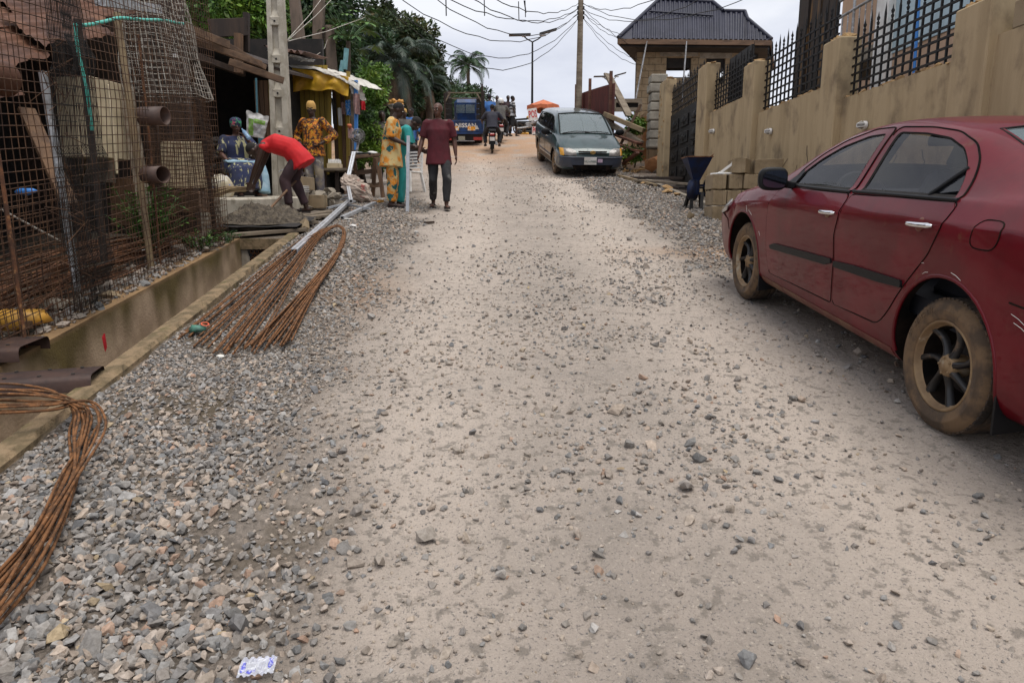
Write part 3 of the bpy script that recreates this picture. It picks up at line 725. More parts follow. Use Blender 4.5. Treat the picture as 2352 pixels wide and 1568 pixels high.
            if nm == 'rear_door':
                q = MB(); S.line(q, sd, [(3.13, 1.045), (3.235, 1.175)], .011, .000, 6, .03); q.build('quarter_bar', M['black_plastic'], d, world=False)
            hu, hz = ((2.21, .868), (2.415, .882)), 0
            (u0, z0), (u1, z1) = ((2.22, .862), (2.40, .874)) if nm == 'front_door' else ((3.14, .912), (3.335, .926))
            hd = MB(); k = 12; pts = []; rs = []
            for j in range(k + 1):
                t_ = j / k; u = u0 + (u1 - u0) * t_; z = z0 + (z1 - z0) * t_; pts.append(S.pt(sd, u, z, .012 + .022 * math.sin(PI * t_) ** .6)); rs.append(.0125 if 0 < j < k else .006)
            hd.tube(pts, rs, 10); hd.build('handle', M['chrome'], d, world=False)
            cup = MB(); c0 = S.pt(sd, (u0 + u1) / 2 - .01, (z0 + z1) / 2, -.001)
            cup.lathe([(.0, .0045), (.028, .0045), (.033, .003), (.035, .0)], c0, (sd, 0, .28), 20); cup.build('handle_cup', M['dusty_red'], d, world=False)
            st = MB(); a, b_ = ((1.475, .535), (2.42, .588)) if nm == 'front_door' else ((2.45, .590), (3.155, .615))
            S.patch(st, sd, rounded([(a[0], a[1] - .022), (b_[0], b_[1] - .022), (b_[0] + (.005 if nm == 'rear_door' else 0), b_[1] + .022), (a[0], a[1] + .022)], .012, 3), .016, 4, 20, rim=.018); st.build('side_moulding', M['black_plastic'], d, world=False)
        ln_ = MB(); S.line(ln_, sd, [(3.86, .70), (4.05, .69), (4.3, .67), (4.48, .66)], .004, .0, 5); ln_.build('bumper_seam', M['liner'], car, world=False)
        ln_ = MB(); S.line(ln_, sd, [(.10, .62), (.3, .63), (.47, .60), (.52, .52)], .004, .0, 5); ln_.build('bumper_seam', M['liner'], car, world=False)
        fl = rounded([(3.575, .87), (3.735, .875), (3.755, .995), (3.60, .992)], .055, 5)
        if sd < 0:
            f_ = MB(); S.patch(f_, sd, fl, .0015, 14, 12); fp = f_.build('fuel_flap', M['red_paint'], car, world=False)
            q = MB(); S.line(q, sd, fl + [fl[0]], .003, .001, 5, .02); q.build('flap_seam', M['liner'], fp, world=False)
        for (u, r) in ((.88, .365), (3.48, .375)):
            q = MB(); pts = []
            for k in range(25):
                a = R(-12) + R(204) * k / 24; uu = u - math.cos(a) * r; zz = .345 + math.sin(a) * r
                if zz > .26: pts.append(S.pt(sd, uu, zz, -.004))
            q.tube(pts, .010, 6); q.build('arch_lip', M['red_paint'], car, world=False)
        for (u, z1) in ((1.235, .42), (3.865, .46)):
            q = MB(); x = sd * .80; q.prism([(x - sd * .16, 3.48 - u, .17), (x + sd * .015, 3.48 - u - .01, .15), (x + sd * .015, 3.48 - u + .03, z1), (x - sd * .12, 3.48 - u + .03, z1)], (0, -.012, 0)); q.build('mud_flap', M['black_plastic'], car, world=False)
        q = MB(); cM = Vector((sd * .955, 3.48 - 1.66, 1.015))
        q.grid(lambda a, b_: cM + Vector((.100 * math.copysign(abs(math.cos(2 * PI * a))**.6, math.cos(2 * PI * a)) * math.sin(PI * b_)**.7, -.012 + .115 * math.sin(PI * b_ / 2 + 0) * 0 + (.10 * math.cos(PI * b_) if b_ < .5 else .018 * math.cos(PI * b_)), .078 * math.copysign(abs(math.sin(2 * PI * a))**.65, math.sin(2 * PI * a)) * math.sin(PI * b_)**.7)), 28, 18); q.bar(cM + Vector((-sd * .17, .03, -.045)), cM + Vector((-sd * .03, .03, -.03)), .05, .05)
        mm = blobmesh(q, M['black_plastic'], .009, 3); mi_ = link('wing_mirror', mm, car)
        gl = MB(); gl.prism([cM + Vector((a * .080, -.033, b_ * .060)) for a, b_ in rounded([(-1, -.85), (1, -1), (1, 1), (-1, .9)], .7, 5)], (0, -.004, 0)); gl.build('mirror_glass', M['mirror_pane'], mi_, world=False)
        tr_ = MB(); S.patch(tr_, sd, [(1.43, .962), (1.585, .968), (1.625, 1.06), (1.60, 1.075)], .006, 6, 5); tr_.build('mirror_base', M['black_plastic'], mi_, world=False)
        q = MB(); S.patch(q, sd, rounded([(.10, .60), (.42, .66), (.5, .76), (.40, .765), (.13, .66)], .03, 3), .004, 8, 12); q.build('headlight', M['lens_clear'], car, world=False)
        q = MB(); S.patch(q, sd, rounded([(4.2, .80), (4.46, .78), (4.46, .92), (4.22, .98)], .03, 3), .005, 8, 8); q.build('tail_light', M['lens_red'], car, world=False)
    def rear(poly, off, nm, m_, par=car):
        q = MB(); rw = S.rows(poly, 8); vs = []
        for z, a, b_ in rw:
            for j in range(13):
                x = a + (b_ - a) * j / 12; uu = 4.53
                while uu > 3.9 and (z > S.top(uu, x) or S.w(uu, z) < abs(x)): uu -= .004
                vs.append((x, 3.48 - uu - off, z))
        q.add(vs, [(i * 13 + j, i * 13 + j + 1, (i + 1) * 13 + j + 1, (i + 1) * 13 + j) for i in range(8) for j in range(12)], 0, True); return q.build(nm, M[m_], par, world=False)
    for sg in (-1, 1): rear([(sg * .42, .70), (sg * .70, .70), (sg * .72, .90), (sg * .44, .88)], .006, 'tail_light', 'lens_red')
    rear([(-.27, .72), (.27, .72), (.27, .84), (-.27, .84)], .008, 'number_plate', 'white_paint'); rear([(-.70, .645), (.70, .645), (.70, .655), (-.70, .655)], .004, 'bumper_seam', 'liner'); rear([(-.60, .30), (.60, .30), (.62, .38), (-.62, .38)], .006, 'bumper_skirt', 'black_plastic')
    for nm, ua, ub, wa, wb in (('windscreen', 1.34, 1.95, .615, .51), ('rear_window', 3.72, 3.10, .565, .475)):
        def fn(a, b_):
            u = ua + (ub - ua) * b_; x = (wa + (wb - wa) * b_) * (2 * a - 1); return Vector((x, 3.48 - u, S.top(u, x) - .006))
        q = MB(); q.grid(fn, 16, 12); s_ = q.build(nm, M['tint_glass'] if nm == 'windscreen' else M['clear_glass'], car, world=False)
        q = MB(); ring = [fn(a, 0) for a in np.linspace(0, 1, 9)] + [fn(1, b_) for b_ in np.linspace(0, 1, 9)[1:]] + [fn(a, 1) for a in np.linspace(1, 0, 9)[1:]] + [fn(0, b_) for b_ in np.linspace(1, 0, 9)[1:]]
        q.tube([p + Vector((0, 0, .004)) for p in ring], .006, 6); q.build('screen_seal', M['rubber'], s_, world=False)
        q = MB()
    q = MB()
    q.box((0, 3.48 - 2.6, .50), (1.45, 2.2, .1)); q.build('cabin_floor', M['interior'], car, world=False)
    q = MB(); q.span((-.7, 3.48 - 1.62, .6), (.7, 3.48 - 1.36, .93)); q.build('dashboard', M['interior'], car, world=False, bevel=.03)
    q = MB(); q.lathe([(.17, 0), (.185, .012), (.17, .024), (.158, .012), (.17, 0)], (-.37, 3.48 - 1.72, .90), (0, -.85, .5), 24); q.build('steering_wheel', M['black_plastic'], car, world=False)
    for x in (-.37, .37):
        q = MB(); q.hexa([(x - .25, .96, .52), (x + .25, .96, .52), (x + .25, 1.42, .55), (x - .25, 1.42, .55), (x - .24, .98, .68), (x + .24, .98, .68), (x + .23, 1.42, .72), (x - .23, 1.42, .72)])
        q.hexa([(x - .24, .86, .62), (x + .24, .86, .62), (x + .24, 1.02, .64), (x - .24, 1.02, .64), (x - .19, .68, 1.12), (x + .19, .68, 1.12), (x + .18, .77, 1.14), (x - .18, .77, 1.14)])
        s_ = q.build('seat', M['interior'], car, world=False, bevel=.03)
        q = MB(); q.hexa([(x - .13, .64, 1.15), (x + .13, .64, 1.15), (x + .13, .74, 1.15), (x - .13, .74, 1.15), (x - .11, .62, 1.29), (x + .11, .62, 1.29), (x + .11, .70, 1.29), (x - .11, .70, 1.29)]); q.build('headrest', M['interior'], s_, world=False, bevel=.025)
    q = MB(); q.hexa([(-.62, .05, .55), (.62, .05, .55), (.62, .5, .55), (-.62, .5, .55), (-.6, -.1, 1.06), (.6, -.1, 1.06), (.6, .06, 1.08), (-.6, .06, 1.08)]); q.build('rear_bench', M['interior'], car, world=False, bevel=.03)
    q = MB(); q.box((.0, 3.48 - 1.95, 1.27), (.22, .03, .065)); q.build('cabin_mirror', M['black_plastic'], car, world=False, bevel=.012)
    for sd in (-1, 1):
        q = MB(); S.patch(q, sd, [(1.27, .215), (3.10, .215), (3.08, .272), (1.28, .272)], .004, 4, 20); q.build('sill_edge', M['dusty_red'], car, world=False)
    for sd in (-1, 1):
        for u in (.88, 3.48):
            wt = bpy.data.objects.new('wheel', None); col.objects.link(wt); wt.parent = car
            wheel(wt, sd * .805, 3.48 - u, .31, sd, text='MICHELIN' if (sd < 0 and u > 3) else None)
    q = MB(); r2 = random.Random(9)
    for u0, z0, u1, z1 in ((3.14, .66, 3.19, .685), (3.24, .735, 3.30, .75), (3.50, .745, 3.57, .725), (3.30, .70, 3.34, .715), (3.88, .66, 3.96, .63), (3.9, .63, 3.98, .60), (1.22, .60, 1.25, .57), (.98, .73, 1.05, .70), (.9, .80, .95, .71), (2.62, .66, 2.64, .70)):
        S.line(q, -1, [(u0, z0), ((u0 + u1) / 2, (z0 + z1) / 2 + .004), (u1, z1)], .0013, .0003, 4, .03); q.build('scratch', M['paper'], car, world=False); q = MB()
    return car
red_car()
rr = random.Random(21)
XW = 4.0
def rough_top(mb, x0, x1, y0, y1, z, amp=.035, n=10, mi=0):
    """crumbled mortar lumps along a broken top edge"""
    for k in range(n):
        y = y0 + (y1 - y0) * (k + .5) / n
        mb.hull(((x0 + x1) / 2 + rr.uniform(-.02, .02), y + rr.uniform(-.03, .03), z + rr.uniform(-.01, .01)), ((x1 - x0) / 2 * rr.uniform(.85, 1.1), (y1 - y0) / n * .75, amp * rr.uniform(.5, 1.3)), 10, mi, rr)
wall = thing('compound_wall', 'tan plastered compound wall with thick piers and spiked iron panels on top', 'wall', (XW, 10, g(10)))
ztop = [PX(2120, 190, 4.1).z, PX(1820, 226, 4.1).z, PX(1660, 268, 4.1).z]
piers = [(6.25, 6.75, PX(2205, 22, XW).z), (9.08, 9.54, PX(1884, 107, XW).z), (12.18, 12.74, PX(1704, 157, XW).z), (15.13, 15.85, PX(1601, 162, XW).z)]
for k, (y0, y1, zt) in enumerate(piers):
    q = MB(); q.span((XW, y0, g(y0) - .6), (XW + .28, y1, zt)); p = q.build('pier', M['plaster'], wall, bevel=.015)
    q = MB(); rough_top(q, XW - .005, XW + .28, y0, y1, zt, .055, 8); q.build('broken_coping', M['plaster_edge'], p)
panels = [(6.75, 9.08, PX(2000, 205, 4.1).z), (9.54, 12.18, PX(1784, 243, 4.1).z), (12.74, 15.13, PX(1640, 256, 4.1).z)]
for y0, y1, zt in panels:
    def fn(a, b_):
        y = y0 - .003 + (y1 - y0 + .006) * a; z = g(8) - 1.2 + (zt - g(8) + 1.2) * b_
        return Vector((XW + .10 + .012 * mnoise.noise((y * 1.3, z * 1.3, 2)) + .004 * mnoise.noise((y * 7, z * 7, 3)), y, z))
    q = MB(); q.grid(fn, 40, 30, flip=True); q.span((XW + .13, y0, g(8) - 1.2), (XW + .27, y1, zt - .004)); p = q.build('wall_panel', M['plaster'], wall)
    q = MB(); rough_top(q, XW + .085, XW + .27, y0, y1, zt, .05, 26); q.build('broken_coping', M['plaster_edge'], p)
zn = PX(2300, 78, 4.09).z
def fn(a, b_):
    y = 6.25 - 9.2 * a; z = g(3) - 1.2 + (zn - g(3) + 1.2) * b_
    return Vector((XW + .085 + .02 * mnoise.noise((y * 1.1, z * 1.1, 5)) + .006 * mnoise.noise((y * 5, z * 5, 3)), y, z))
q = MB(); q.grid(fn, 80, 30); q.span((XW + .12, -2.95, g(3) - 1.2), (XW + .27, 6.25, zn - .004)); p = q.build('wall_panel', M['plaster'], wall)
q = MB(); rough_top(q, XW + .09, XW + .27, 3.0, 6.2, zn, .025, 30); q.build('broken_coping', M['plaster_edge'], p)
q = MB()
y = 6.12
for k in range(5):
    q = MB(); q.span((XW + .10, y - .42, zn + .005), (XW + .26, y, zn + .23)); q.build('brick', M['block' if k != 1 else 'plaster'], wall, bevel=.012)
    q = MB(); q.hull((XW + .18, y - .455, zn + .1), (.07, .04, .10), 12, 0, rr); q.build('mortar_joint', M['mortar' if k == 0 else 'plaster_edge'], wall)
    y -= .49
for k in range(9):
    y, z = rr.uniform(6.9, 15), g(9) + rr.uniform(.3, 1.5); pts = []
    for j in range(7): pts.append((XW + .094, y, z)); y += rr.uniform(-.05, .09); z -= rr.uniform(.03, .12)
    if any(a - .1 < p[1] < b_ + .1 for a, b_, _ in piers for p in pts): continue
    q = MB(); q.tube(pts, .0035, 4); q.build('crack', M['black_and_shade'], wall)
def finial(q, x, y, z, spear):
    if spear:
        q.add([(x - .014, y, z), (x, y - .014, z), (x + .014, y, z), (x, y + .014, z), (x, y, z + .13)], [(0, 1, 4), (1, 2, 4), (2, 3, 4), (3, 0, 4)])
    else:
        q.lathe([(0, 0), (.012, .01), (.02, .035), (.008, .055), (.022, .085), (.010, .11), (0, .16)], (x, y, z), (0, 0, 1), 6)
        q.bar((x, y - .03, z + .075), (x, y + .03, z + .075), .008, .012)
def iron_panel(name, lab, x, y0, y1, z0, z1, nb, rails, b=.020):
    t_ = thing(name, lab, 'fence panel', (x, y0, z0), group='spiked iron panels along the wall top')
    for k in range(nb):
        y = y0 + (y1 - y0) * (k + .5) / nb; q = MB(); long_ = k % 2 == 0
        zt = z1 + (.14 if long_ else .04)
        q.bar((x, y, z0 - .05), (x, y, zt), b, b); finial(q, x, y, zt, long_); q.build('upright', M['black_steel'], t_)
    for k in range(rails):
        z = z0 + .06 + (z1 - z0 - .06) * k / (rails - 1); q = MB(); q.bar((x + .0, y0 - .02, z), (x, y1 + .02, z), .022, .022); q.build('rail', M['black_steel'], t_)
    return t_
xp = XW + .19
iron_panel('iron_panel', 'nearest black spiked iron panel, in front of the white column', xp, 6.76, 9.08, panels[0][2] + .02, PX(1957, 98, xp).z, 15, 7)
iron_panel('iron_panel', 'middle black spiked iron panel, in front of the charred board wall', xp, 9.55, 12.18, panels[1][2] + .02, PX(1756, 140, xp).z, 16, 8, .022)
t_ = iron_panel('iron_panel', 'farthest black spiked iron panel, beside the blue pipe and the gate', xp, 12.75, 15.13, panels[2][2] + .02, PX(1655, 180, xp).z, 14, 7, .022)
q = MB(); q.tube([PX(1633, 150, 4.16), PX(1627, 205, 4.16), PX(1625, 262, 4.16)], .022, 8); tag(q.build('blue_pipe', M['bright_blue']), 'blue plastic pipe standing against the farthest iron panel', 'pipe')
q = MB(); q.span((4.30, 13.3, panels[2][2]), (4.34, 14.6, panels[2][2] + .95)); tag(q.build('steel_shutter', M['black_steel']), 'solid black steel sheet behind the farthest iron panel', 'sheet')
for (u, v, lab) in ((1639, 302, 'small white bulkhead lamp nearest the gate on the tan wall'), (1770, 302, 'small white bulkhead lamp on the wall above the block stack'), (1987, 288, 'small white bulkhead lamp showing just over the red car roof')):
    c_ = PX(u, v, XW + .09); t_ = thing('bulkhead_lamp', lab, 'lamp', c_, group='bulkhead lamps on the wall')
    q = MB(); q.lathe([(.07, 0), (.07, -.02), (.06, -.035)], (0, 0, 0), (1, 0, 0), 16); q.v = [(p[0], p[1] * 1.0, p[2] * .7) for p in q.v]
    q.add([], []); q.build('base', M['white_plastic'], t_, world=False)
    q = MB(); q.blob((-.04, 0, 0), (.055, .06, .042), 0, 14, 8); q.build('glass_cover', M['lens_clear'], t_, world=False)
    q = MB()
    for z in (-.018, .018): q.tube([(-.035, -.062, z), (-.085, -.03, z), (-.097, 0, z), (-.085, .03, z), (-.035, .062, z)], .006, 5)
    q.tube([(-.04, 0, .046), (-.09, 0, .02), (-.098, 0, 0), (-.09, 0, -.02), (-.04, 0, -.046)], .006, 5); q.build('guard', M['white_plastic'], t_, world=False)
zg = g(17.5)
gp_ = thing('gate_pier', 'rough unplastered gate pier beside the grey block column', 'pier', (XW, 19.1, g(19.1)))
zt = PX(1512, 196, XW).z
q = MB(); q.span((XW, 19.1, g(19) - .4), (XW + .28, 19.9, zt)); q.build('shaft', M['plaster'], gp_, bevel=.02)
q = MB(); rough_top(q, XW, XW + .28, 19.1, 19.9, zt, .06, 6)
for k in range(22): q.hull((XW + rr.uniform(-.01, .02), rr.uniform(19.1, 19.9), g(19) + (zt - g(19)) * k / 22), (.025, .05, .06), 9, 0, rr)
q.build('crumbled_edge', M['plaster_edge'], gp_)['kind'] = 'stuff'
gate = thing('metal_gate', 'tall black steel gate leaf with moulded panels and barred top', 'gate', (XW + .16, 17.5, zg))
zgt = PX(1540, 212, XW + .16).z; zgm = PX(1540, 268, XW + .16).z
q = MB(); q.span((XW + .15, 15.9, g(16) + .05), (XW + .19, 19.05, zgm)); q.build('leaf', M['black_steel'], gate)
for y0 in (16.05, 17.1, 18.1):
    for k in range(4):
        z0 = g(17) + .25 + k * (zgm - g(17) - .3) / 4; q = MB(); hh = (zgm - g(17) - .3) / 4 - .12
        q.span((XW + .118, y0, z0), (XW + .15, y0 + .75, z0 + hh)); q.span((XW + .10, y0 + .12, z0 + .1), (XW + .118, y0 + .63, z0 + hh - .1))
        q.lathe([(.0, .02), (.07, .012), (.09, 0)], (XW + .10, y0 + .375, z0 + hh / 2), (-1, 0, 0), 10); q.build('moulded_panel', M['black_steel'], gate, bevel=.01)
for k in range(22):
    y = 15.95 + 3.1 * (k + .5) / 22; q = MB(); q.bar((XW + .17, y, zgm), (XW + .17, y, zgt), .022, .022); finial(q, XW + .17, y, zgt, k % 2); q.build('upright', M['black_steel'], gate)
for k in range(4):
    z = zgm + .1 + (zgt - zgm - .15) * k / 3; q = MB(); q.bar((XW + .17, 15.92, z), (XW + .17, 19.06, z), .03, .03); q.build('rail', M['black_steel'], gate)
q = MB(); q.box((XW + .10, 16.4, g(16) + 1.05), (.05, .14, .1)); q.bar((XW + .09, 16.3, g(16) + 1.05), (XW + .09, 16.9, g(16) + 1.05), .02, .02); q.build('bolt', M['black_steel'], gate)
bc = thing('block_column', 'rough column of grey concrete blocks beyond the gate pier', 'column', (XW + .02, 20.6, g(20.6)))
zb, zt = PX(1480, 350, XW).z, PX(1480, 196, XW).z; n = 8; hh = (zt - zb) / n
for k in range(n):
    q = MB(); dx = rr.uniform(-.03, .03); q.span((XW - .16 + dx, 20.35, zb + k * hh + .015), (XW + .30 + dx, 20.8, zb + (k + 1) * hh - .012)); q.build('brick', M['block_grey'], bc, bevel=.025)
    q = MB(); q.span((XW - .13, 20.38, zb + k * hh - .012), (XW + .27, 20.77, zb + k * hh + .015)); q.build('mortar_joint', M['mortar'], bc)
q = MB(); q.hull((XW + .1, 20.6, zb - .35), (.35, .3, .4), 16, 0, rr); q.build('earth_foot', M['laterite'], bc)
q = MB(); q.span((XW + .31, 20.4, g(20) - .3), (XW + .5, 27, zt - .6)); tag(q.build('low_wall', M['plaster']), 'low tan plaster wall running behind the scrap timber', 'wall')
q = MB(); q.span((XW + .2, 23.2, g(23) - .3), (XW + 1.6, 23.5, P(1420, 268, 23.2).z)); tag(q.build('stub_wall', M['laterite']), 'short orange earth wall behind the leaning planks', 'wall')
q = MB()
pts = [Vector((3.47 + rr.uniform(-.015, .015), y, gzf(3.4, y) + .01)) for y in np.arange(11.2, 19.3, .4)]
for a, b_ in zip(pts[:-1], pts[1:]): q.bar(a, b_, .10, .10)
tag(q.build('ditch_kerb', M['concrete']), 'crumbling tan kerb edging the ditch in front of the gate', 'kerb')
def plank(a, b_, w_, h_, m_, lab, cat='plank', name='plank', group=None):
    q = MB(); q.bar(a, b_, w_, h_); return tag(q.build(name, M[m_], bevel=.004), lab, cat, group)
z = g(16.5) + .04
plank((3.15, 17.9, g(17.9) + .07), (4.15, 16.2, g(16.2) + .10), .32, .05, 'wood_grey', 'wide grey plank bridging the ditch in front of the gate')
plank((3.2, 18.9, g(18.9) + .05), (4.2, 17.3, g(17.3) + .16), .25, .06, 'wood_dark', 'dark board bridging the ditch beside the gate pier')
plank((3.3, 16.9, g(16.9) + .03), (4.1, 15.6, g(15.6) + .03), .2, .06, 'wood_dark', 'dark short board over the ditch nearest the wall')
for k, (x, y, s_) in enumerate(((3.3, 15.2, .13), (3.38, 14.6, .1), (3.42, 15.9, .16), (3.2, 17.4, .1))):
    q = MB(); q.hull((x, y, g(y) + s_ * .3), (s_, s_ * 1.6, s_ * .5), 14, 0, rr); tag(q.build('concrete_lump', M['plaster_edge']), ('tan concrete lump on the ditch edge, second nearest the grinder', 'small tan concrete lump on the ditch edge nearest the grinder', 'largest flat tan concrete lump on the ditch edge', 'tan concrete lump farthest along the ditch, by the board ends')[k], 'rubble', 'broken concrete lumps on the ditch edge')
q = MB(); q.bar((2.9, 19.6, g(19.6) + .03), (3.35, 16.6, g(16.6) + .04), .07, .07); tag(q.build('timber_pole', M['bamboo']), 'thin tan pole lying along the ditch edge before the gate', 'pole')
def hollow_block(c_, rz, up=True, L_=.45, W_=.20, H_=.215, name='block'):
    """hollow block with two open cores and grooved ends"""
    q = MB(); x, y, z = L_ / 2, W_ / 2, H_ / 2; t_ = .035
    q.span((-x, -y, -z), (x, -y + t_, z)); q.span((-x, y - t_, -z), (x, y, z))
    for xx in (-x, -t_ / 2, x - t_): q.span((xx, -y + t_, -z), (xx + t_, y - t_, z))
    q.span((-x + t_, -y + t_, -z), (x - t_, y - t_, -z + .05))
    for xx in (-x - .008, x - .002):
        for yy in (-.07, .07): q.span((xx, yy - .03, -z + .004), (xx + .010, yy + .03, z - .004))
    return q
pile = []
base = Vector((3.02, 10.75, 0))
def put(ix, iy, iz, rz, lab, lay='flat', dx=0, dy=0, dz=0):
    y = 10.82 - iy; x = 3.02 + ix; z = g(10.6) + iz
    q = hollow_block(None, 0)
    if lay == 'side': q.xform(Matrix.Rotation(R(90), 4, 'X'))
    o = q.build('concrete_block', M['block'], bevel=.005); o.location = (x + dx, y + dy, z + dz); o.rotation_euler = (rr.uniform(-.015, .015), rr.uniform(-.015, .015), rz)
    tag(o, lab, 'block', 'tan concrete blocks stacked by the wall'); return o
h_ = .235; CN = ('bottom', 'second', 'third'); ON = ('first', 'second', 'third', 'fourth', 'fifth')
for lay in range(3):
    for i in range(5):
        put(.10 + i * .222, -.12, .115 + lay * h_, PI / 2 + rr.uniform(-.05, .05), 'tan hollow concrete block in the %s course, %s from the grinder' % (CN[lay], ON[i]), dx=rr.uniform(-.01, .01), dy=rr.uniform(-.03, .03))
put(.46, -.10, .115 + 3 * h_, R(62), 'turned hollow block on the top course, nearest the grinder')
put(.92, -.20, .115 + 3 * h_, R(-10), 'long sided hollow block on the top course nearest the red car')
put(.62, -.45, .115 + 3 * h_, R(6), 'hollow block at the back of the top course by the wall')
def frame_rect(name, c_, u_, v_, w_, h_, lab, t_=.05):
    q = MB(); c_ = Vector(c_); u_ = Vector(u_).normalized(); v_ = Vector(v_).normalized()
    p = [c_ + u_ * (sx * w_ / 2) + v_ * (sy * h_ / 2) for sx, sy in ((-1, -1), (1, -1), (1, 1), (-1, 1))]
    for i in range(4): q.bar(p[i], p[(i + 1) % 4], t_, .035)
    return tag(q.build(name, M['white_paint']), lab, 'window frame')
zt = g(10.6) + .235 * 4
frame_rect('window_frame', (3.86, 11.3, zt - .13), (1, .15, .08), (-.1, .5, .30), .55, .38, 'white aluminium window frame propped behind the block stack')
frame_rect('window_frame', (3.34, 11.2, zt - .13), (.3, .8, .10), (.6, -.25, .5), .36, .26, 'small bent white frame lying by the stack beside the grinder', .045)
q = MB(); q.box((3.20, 10.95, zt - .235), (.20, .34, .04), 0, Matrix.Rotation(R(20), 3, 'Z')); tag(q.build('plastic_offcut', M['white_paint'], bevel=.01), 'white plastic offcut lying on the block stack next to the grinder', 'offcut')
q = MB(); q.hull((2.72, 10.9, g(10.9) + .05), (.09, .08, .08), 12, 0, rr); tag(q.build('rubble_stone', M['block']), 'tan broken block lump on the gravel under the grinder', 'rubble')
gy = 12.25; gx = 3.14; gz0 = g(gy)
gr = thing('grinding_mill', 'blue hand grinding machine with square hopper on a dark stand', 'machine', (gx, gy, gz0))
zr = P(1608, 362, gy).z; zh = P(1608, 415, gy).z
def sq(c_, s_, z): return [(c_[0] - s_, c_[1] - s_, z), (c_[0] + s_, c_[1] - s_, z), (c_[0] + s_, c_[1] + s_, z), (c_[0] - s_, c_[1] + s_, z)]
q = MB(); a, b_ = sq((gx, gy), .055, zh), sq((gx, gy), .215, zr)
q.add(a + b_, [(0, 1, 5, 4), (1, 2, 6, 5), (2, 3, 7, 6), (3, 0, 4, 7)]); ai, bi = sq((gx, gy), .048, zh), sq((gx, gy), .205, zr); q.add(ai + bi, [(4, 5, 1, 0), (5, 6, 2, 1), (6, 7, 3, 2), (7, 4, 0, 3)], 1)
for i in range(4): q.bar(b_[i], b_[(i + 1) % 4], .018, .018, 1)
q.add([(gx + .2, gy - .21, zr), (gx + .24, gy - .2, zr + .06), (gx + .16, gy - .21, zr)], [(0, 1, 2)], 1); q.build('hopper', [M['blue_paint'], M['rust']], gr)
q = MB(); q.lathe([(.06, 0), (.07, -.05), (.07, -.2), (.055, -.26)], (gx, gy, zh + .02), (0, 0, 1), 12); q.build('throat', M['blue_paint'], gr)
q = MB(); q.lathe([(0, -.05), (.17, -.05), (.18, -.02), (.18, .02), (.17, .05), (0, .05)], (gx - .05, gy - .02, zh - .16), (.8, -.5, 0), 20); q.build('grinding_head', M['blue_paint'], gr)
q = MB(); q.lathe([(.13, -.02), (.155, -.02), (.155, .02), (.13, .02), (.13, -.02)], (gx + .2, gy + .02, zh - .12), (1, .1, 0), 20); q.bar((gx + .2, gy + .02, zh - .27), (gx + .2, gy + .02, zh + .03), .02, .03); q.bar((gx - .3, gy - .02, zh - .12), (gx + .2, gy + .02, zh - .12), .03, .03); q.build('flywheel', M['black_steel'], gr)
for (x0, y0, x1, y1) in ((-.08, -.08, -.1, -.16), (.1, .08, .16, .2), (-.08, .1, -.12, .22), (.1, -.08, .06, -.2)):
    q = MB(); q.bar((gx + x0, gy + y0, zh - .2), (gx + x1, gy + y1, g(gy + y1) - .03), .05, .05); q.build('leg', M['black_steel'], gr)
q = MB(); q.bar((gx - .1, gy, gz0 + .38), (gx + .5, gy + .1, gz0 + .42), .05, .04); q.bar((gx - .05, gy, gz0 + .27), (gx + .5, gy + .1, gz0 + .22), .04, .04); q.build('brace', M['blue_paint'], gr)
bd = thing('house_behind_wall', 'pale blue and peach house with balcony behind the tan wall', 'building', (7, 12, g(12)))
pm('peach', (.50, .33, .22), (.44, .29, .19), 3, .85, bump=.002)
pm('pale_blue', (.44, .55, .60), (.36, .46, .5), 2, .8, c3=(.25, .28, .27), s3=2.5, lo3=.62, hi3=.8)
pm('charred', (.035, .018, .008), (.012, .009, .007), 3, .75, stretch=(3, 3, .25), c3=(.17, .085, .022), s3=5, st3=(1, 1, .10), lo3=.56, hi3=.66)
XB = 5.6
def wallX(nm, x, u0, u1, z0, z1, m_, th=.2):
    y0 = (PX(u1, 100, x)).y; y1 = (PX(u0, 100, x)).y
    q = MB(); q.span((x, y0, z0), (x + th, y1, z1)); return q.build(nm, M[m_], bd)
zl = g(10)
q = MB(); q.span((7.5, 8.0, zl), (7.7, 17, 9)); q.build('wall', M['peach'], bd)          # back wall under the balcony
ya, yb = PX(2200, 50, XB).y, PX(2040, 50, XB).y
q = MB(); q.span((XB, ya - .0, zl), (XB + .2, yb, PX(2120, 95, XB).z)); q.build('wall', M['peach'], bd)
q = MB(); q.span((XB - .02, 3.0, PX(2120, 95, XB).z), (XB + .2, yb, 9)); q.build('upper_wall', M['pale_blue'], bd)
q = MB(); q.span((XB, 3.0, zl), (XB + .2, ya, PX(2120, 95, XB).z)); q.build('wall', M['pale_blue'], bd)
yc0, yc1 = PX(2042, 50, XB - .1).y, PX(2014, 50, XB - .1).y
q = MB(); q.span((XB - .12, yc0, zl), (XB + .12, yc1, 9)); q.build('column', M['white_paint'], bd)
yk0, yk1 = PX(1912, 50, XB).y, PX(2014, 50, XB).y
zf = PX(1960, 120, XB).z
q = MB(); q.span((XB + .05, yk1, zf - .18), (7.5, yk0 + .6, zf)); q.build('balcony_floor', M['concrete'], bd)
q = MB(); q.span((XB + .3, yk1, zl), (7.5, yk0 + .5, zl + 1.2)); q.build('shade_box', M['black_and_shade'], bd)  # black box below the balcony, its colour standing in for shade
rl = bpy.data.objects.new('balcony_railing', None); col.objects.link(rl); rl.parent = bd; rl.matrix_basis = Matrix()
def brail(a, b_, r): q = MB(); q.tube([a, b_], r, 8); q.build('rail', M['galv'], rl)
for dz in (0, .27): brail((XB, yk0, zf + .95 - dz), (XB, yk1, zf + .95 - dz), .025)
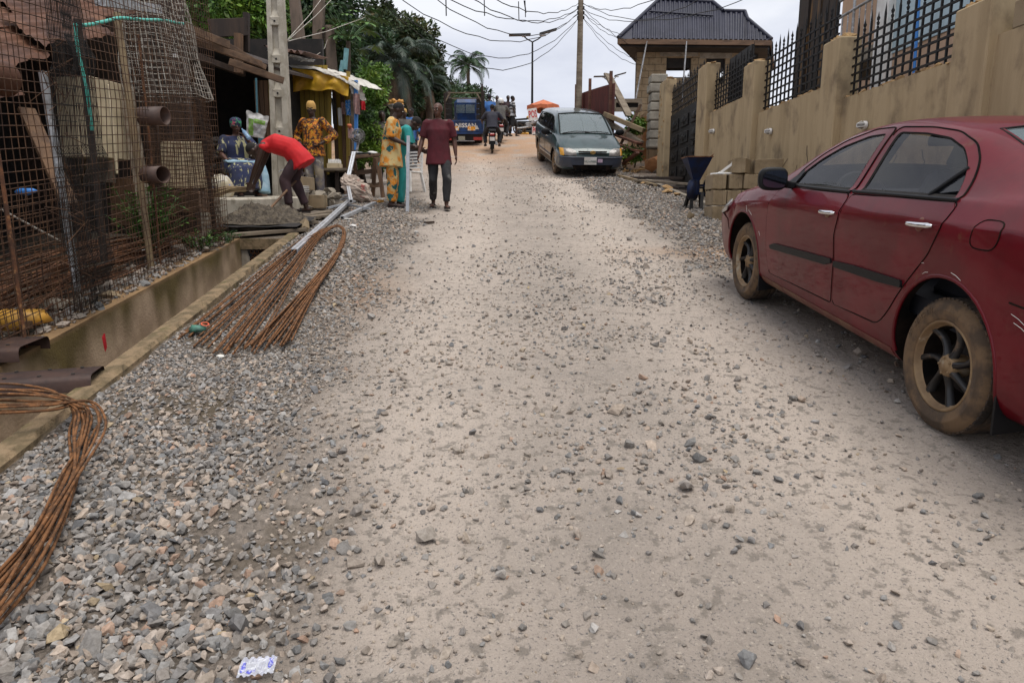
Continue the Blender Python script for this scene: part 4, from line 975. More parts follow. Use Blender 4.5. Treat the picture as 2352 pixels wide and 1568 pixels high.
for k in range(9):
    y = yk0 + (yk1 - yk0) * k / 8; q = MB(); q.tube([(XB, y, zf), (XB, y, zf + (.95 if k in (0, 4, 8) else .68))], .025 if k in (0, 4, 8) else .012, 6); q.build('baluster', M['galv'], rl)
yp0, yp1 = PX(1912, 60, XB - .1).y, PX(1828, 60, XB - .1).y
cw = thing('charred_board_wall', 'tall wall of charred brown boards beyond the middle iron panel', 'wall', (XB - .1, yp0, zl))
n = 6
for k in range(n):
    y0 = yp0 + (yp1 - yp0) * k / n; y1 = yp0 + (yp1 - yp0) * (k + 1) / n; dx = rr.uniform(0, .04)
    q = MB(); q.span((XB - .1 + dx, y0 + .01, zl), (XB - .05 + dx, y1 - .01, 9)); q.build('plank', M['charred'], cw)
q = MB(); q.span((XB - .04, yp0 + .02, zl), (XB + .02, yp1, 9)); q.build('backing', M['black_and_shade'], cw)
q = MB(); q.tube([PX(2112, -20, 5.2), PX(2104, 100, 5.2), PX(2098, 185, 5.2)], .02, 8); tag(q.build('blue_pipe', M['bright_blue']), 'blue plastic pipe running down the peach house wall', 'pipe')
q = MB(); q.box(PX(2098, 188, 4.6), (.12, .14, .05)); tag(q.build('junction_box', M['white_plastic'], bevel=.01), 'small white box on the wall top below the blue pipe', 'box')
HY = 27.5
hs = thing('unfinished_house', 'unfinished block house with dark blue corrugated hip roof', 'building', P(1640, 330, HY))
pe = [P(1420, 84, HY - 1.0), P(1772, 95, HY - 1.0)]
ev0, ev1 = pe[0], pe[1]; ze = (ev0.z + ev1.z) / 2
x0, x1 = ev0.x, ev1.x; yF, yB = HY - 1.0, HY + 3.4; ym = (yF + yB) / 2
rl_, rr_ = P(1512, 0, ym).x, P(1636, 6, ym).x; zr = P(1560, 4, ym).z
rl_, rr_ = x0 + (x1 - x0) * .30, x0 + (x1 - x0) * .62
SH = 1.7; A, B, C_, Dd = Vector((x0, yF, ze)), Vector((x1, yF, ze - .05)), Vector((x1 + SH, yB, ze)), Vector((x0 + SH, yB, ze)); PF = [(0, A), (.27, P(1514, 1, ym)), (.62, P(1637, 7, ym)), (.69, P(1662, 28, ym - .8)), (.82, P(1711, 29, ym - .8)), (.84, P(1717, 46, ym - 1.2)), (1, B)]; E, F_ = PF[1][1], PF[2][1]
def corr(q, a, b_, c_, d_, n):                      # corrugated quad: a,b along the eave, d,c along the ridge
    nn = (b_ - a).cross(d_ - a).normalized(); nn = nn if nn.z > 0 else -nn
    k = n * 4; vs = []
    for i in range(k + 1):
        t_ = i / k; h_ = .035 * (1 if i % 4 in (1, 2) else 0)
        vs += [a + (b_ - a) * t_ + nn * h_, d_ + (c_ - d_) * t_ + nn * h_]
    q.add(vs, [(2 * i, 2 * i + 2, 2 * i + 3, 2 * i + 1) for i in range(k)])
roof = bpy.data.objects.new('roof', None); col.objects.link(roof); roof.parent = hs
def rbuild(q, nm, m_): return q.build(nm, M[m_], roof)
def prof(t_):
    for (t0, p0), (t1, p1) in zip(PF[:-1], PF[1:]):
        if t_ <= t1 + 1e-9: return p0.lerp(p1, (t_ - t0) / (t1 - t0))
tl = [0, .09, .18, .27, .36, .45, .54, .62, .69, .755, .82, .84, .92, 1]
for t0, t1 in zip(tl[:-1], tl[1:]):
    q = MB(); corr(q, A.lerp(B, t0), A.lerp(B, t1), prof(t1), prof(t0), max(2, int((t1 - t0) * 42))); rbuild(q, 'roof_sheet', 'roof_blue')
q = MB(); corr(q, Dd, A, E, E + (Dd - A) * .02, 30); rbuild(q, 'roof_sheet', 'roof_blue')
q = MB(); pp = [p for _, p in PF]; q.add(pp + [C_, Dd], [(6, 7, 5), (5, 7, 4), (4, 7, 3), (3, 7, 2), (2, 7, 8), (2, 8, 1), (1, 8, 0)]); rbuild(q, 'roof_sheet', 'roof_blue')
q = MB()
for a, b_ in zip(pp[:-1], pp[1:]): q.tube([a + Vector((0, 0, .04)), b_ + Vector((0, 0, .04))], .07, 6)
rbuild(q, 'ridge_cap', 'roof_blue')
q = MB(); a, b_ = prof(.2).lerp(A.lerp(B, .2), .12), prof(.62).lerp(A.lerp(B, .62), .42); q.tube([a + Vector((0, -.03, .06)), b_ + Vector((0, -.03, .06))], .035, 5); rbuild(q, 'lap_seam', 'roof_blue')
q = MB()
for a, b_ in ((A, B), (B, C_), (C_, Dd), (Dd, A)): q.bar(a + Vector((0, 0, -.09)), b_ + Vector((0, 0, -.09)), .05, .17)
rbuild(q, 'fascia', 'wood_x')
q = MB(); q.hexa([p + Vector((0, 0, dz)) for dz in (-.24, -.18) for p in (A + Vector((.1, .1, 0)), B + Vector((-.1, .1, 0)), C_, Dd)]); rbuild(q, 'soffit', 'black_and_shade')
wx0, wx1 = P(1462, 150, HY).x, P(1832, 150, HY).x
wx1 = min(wx1, x1 - .7); zb = g(27); zt = ze - .2
w1 = (P(1531, 150, HY).x, P(1587, 150, HY).x, P(1560, 181, HY).z, P(1560, 130, HY).z)
w2 = (P(1622, 150, HY).x, P(1665, 150, HY).x, P(1640, 190, HY).z, P(1640, 135, HY).z)
w3 = (P(1700, 150, HY).x, P(1742, 150, HY).x, P(1720, 160, HY).z, P(1720, 122, HY).z)
bw, bh = .46, .235; nrow = int((zt - zb - 1.0) / bh); z = zt - nrow * bh
q0 = MB(); q0.span((wx0, HY, zb - .5), (wx1, HY + .22, z - .004)); q0.build('plinth_wall', M['block'], hs)
me_c = {}
for r_ in range(nrow):
    x = wx0 - (bw / 2 if r_ % 2 else 0)
    while x < wx1 - .02:
        a, b_ = max(x, wx0), min(x + bw, wx1); zc = z + bh / 2; x += bw
        segs = [(a, b_)]
        for (o0, o1, oz0, oz1) in (w1, w2, w3):
            if oz0 < zc < oz1:
                ns_ = []
                for (s0, s1) in segs:
                    if s1 <= o0 or s0 >= o1: ns_.append((s0, s1))
                    else:
                        if s0 < o0: ns_.append((s0, o0))
                        if s1 > o1: ns_.append((o1, s1))
                segs = ns_
        for (s0, s1) in segs:
            if s1 - s0 < .03: continue
            key = round(s1 - s0, 2)
            if key not in me_c:
                qq = MB(); qq.box((0, 0, 0), (key - .016, .22, bh - .016)); me_c[key] = qq.mesh('brick', M['block'])
            o = link('brick', me_c[key], hs); o.location = wm(hs).inverted() @ Vector(((s0 + s1) / 2, HY + .11 + rr.uniform(-.006, .006), zc))
    z += bh
q = MB(); zlow = zt - nrow * bh
bk = MB()                                          # mortar bed behind the block faces, openings left free
xs_ = sorted({wx0, wx1, w1[0], w1[1], w2[0], w2[1], w3[0], w3[1]}); zs_ = sorted({zlow, zt, w1[2], w1[3], w2[2], w2[3], w3[2], w3[3]})
for i in range(len(xs_) - 1):
    for j in range(len(zs_) - 1):
        xc, zc = (xs_[i] + xs_[i + 1]) / 2, (zs_[j] + zs_[j + 1]) / 2
        if any(o[0] < xc < o[1] and o[2] < zc < o[3] for o in (w1, w2, w3)): continue
        bk.span((xs_[i], HY + .02, zs_[j]), (xs_[i + 1], HY + .20, zs_[j + 1]))
bk.build('mortar_bed', M['mortar'], hs)
for xw in (wx0, wx1 - .2):
    q = MB(); q.hexa([Vector((xw + dx + (SH * .85 if k in (2, 3) else 0), HY + .22 if k < 2 else yB - .6, z)) for z in (zb, zt) for k, dx in ((0, 0), (1, .2), (2, .2), (3, 0))]); q.build('side_wall', M['block'], hs)
q = MB(); q.span((wx0 + .2 + SH, yB - .8, zb), (wx1 - .2 + SH, yB - .6, P(1560, 186, yB).z)); q.build('back_wall', M['block'], hs)
for (o0, o1, oz0, oz1) in (w1, w2, w3):
    q = MB(); q.span((o0 - .25, HY - .012, oz1), (o1 + .25, HY + .235, oz1 + .2)); q.build('lintel', M['concrete'], hs)
    q = MB(); q.span((o0 + .004, HY + .1, oz1 - (oz1 - oz0) * .5), (o1 - .004, HY + .6, oz1 - .005)); q.build('shade_plug', M['black_and_shade'], hs)  # black box in each window top, coloured as interior shade
for u0, u1 in ((1476, 1467), (1567, 1574)):
    q = MB(); q.tube([P(u0 + 10, 95, HY - 1.0), P(u1 - 8, 235, HY - 1.0)], .03, 6); q.build('prop', M['galv'], hs)
rf = thing('rusty_sheet_fence', 'rust red corrugated sheet fence with sloping top beside the green van', 'fence', (2.4, 26, g(26)))
a, b_ = Vector((2.35, 26.3, 0)), Vector((3.02, 21.6, 0)); n = 9
for k in range(n):
    t0, t1 = k / n, (k + 1) / n; p, p2 = a.lerp(b_, t0), a.lerp(b_, t1)
    zt0 = P(1326 + 74 * t0, 218 - 27 * t0, p.y).z; zt1 = P(1326 + 74 * t1, 218 - 27 * t1, p2.y).z
    q = MB(); m_ = 8
    nn = Vector((-1, -.14, 0)).normalized(); vs = []
    for i in range(m_ * 4 + 1):
        s_ = i / (m_ * 4); w_ = p.lerp(p2, s_) + nn * .02 * math.sin(s_ * m_ * 2 * PI); vs += [(w_.x, w_.y, g(w_.y) - .1), (w_.x, w_.y, zt0 + (zt1 - zt0) * s_)]
    q.add(vs, [(2 * i, 2 * i + 2, 2 * i + 3, 2 * i + 1) for i in range(m_ * 4)], 0, True); q.build('sheet', M['red_sheet'], rf)
for t_ in (0, .42, .95):
    p = a.lerp(b_, t_); q = MB(); q.bar((p.x - .05, p.y, g(p.y)), (p.x - .05, p.y, P(1326 + 74 * t_, 218 - 27 * t_, p.y).z + .35), .09, .09); q.build('post', M['wood_red'], rf)
def scrap(p0, p1, y0, y1, w_, h_, m_, lab): return plank(P(*p0, y0), P(*p1, y1), w_, h_, m_, lab, 'timber', 'scrap_timber')
scrap((1395, 170), (1446, 268), 22.6, 21.8, .30, .06, 'wood_grey', 'wide weathered plank leaning steeply against the rusty fence')
scrap((1472, 240), (1424, 335), 21.2, 21.3, .10, .08, 'wood_x', 'thin dark prop leaning the other way, in front of the wide plank')
scrap((1388, 262), (1478, 300), 21.8, 20.9, .13, .13, 'bamboo', 'round tan pole sloping down behind the van')
scrap((1392, 278), (1474, 330), 21.9, 20.9, .16, .14, 'wood_grey', 'pale grey beam sloping down below the round pole')
scrap((1410, 308), (1470, 330), 21.6, 20.7, .26, .06, 'wood_red', 'brown board sloping low beside the van mirror, upper of two')
scrap((1414, 330), (1470, 348), 21.4, 20.6, .30, .06, 'wood_red', 'brown board sloping low beside the van mirror, lower of two')
scrap((1432, 375), (1465, 350), 20.9, 20.3, .12, .07, 'wood_red', 'short broken plank end propped on the rubble below the block column')
sb = thing('lean_to_frame', 'dark open timber box frame behind the leaning planks', 'frame', P(1440, 240, 24))
for (u0, v0, u1, v1) in ((1408, 232, 1472, 232), (1408, 252, 1472, 252), (1410, 228, 1410, 256), (1470, 228, 1470, 256)):
    q = MB(); q.bar(P(u0, v0, 23.9), P(u1, v1, 23.9), .12, .12); q.build('beam', M['wood_grey'], sb)
q = MB(); q.span((P(1412, 252, 24.1).x, 24.0, P(1412, 252, 24.1).z), (P(1468, 232, 24.1).x, 24.3, P(1468, 232, 24.1).z)); q.build('shade_back', M['black_and_shade'], sb)  # near black slab closing the frame, coloured as inner shade
q = MB()
for k in range(26):
    u, v = rr.uniform(1432, 1475), rr.uniform(340, 392); p = GND(u, min(v + 14, 396)); q.hull((p.x, p.y, p.z + rr.uniform(0, .06)), (rr.uniform(.04, .16), rr.uniform(.04, .16), rr.uniform(.03, .08)), 9, 0, rr)
tag(q.build('rubble', M['plaster_edge']), 'brown earth and rubble heaped below the block column', 'rubble', kind='stuff')
lr = random.Random(33)
def smooth(pts, k=6):
    P_ = [Vector(p) for p in pts]; o = []
    for i in range(len(P_) - 1):
        a, b_ = P_[i], P_[i + 1]; p0 = P_[i - 1] if i else a * 2 - b_; p3 = P_[i + 2] if i + 2 < len(P_) else b_ * 2 - a
        for j in range(k):
            t_ = j / k; o.append(.5 * ((2 * a) + (b_ - p0) * t_ + (2 * p0 - 5 * a + 4 * b_ - p3) * t_**2 + (3 * a - p0 - 3 * b_ + p3) * t_**3))
    return o + [P_[-1]]
def tone_mesh(mb, name, mats, fn, parent=None):
    o = mb.build(name, mats, parent); me = o.data; W_ = wm(o); at = me.color_attributes.new('tone', 'FLOAT_COLOR', 'POINT')
    at.data.foreach_set('color', np.array([(*fn(W_ @ v.co), 1) for v in me.vertices]).ravel()); return o
pm('mossy', (.50, .36, .235), (.38, .265, .17), 4, .9, bump=.005, bscale=50, attr='tone')
dr_ = thing('drain_channel', 'open concrete drain with mossy far wall running along the gravel', 'drain', (-2.5, 5, g(5)))
def moss(p):
    d = g(p.y) - p.z; n_ = mnoise.noise((p.y * 1.6, 3, 7)) + .6 * mnoise.noise((p.y * 5.2, 1, 2)); k = max(0, min(1, (.34 + .42 * n_ - d * 1.0) * 3.0)) * .95; k2 = max(0, min(1, (mnoise.noise((p.y * 4, p.z * .8, 9)) - .2) * 3)) * .4
    k = max(k, 0); r = np.array((1, 1, 1)) * (1 - k) + np.array((.22, .21, .05)) * k
    if d < .015: r = np.array((.55, .47, .33)) * (1 - .5 * max(0, mnoise.noise((p.y * 3, p.x * 5, 1)))) 
    r = r * (1 - k2) + r * np.array((.55, .52, .35)) * k2
    return r
q = MB()
def fn(a, b_):
    y = 1.0 + 7.95 * a; p = Vector((Xf(y) + .004 * mnoise.noise((y * 6, b_ * 5, 1)), y, g(y) + .015 - .95 * b_)); return p
q.grid(fn, 160, 22)
def fn2(a, b_):
    y = 1.0 + 7.95 * a; j = .03 * mnoise.noise((y * 5, 4, 4)); return Vector((Xf(y) - (.20 + j) * b_, y, g(y) + .015 + .012 * mnoise.noise((y * 9, b_ * 4, 2)) * (b_ > 0)))
q.grid(fn2, 160, 5)
tone_mesh(q, 'drain_wall', M['mossy'], moss, dr_)
q = MB(); q.grid(lambda a, b_: Vector((Xf(1 + 7.95 * a) * (1 - b_) + (Xo(1 + 7.95 * a) - .14) * b_, 1 + 7.95 * a, g(1 + 7.95 * a) - .80 + .02 * mnoise.noise((a * 40, b_ * 5, 3)))), 80, 6)
q.build('drain_bed', M['mortar'], dr_)
q = MB(); prof = [(.0, -.06), (-.004, .028), (-.03, .045), (-.125, .04), (-.15, .02), (-.15, -.9)]
ysk = np.arange(.9, 9.2, .045); vs = []
for y in ysk:
    for i, (dx, dz) in enumerate(prof):
        j = .016 * mnoise.noise((y * 7, i * 3, 1)) + .012 * mnoise.noise((y * 19, i * 3, 5)) + .02 * mnoise.noise((y * 1.7, i * 2, 8)); vs.append((Xo(y) + dx + j, y, g(y) + dz + (j * .8 if dz > 0 else 0)))
m_ = len(prof); q.add(vs, [(i * m_ + j, (i + 1) * m_ + j, (i + 1) * m_ + j + 1, i * m_ + j + 1) for i in range(len(ysk) - 1) for j in range(m_ - 1)])
pm('kerb_conc', (.25, .175, .10), (.13, .095, .05), 9, .95, bump=.012, bscale=40, c3=(.10, .085, .03), s3=5, lo3=.55, hi3=.7)
q.build('kerb', M['kerb_conc'], dr_)
q = MB(); pq = PX(230, 782, -3.13); q.hull((Xf(pq.y) + .002, pq.y, pq.z), (.008, .035, .09), 14, 0, lr); q.build('paint_mark', M['red_print'], dr_)
ye = 8.92; q = MB(); q.bar((Xf(ye) - .1, ye, g(ye) - .06), (Xo(ye), ye, g(ye) - .06), .14, .13); q.build('end_beam', M['kerb_conc'], dr_)
q = MB(); q.hull((Xf(ye) + .02, ye - .03, g(ye) - .40), (.09, .06, .42), 22, 0, lr); q.build('end_cheek', M['concrete'], dr_)
q = MB(); s_ = .030
for i in range(24):
    for j in range(15):
        cx_, cz_ = -3.28 + i * s_ * 1.75 + (s_ * .875 if j % 2 else 0), g(ye) - .16 - j * s_ * 1.5
        if cx_ > Xo(ye) - .16: continue
        o = []
        for rad, yy_ in ((s_ * 1.02, ye - .02), (s_ * .74, ye - .02), (s_ * .70, ye + .02)):
            o += [(cx_ + rad * math.sin(PI / 3 * k), yy_, cz_ + rad * math.cos(PI / 3 * k)) for k in range(6)]
        q.add(o, [(a * 6 + k, a * 6 + (k + 1) % 6, a * 6 + 6 + (k + 1) % 6, a * 6 + 6 + k) for a in (0, 1) for k in range(6)])
hg = q.build('honeycomb_grille', M['rust']); tag(hg, 'rusty sheet with honeycomb holes closing the drain under the planks', 'grille')
q = MB(); q.span((Xf(ye) - .2, ye + .25, g(ye) - .95), (Xo(ye), ye + .35, g(ye) - .1)); q.build('shade_end', M['black_and_shade'], dr_)  # near black panel, paints the shade of the drain beyond the grille
def channel(a, b_, w_, lab, dz=.05):
    a, b_ = Vector(a), Vector(b_); d = (b_ - a).normalized(); s_ = Vector((-d.y, d.x, 0)).normalized(); t_ = thing('steel_channel', lab, 'steel plate', a, group=None)
    q = MB(); pr = [(-w_ / 2, -.085), (-w_ / 2, -.03), (-w_ / 2 + .012, -.008), (-w_ / 2 + .035, 0), (w_ / 2 - .035, 0), (w_ / 2 - .012, -.008), (w_ / 2, -.03), (w_ / 2, -.085)]
    vs = []
    for i in range(9):
        p = a.lerp(b_, i / 8)
        for s, z in pr: vs.append(p + s_ * s + Vector((0, 0, z + .006 * mnoise.noise((i * .9, s * 9, 3)))))
    q.add(vs, [(i * 8 + j, (i + 1) * 8 + j, (i + 1) * 8 + j + 1, i * 8 + j + 1) for i in range(8) for j in range(7)], 0, True); q.build('plate', M['plate_rust'], t_)
    for k in range(7):
        for sd in (-1, 1):
            p = a.lerp(b_, (k + .6) / 7.4) + s_ * sd * w_ * .30 + Vector((0, 0, .007)); q = MB(); q.lathe([(0, 0), (.009, 0), (.011, -.004)], p, (0, 0, 1), 10); q.build('bolt_hole', M['black_and_shade'], t_)
    return t_
pm('plate_rust', (.075, .042, .032), (.045, .028, .024), 7, .6, .3, c3=(.2, .11, .055), s3=9, lo3=.6, hi3=.72, bump=.002)
channel((-2.27, 3.74, g(3.74) + .085), (-3.4, 3.42, g(3.42) + .10), .27, 'rusty steel channel lying across the drain onto the kerb')
channel((-2.93, 4.22, g(4.2) + .10), (-4.0, 4.0, g(4.2) + .12), .42, 'wide dark rusty steel channel on the far drain edge')
def bars(name, lab, paths, r=.0060, m_='rust_bar', cat='rebar bundle'):
    t_ = thing(name, lab, cat, paths[0][len(paths[0]) // 2])
    for p in paths:
        q = MB(); q.tube(p, r, 6); q.build('bar', M[m_], t_)
    return t_
paths = []
for i in range(12):
    e = lr.uniform(0, 1); j = lambda s: lr.uniform(-s, s); dz = .02 + .012 * (i % 5); rad = lr.uniform(-62, 16)
    e2 = i / 11
    pts = [GND(-30 + j(20), 1350 + 130 * e + j(14), dz), GND(70 + 30 * e + j(14), 1225 + 60 * e + j(12), dz + .01), GND(150 + 25 * e + j(10), 1090 + 30 * e, dz + .015), GND(222 + rad + j(8), 1000 + j(12), dz + .02), GND(230 + rad + j(6), 955 + j(10), dz + .04), GND(200 + rad * .8, 925 + j(8), dz + .07), GND(120 + j(8), 898 + 44 * e2 + j(5), dz + .11), GND(20, 885 + 66 * e2 + j(5), dz + .12), GND(-90, 888 + 62 * e2, dz + .12)]
    paths.append(smooth(pts, 6))
bars('rebar_bundle', 'rusty steel bars bent back over the drain in the near corner', paths)
paths = []
for i in range(23):
    t_ = i / 22; j = lambda s: lr.uniform(-s, s); dz = .012 + .011 * (i % 4)
    eu, ev = 412 + 165 * t_ + j(16), 770 + 28 * min(1, t_ * 2) + j(16)
    if i == 0: eu, ev = 398, 782
    fu, fv = 565 + 100 * ((i * 7) % 23) / 22 + j(6), 800 - 16 * ((i * 7) % 23) / 22 + j(10)
    w_ = (t_ - .5)
    nu, nv, mu, mv = 706 + 34 * w_ + j(3), 557 + 10 * w_ + j(2), 768 + j(7), 590 + j(4); L2 = lambda a, b_, f_: a + (b_ - a) * f_
    pts = [GND(eu, ev, dz), GND(L2(eu, nu, .40) + j(3), L2(ev, nv, .40), dz + .01), GND(L2(eu, nu, .75) + j(3), L2(ev, nv, .75), dz + .02), GND(nu, nv, dz + .03), GND(744 + 12 * w_, 531 + 6 * w_ + j(2), dz + .06 + .03 * t_), GND(772 + 6 * w_, 519 + j(2), dz + .07), GND(789 + j(3), 528 + j(3), dz + .06), GND(787 + j(5), 553 + j(4), dz + .03), GND(mu, mv, dz + .02), GND(L2(mu, fu, .5) + j(4), L2(mv, fv, .5), dz + .012), GND(fu, fv, dz)]
    paths.append(smooth(pts, 6))
bars('rebar_bundle', 'splayed hairpin bundle of rusty steel bars on the gravel bank', paths)
p = GND(452, 755, .05); t_ = thing('rubber_scrap', 'small green rubber lump with orange tie on the splayed bars', 'scrap', p)
q = MB(); q.hull(p, (.075, .05, .035), 22, 0, lr, True); q.build('lump', pm('green_rubber', (.07, .22, .16), (.05, .13, .1), 20, .6), t_)
q = MB(); q.lathe([(.022, -.004), (.03, 0), (.022, .004), (.018, 0), (.022, -.004)], p + Vector((.05, .02, .03)), (.3, -.3, 1), 12); q.build('tie', pm('orange_tie', (.65, .12, .05), rough=.5), t_)
def wire_panel(name, lab, a, b_, h0, h1, sx, sz, r, m_, wob=.02, parent=None, bulge=None, cat='wire mesh', seg=7):
    """welded mesh between two ground points; wires are one part past counting"""
    a, b_ = Vector(a), Vector(b_); L_ = (b_ - a).length; d = (b_ - a) / L_; nx = Vector((-d.y, d.x, 0)).normalized(); q = MB(); sd_ = lr.uniform(0, 50)
    def pt(s, z):
        w_ = wob * (mnoise.noise((s * 1.1 + sd_, z * .9, 1)) + .5 * mnoise.noise((s * 3 + sd_, z * 2.6, 5)))
        base = a + d * s
        return base + nx * (w_ + (bulge(s / L_, z) if bulge else 0)) + Vector((0, 0, z)) + d * wob * .5 * mnoise.noise((s * 4 + sd_, z * 2, 9))
    n = int(L_ / sx)
    for i in range(n + 1): q.tube([pt(i * L_ / n, h0 + (h1 - h0) * k / seg) for k in range(seg + 1)], r, 4, cap=False)
    n2 = int((h1 - h0) / sz); ns_ = max(4, int(L_ / .3))
    for k in range(n2 + 1): q.tube([pt(L_ * i / ns_, h0 + (h1 - h0) * k / n2) for i in range(ns_ + 1)], r, 4, cap=False)
    o = q.build(name, M[m_], parent); return tag(o, lab, cat)
zf_ = lambda y: g(y) + .03
fen = thing('wire_mesh_fence', 'tall rusty welded wire fence along the yard edge of the drain', 'fence', (Xf(5) - .12, 5, zf_(5)))
w1_ = wire_panel('mesh_wires', None, (Xf(3.4) - .10, 3.4, zf_(3.4)), (Xf(8.7) - .12, 8.7, zf_(8.7)), 0, 2.75, .070, .070, .0034, 'rust_wire', .06, fen, None, None, 9); tag(w1_, kind='stuff')
w2_ = wire_panel('mesh_wires', None, (Xf(3.4) - .16, 3.4, zf_(3.4)), (Xf(5.5) - .18, 5.5, zf_(5.5)), 0, .95, .06, .04, .003, 'rust_wire', .04, fen); tag(w2_, kind='stuff');
for o_ in (w1_, w2_):
    for k_ in ('label', 'category'):
        if k_ in o_: del o_[k_]
def post(u0, v0, u1, v1, y, r, m_, lab, cat='post', n=8, name='post'):
    q = MB(); q.tube(smooth([P(u0, v0, y), P((u0 + u1) / 2 + 2, (v0 + v1) / 2, y), P(u1, v1, y)], 3), r, n); return tag(q.build(name, M[m_]), lab, cat)
post(98, 165, 178, 668, 5.45, .030, 'galv', 'grey painted steel pipe post standing inside the wire fence', name='pipe_post')
post(268, 30, 352, 645, 6.9, .033, 'bamboo', 'pale wooden pole standing behind the wire fence', name='wooden_pole')
post(318, 80, 372, 640, 7.1, .012, 'rust', 'thin rusty rod beside the pale wooden pole', 'rod', name='steel_rod')
post(178, 45, 240, 600, 5.9, .028, 'wood_dark', 'dark timber stake carrying the green hose', name='timber_stake')
post(-20, 250, 60, 800, 4.35, .012, 'rust', 'rusty rod upright at the near end of the wire fence', 'rod', name='steel_rod')
for i, (y0, w_, off, lab) in enumerate(((4.93, .22, 0, 'near black close wire mesh sheet with creases, tied upright to the fence'), (5.02, .20, .12, 'second black close mesh sheet standing behind the creased one'))):
    def bl(s, z, off=off):
        c_ = 0
        for zc in (.33, 1.05, 1.75, 2.4): c_ += .05 * max(0, 1 - abs(z - zc) / .10)
        return -c_ - off + .03 * math.sin(z * 2 + off * 20)
    wire_panel('close_mesh_sheet', lab, (Xf(y0) - .02 - off * .4, y0, zf_(y0) + .05), (Xf(y0 + w_) - .03 - off * .4, y0 + w_ + .1, zf_(y0 + w_) + .05), 0, 3.1, .020, .11, .0026, 'dark_wire', .02, None, bl, 'wire mesh', 40)
q = MB()
for k in range(26):
    z = lr.uniform(0, 3); y = lr.uniform(4.9, 5.3); p = Vector((Xf(y) - .03, y, zf_(y) + z)); q.tube(smooth([p, p + Vector((lr.uniform(-.08, .08), lr.uniform(-.15, .15), lr.uniform(-.1, .1))), p + Vector((lr.uniform(-.12, .12), lr.uniform(-.3, .3), lr.uniform(-.2, .2)))], 3), .003, 4)
tag(q.build('tie_wires', M['rust_wire']), 'loose ends of binding wire around the black mesh sheets', 'wire', kind='stuff')
def mesh_roll(lab, c_, r0, r1, z0, z1, nv, nh, rw, m_, a0=0, a1=2 * PI, wob=.03, lean=(0, 0)):
    q = MB(); sd_ = lr.uniform(0, 50)
    def pt(a, z):
        t_ = (z - z0) / (z1 - z0); r = r0 + (r1 - r0) * t_ + wob * mnoise.noise((math.cos(a) * 2 + sd_, math.sin(a) * 2, z * 2.2)) + .035 * (a - a0) / (2 * PI)
        return Vector((c_[0] + r * math.cos(a) + lean[0] * t_, c_[1] + r * math.sin(a) + lean[1] * t_, z + wob * .7 * mnoise.noise((a * 1.5 + sd_, z * 2, 4))))
    for i in range(nv + 1):
        a = a0 + (a1 - a0) * i / nv; q.tube([pt(a, z0 + (z1 - z0) * k / 12) for k in range(13)], rw, 4, cap=False)
    for k in range(nh + 1):
        z = z0 + (z1 - z0) * k / nh; q.tube([pt(a0 + (a1 - a0) * i / 28, z) for i in range(29)], rw, 4, cap=False)
    return tag(q.build('mesh_roll', M[m_]), lab, 'wire mesh')
yl = 8.2
mesh_roll('tall rusty roll of wire mesh standing at the fence corner', (Xf(yl) - .42, yl, 0), .36, .30, zf_(yl), P(400, 222, yl).z, 48, 34, .0026, 'rust_wire', 0, 3 * PI, .04)
mesh_roll('bright galvanised wire mesh bundle hanging above the rusty roll', (Xf(yl) - .46, yl - .05, 0), .42, .30, P(400, 222, yl).z - .02, P(400, -60, yl).z, 44, 20, .0030, 'galv_wire', -PI, PI, .06, (-.16, 0))
post(455, 225, 496, 555, 8.35, .03, 'wood_dark', 'dark post at the fence corner inside the rusty mesh roll', name='corner_post')
for (u, v, y, dx, lab) in ((338, 267, 6.75, .33, 'upper brown steel pipe stub poking out of the wire fence'), (345, 402, 6.7, .30, 'lower brown steel pipe stub poking out, its dark mouth showing')):
    a = P(u, v, y); d = Vector((.88, -.45 if v > 300 else -.12, .0)).normalized(); q = MB(); rad = .083 if v < 300 else .078
    q.lathe([(rad * .9, .0), (rad * .9, .18), (rad, .185), (rad, 0), (rad, -.06), (rad * .9, -.06), (rad * .9, 0)], a, d, 24); tag(q.build('pipe_stub', pm('pipe_brown' + str(v), (.11, .062, .045), (.075, .045, .035), 9, .6)), lab, 'pipe')
q = MB(); q.tube(smooth([P(172, 55, 5.85), P(180, 120, 5.85), P(196, 190, 5.85), P(207, 260, 5.85), P(212, 300, 5.85)], 5), .014, 8); q.tube(smooth([P(172, 58, 5.85), P(200, 58, 6.1), P(240, 50, 6.4), P(275, 42, 6.8), P(330, 46, 7.3), P(372, 47, 7.9), P(420, 55, 8.4)], 5), .015, 8)
tag(q.build('green_hose', M['hose']), 'turquoise green hose hung along the stake behind the wire', 'hose')
sh = thing('rusty_lean_to', 'collapsing lean-to of rusty corrugated sheets behind the wire fence', 'shed', (-5, 7, g(7)))
ze = lambda y: 2.55 + .30 * (y - 6)
sheets = [(0, 4.2, 6.05, .0), (1, 4.2, 6.9, .0), (1, 6.8, 8.1, .1), (2, 4.2, 7.2, .0), (2, 7.1, 9.2, .05), (3, 4.2, 7.0, 0), (3, 6.95, 9.2, .04), (4, 4.2, 9.2, 0)]
for k, y0, y1, lift in sheets:
    q = MB(); s0, s1 = .36 * k - .40, .36 * k + .02
    def fn(a, b_):
        y = y0 + (y1 - y0) * a; s = s0 + (s1 - s0) * b_ + (.07 * mnoise.noise((y * 2.6, k, 1)) + .05 * mnoise.noise((y * 7, k, 3)) - .02 if b_ < .01 else 0)
        return Vector((-4.35 - s * .80 + .012 * math.sin(b_ * 4 * PI) , y, ze(y) + s * .60 + .012 * math.sin(b_ * 5 * 2 * PI) + .05 * k * .1 + lift + .02 * mnoise.noise((y * 1.5, s, 6))))
    q.grid(fn, 40, 24, smooth=True); q.build('roof_sheet', M['rust_sheet'], sh)
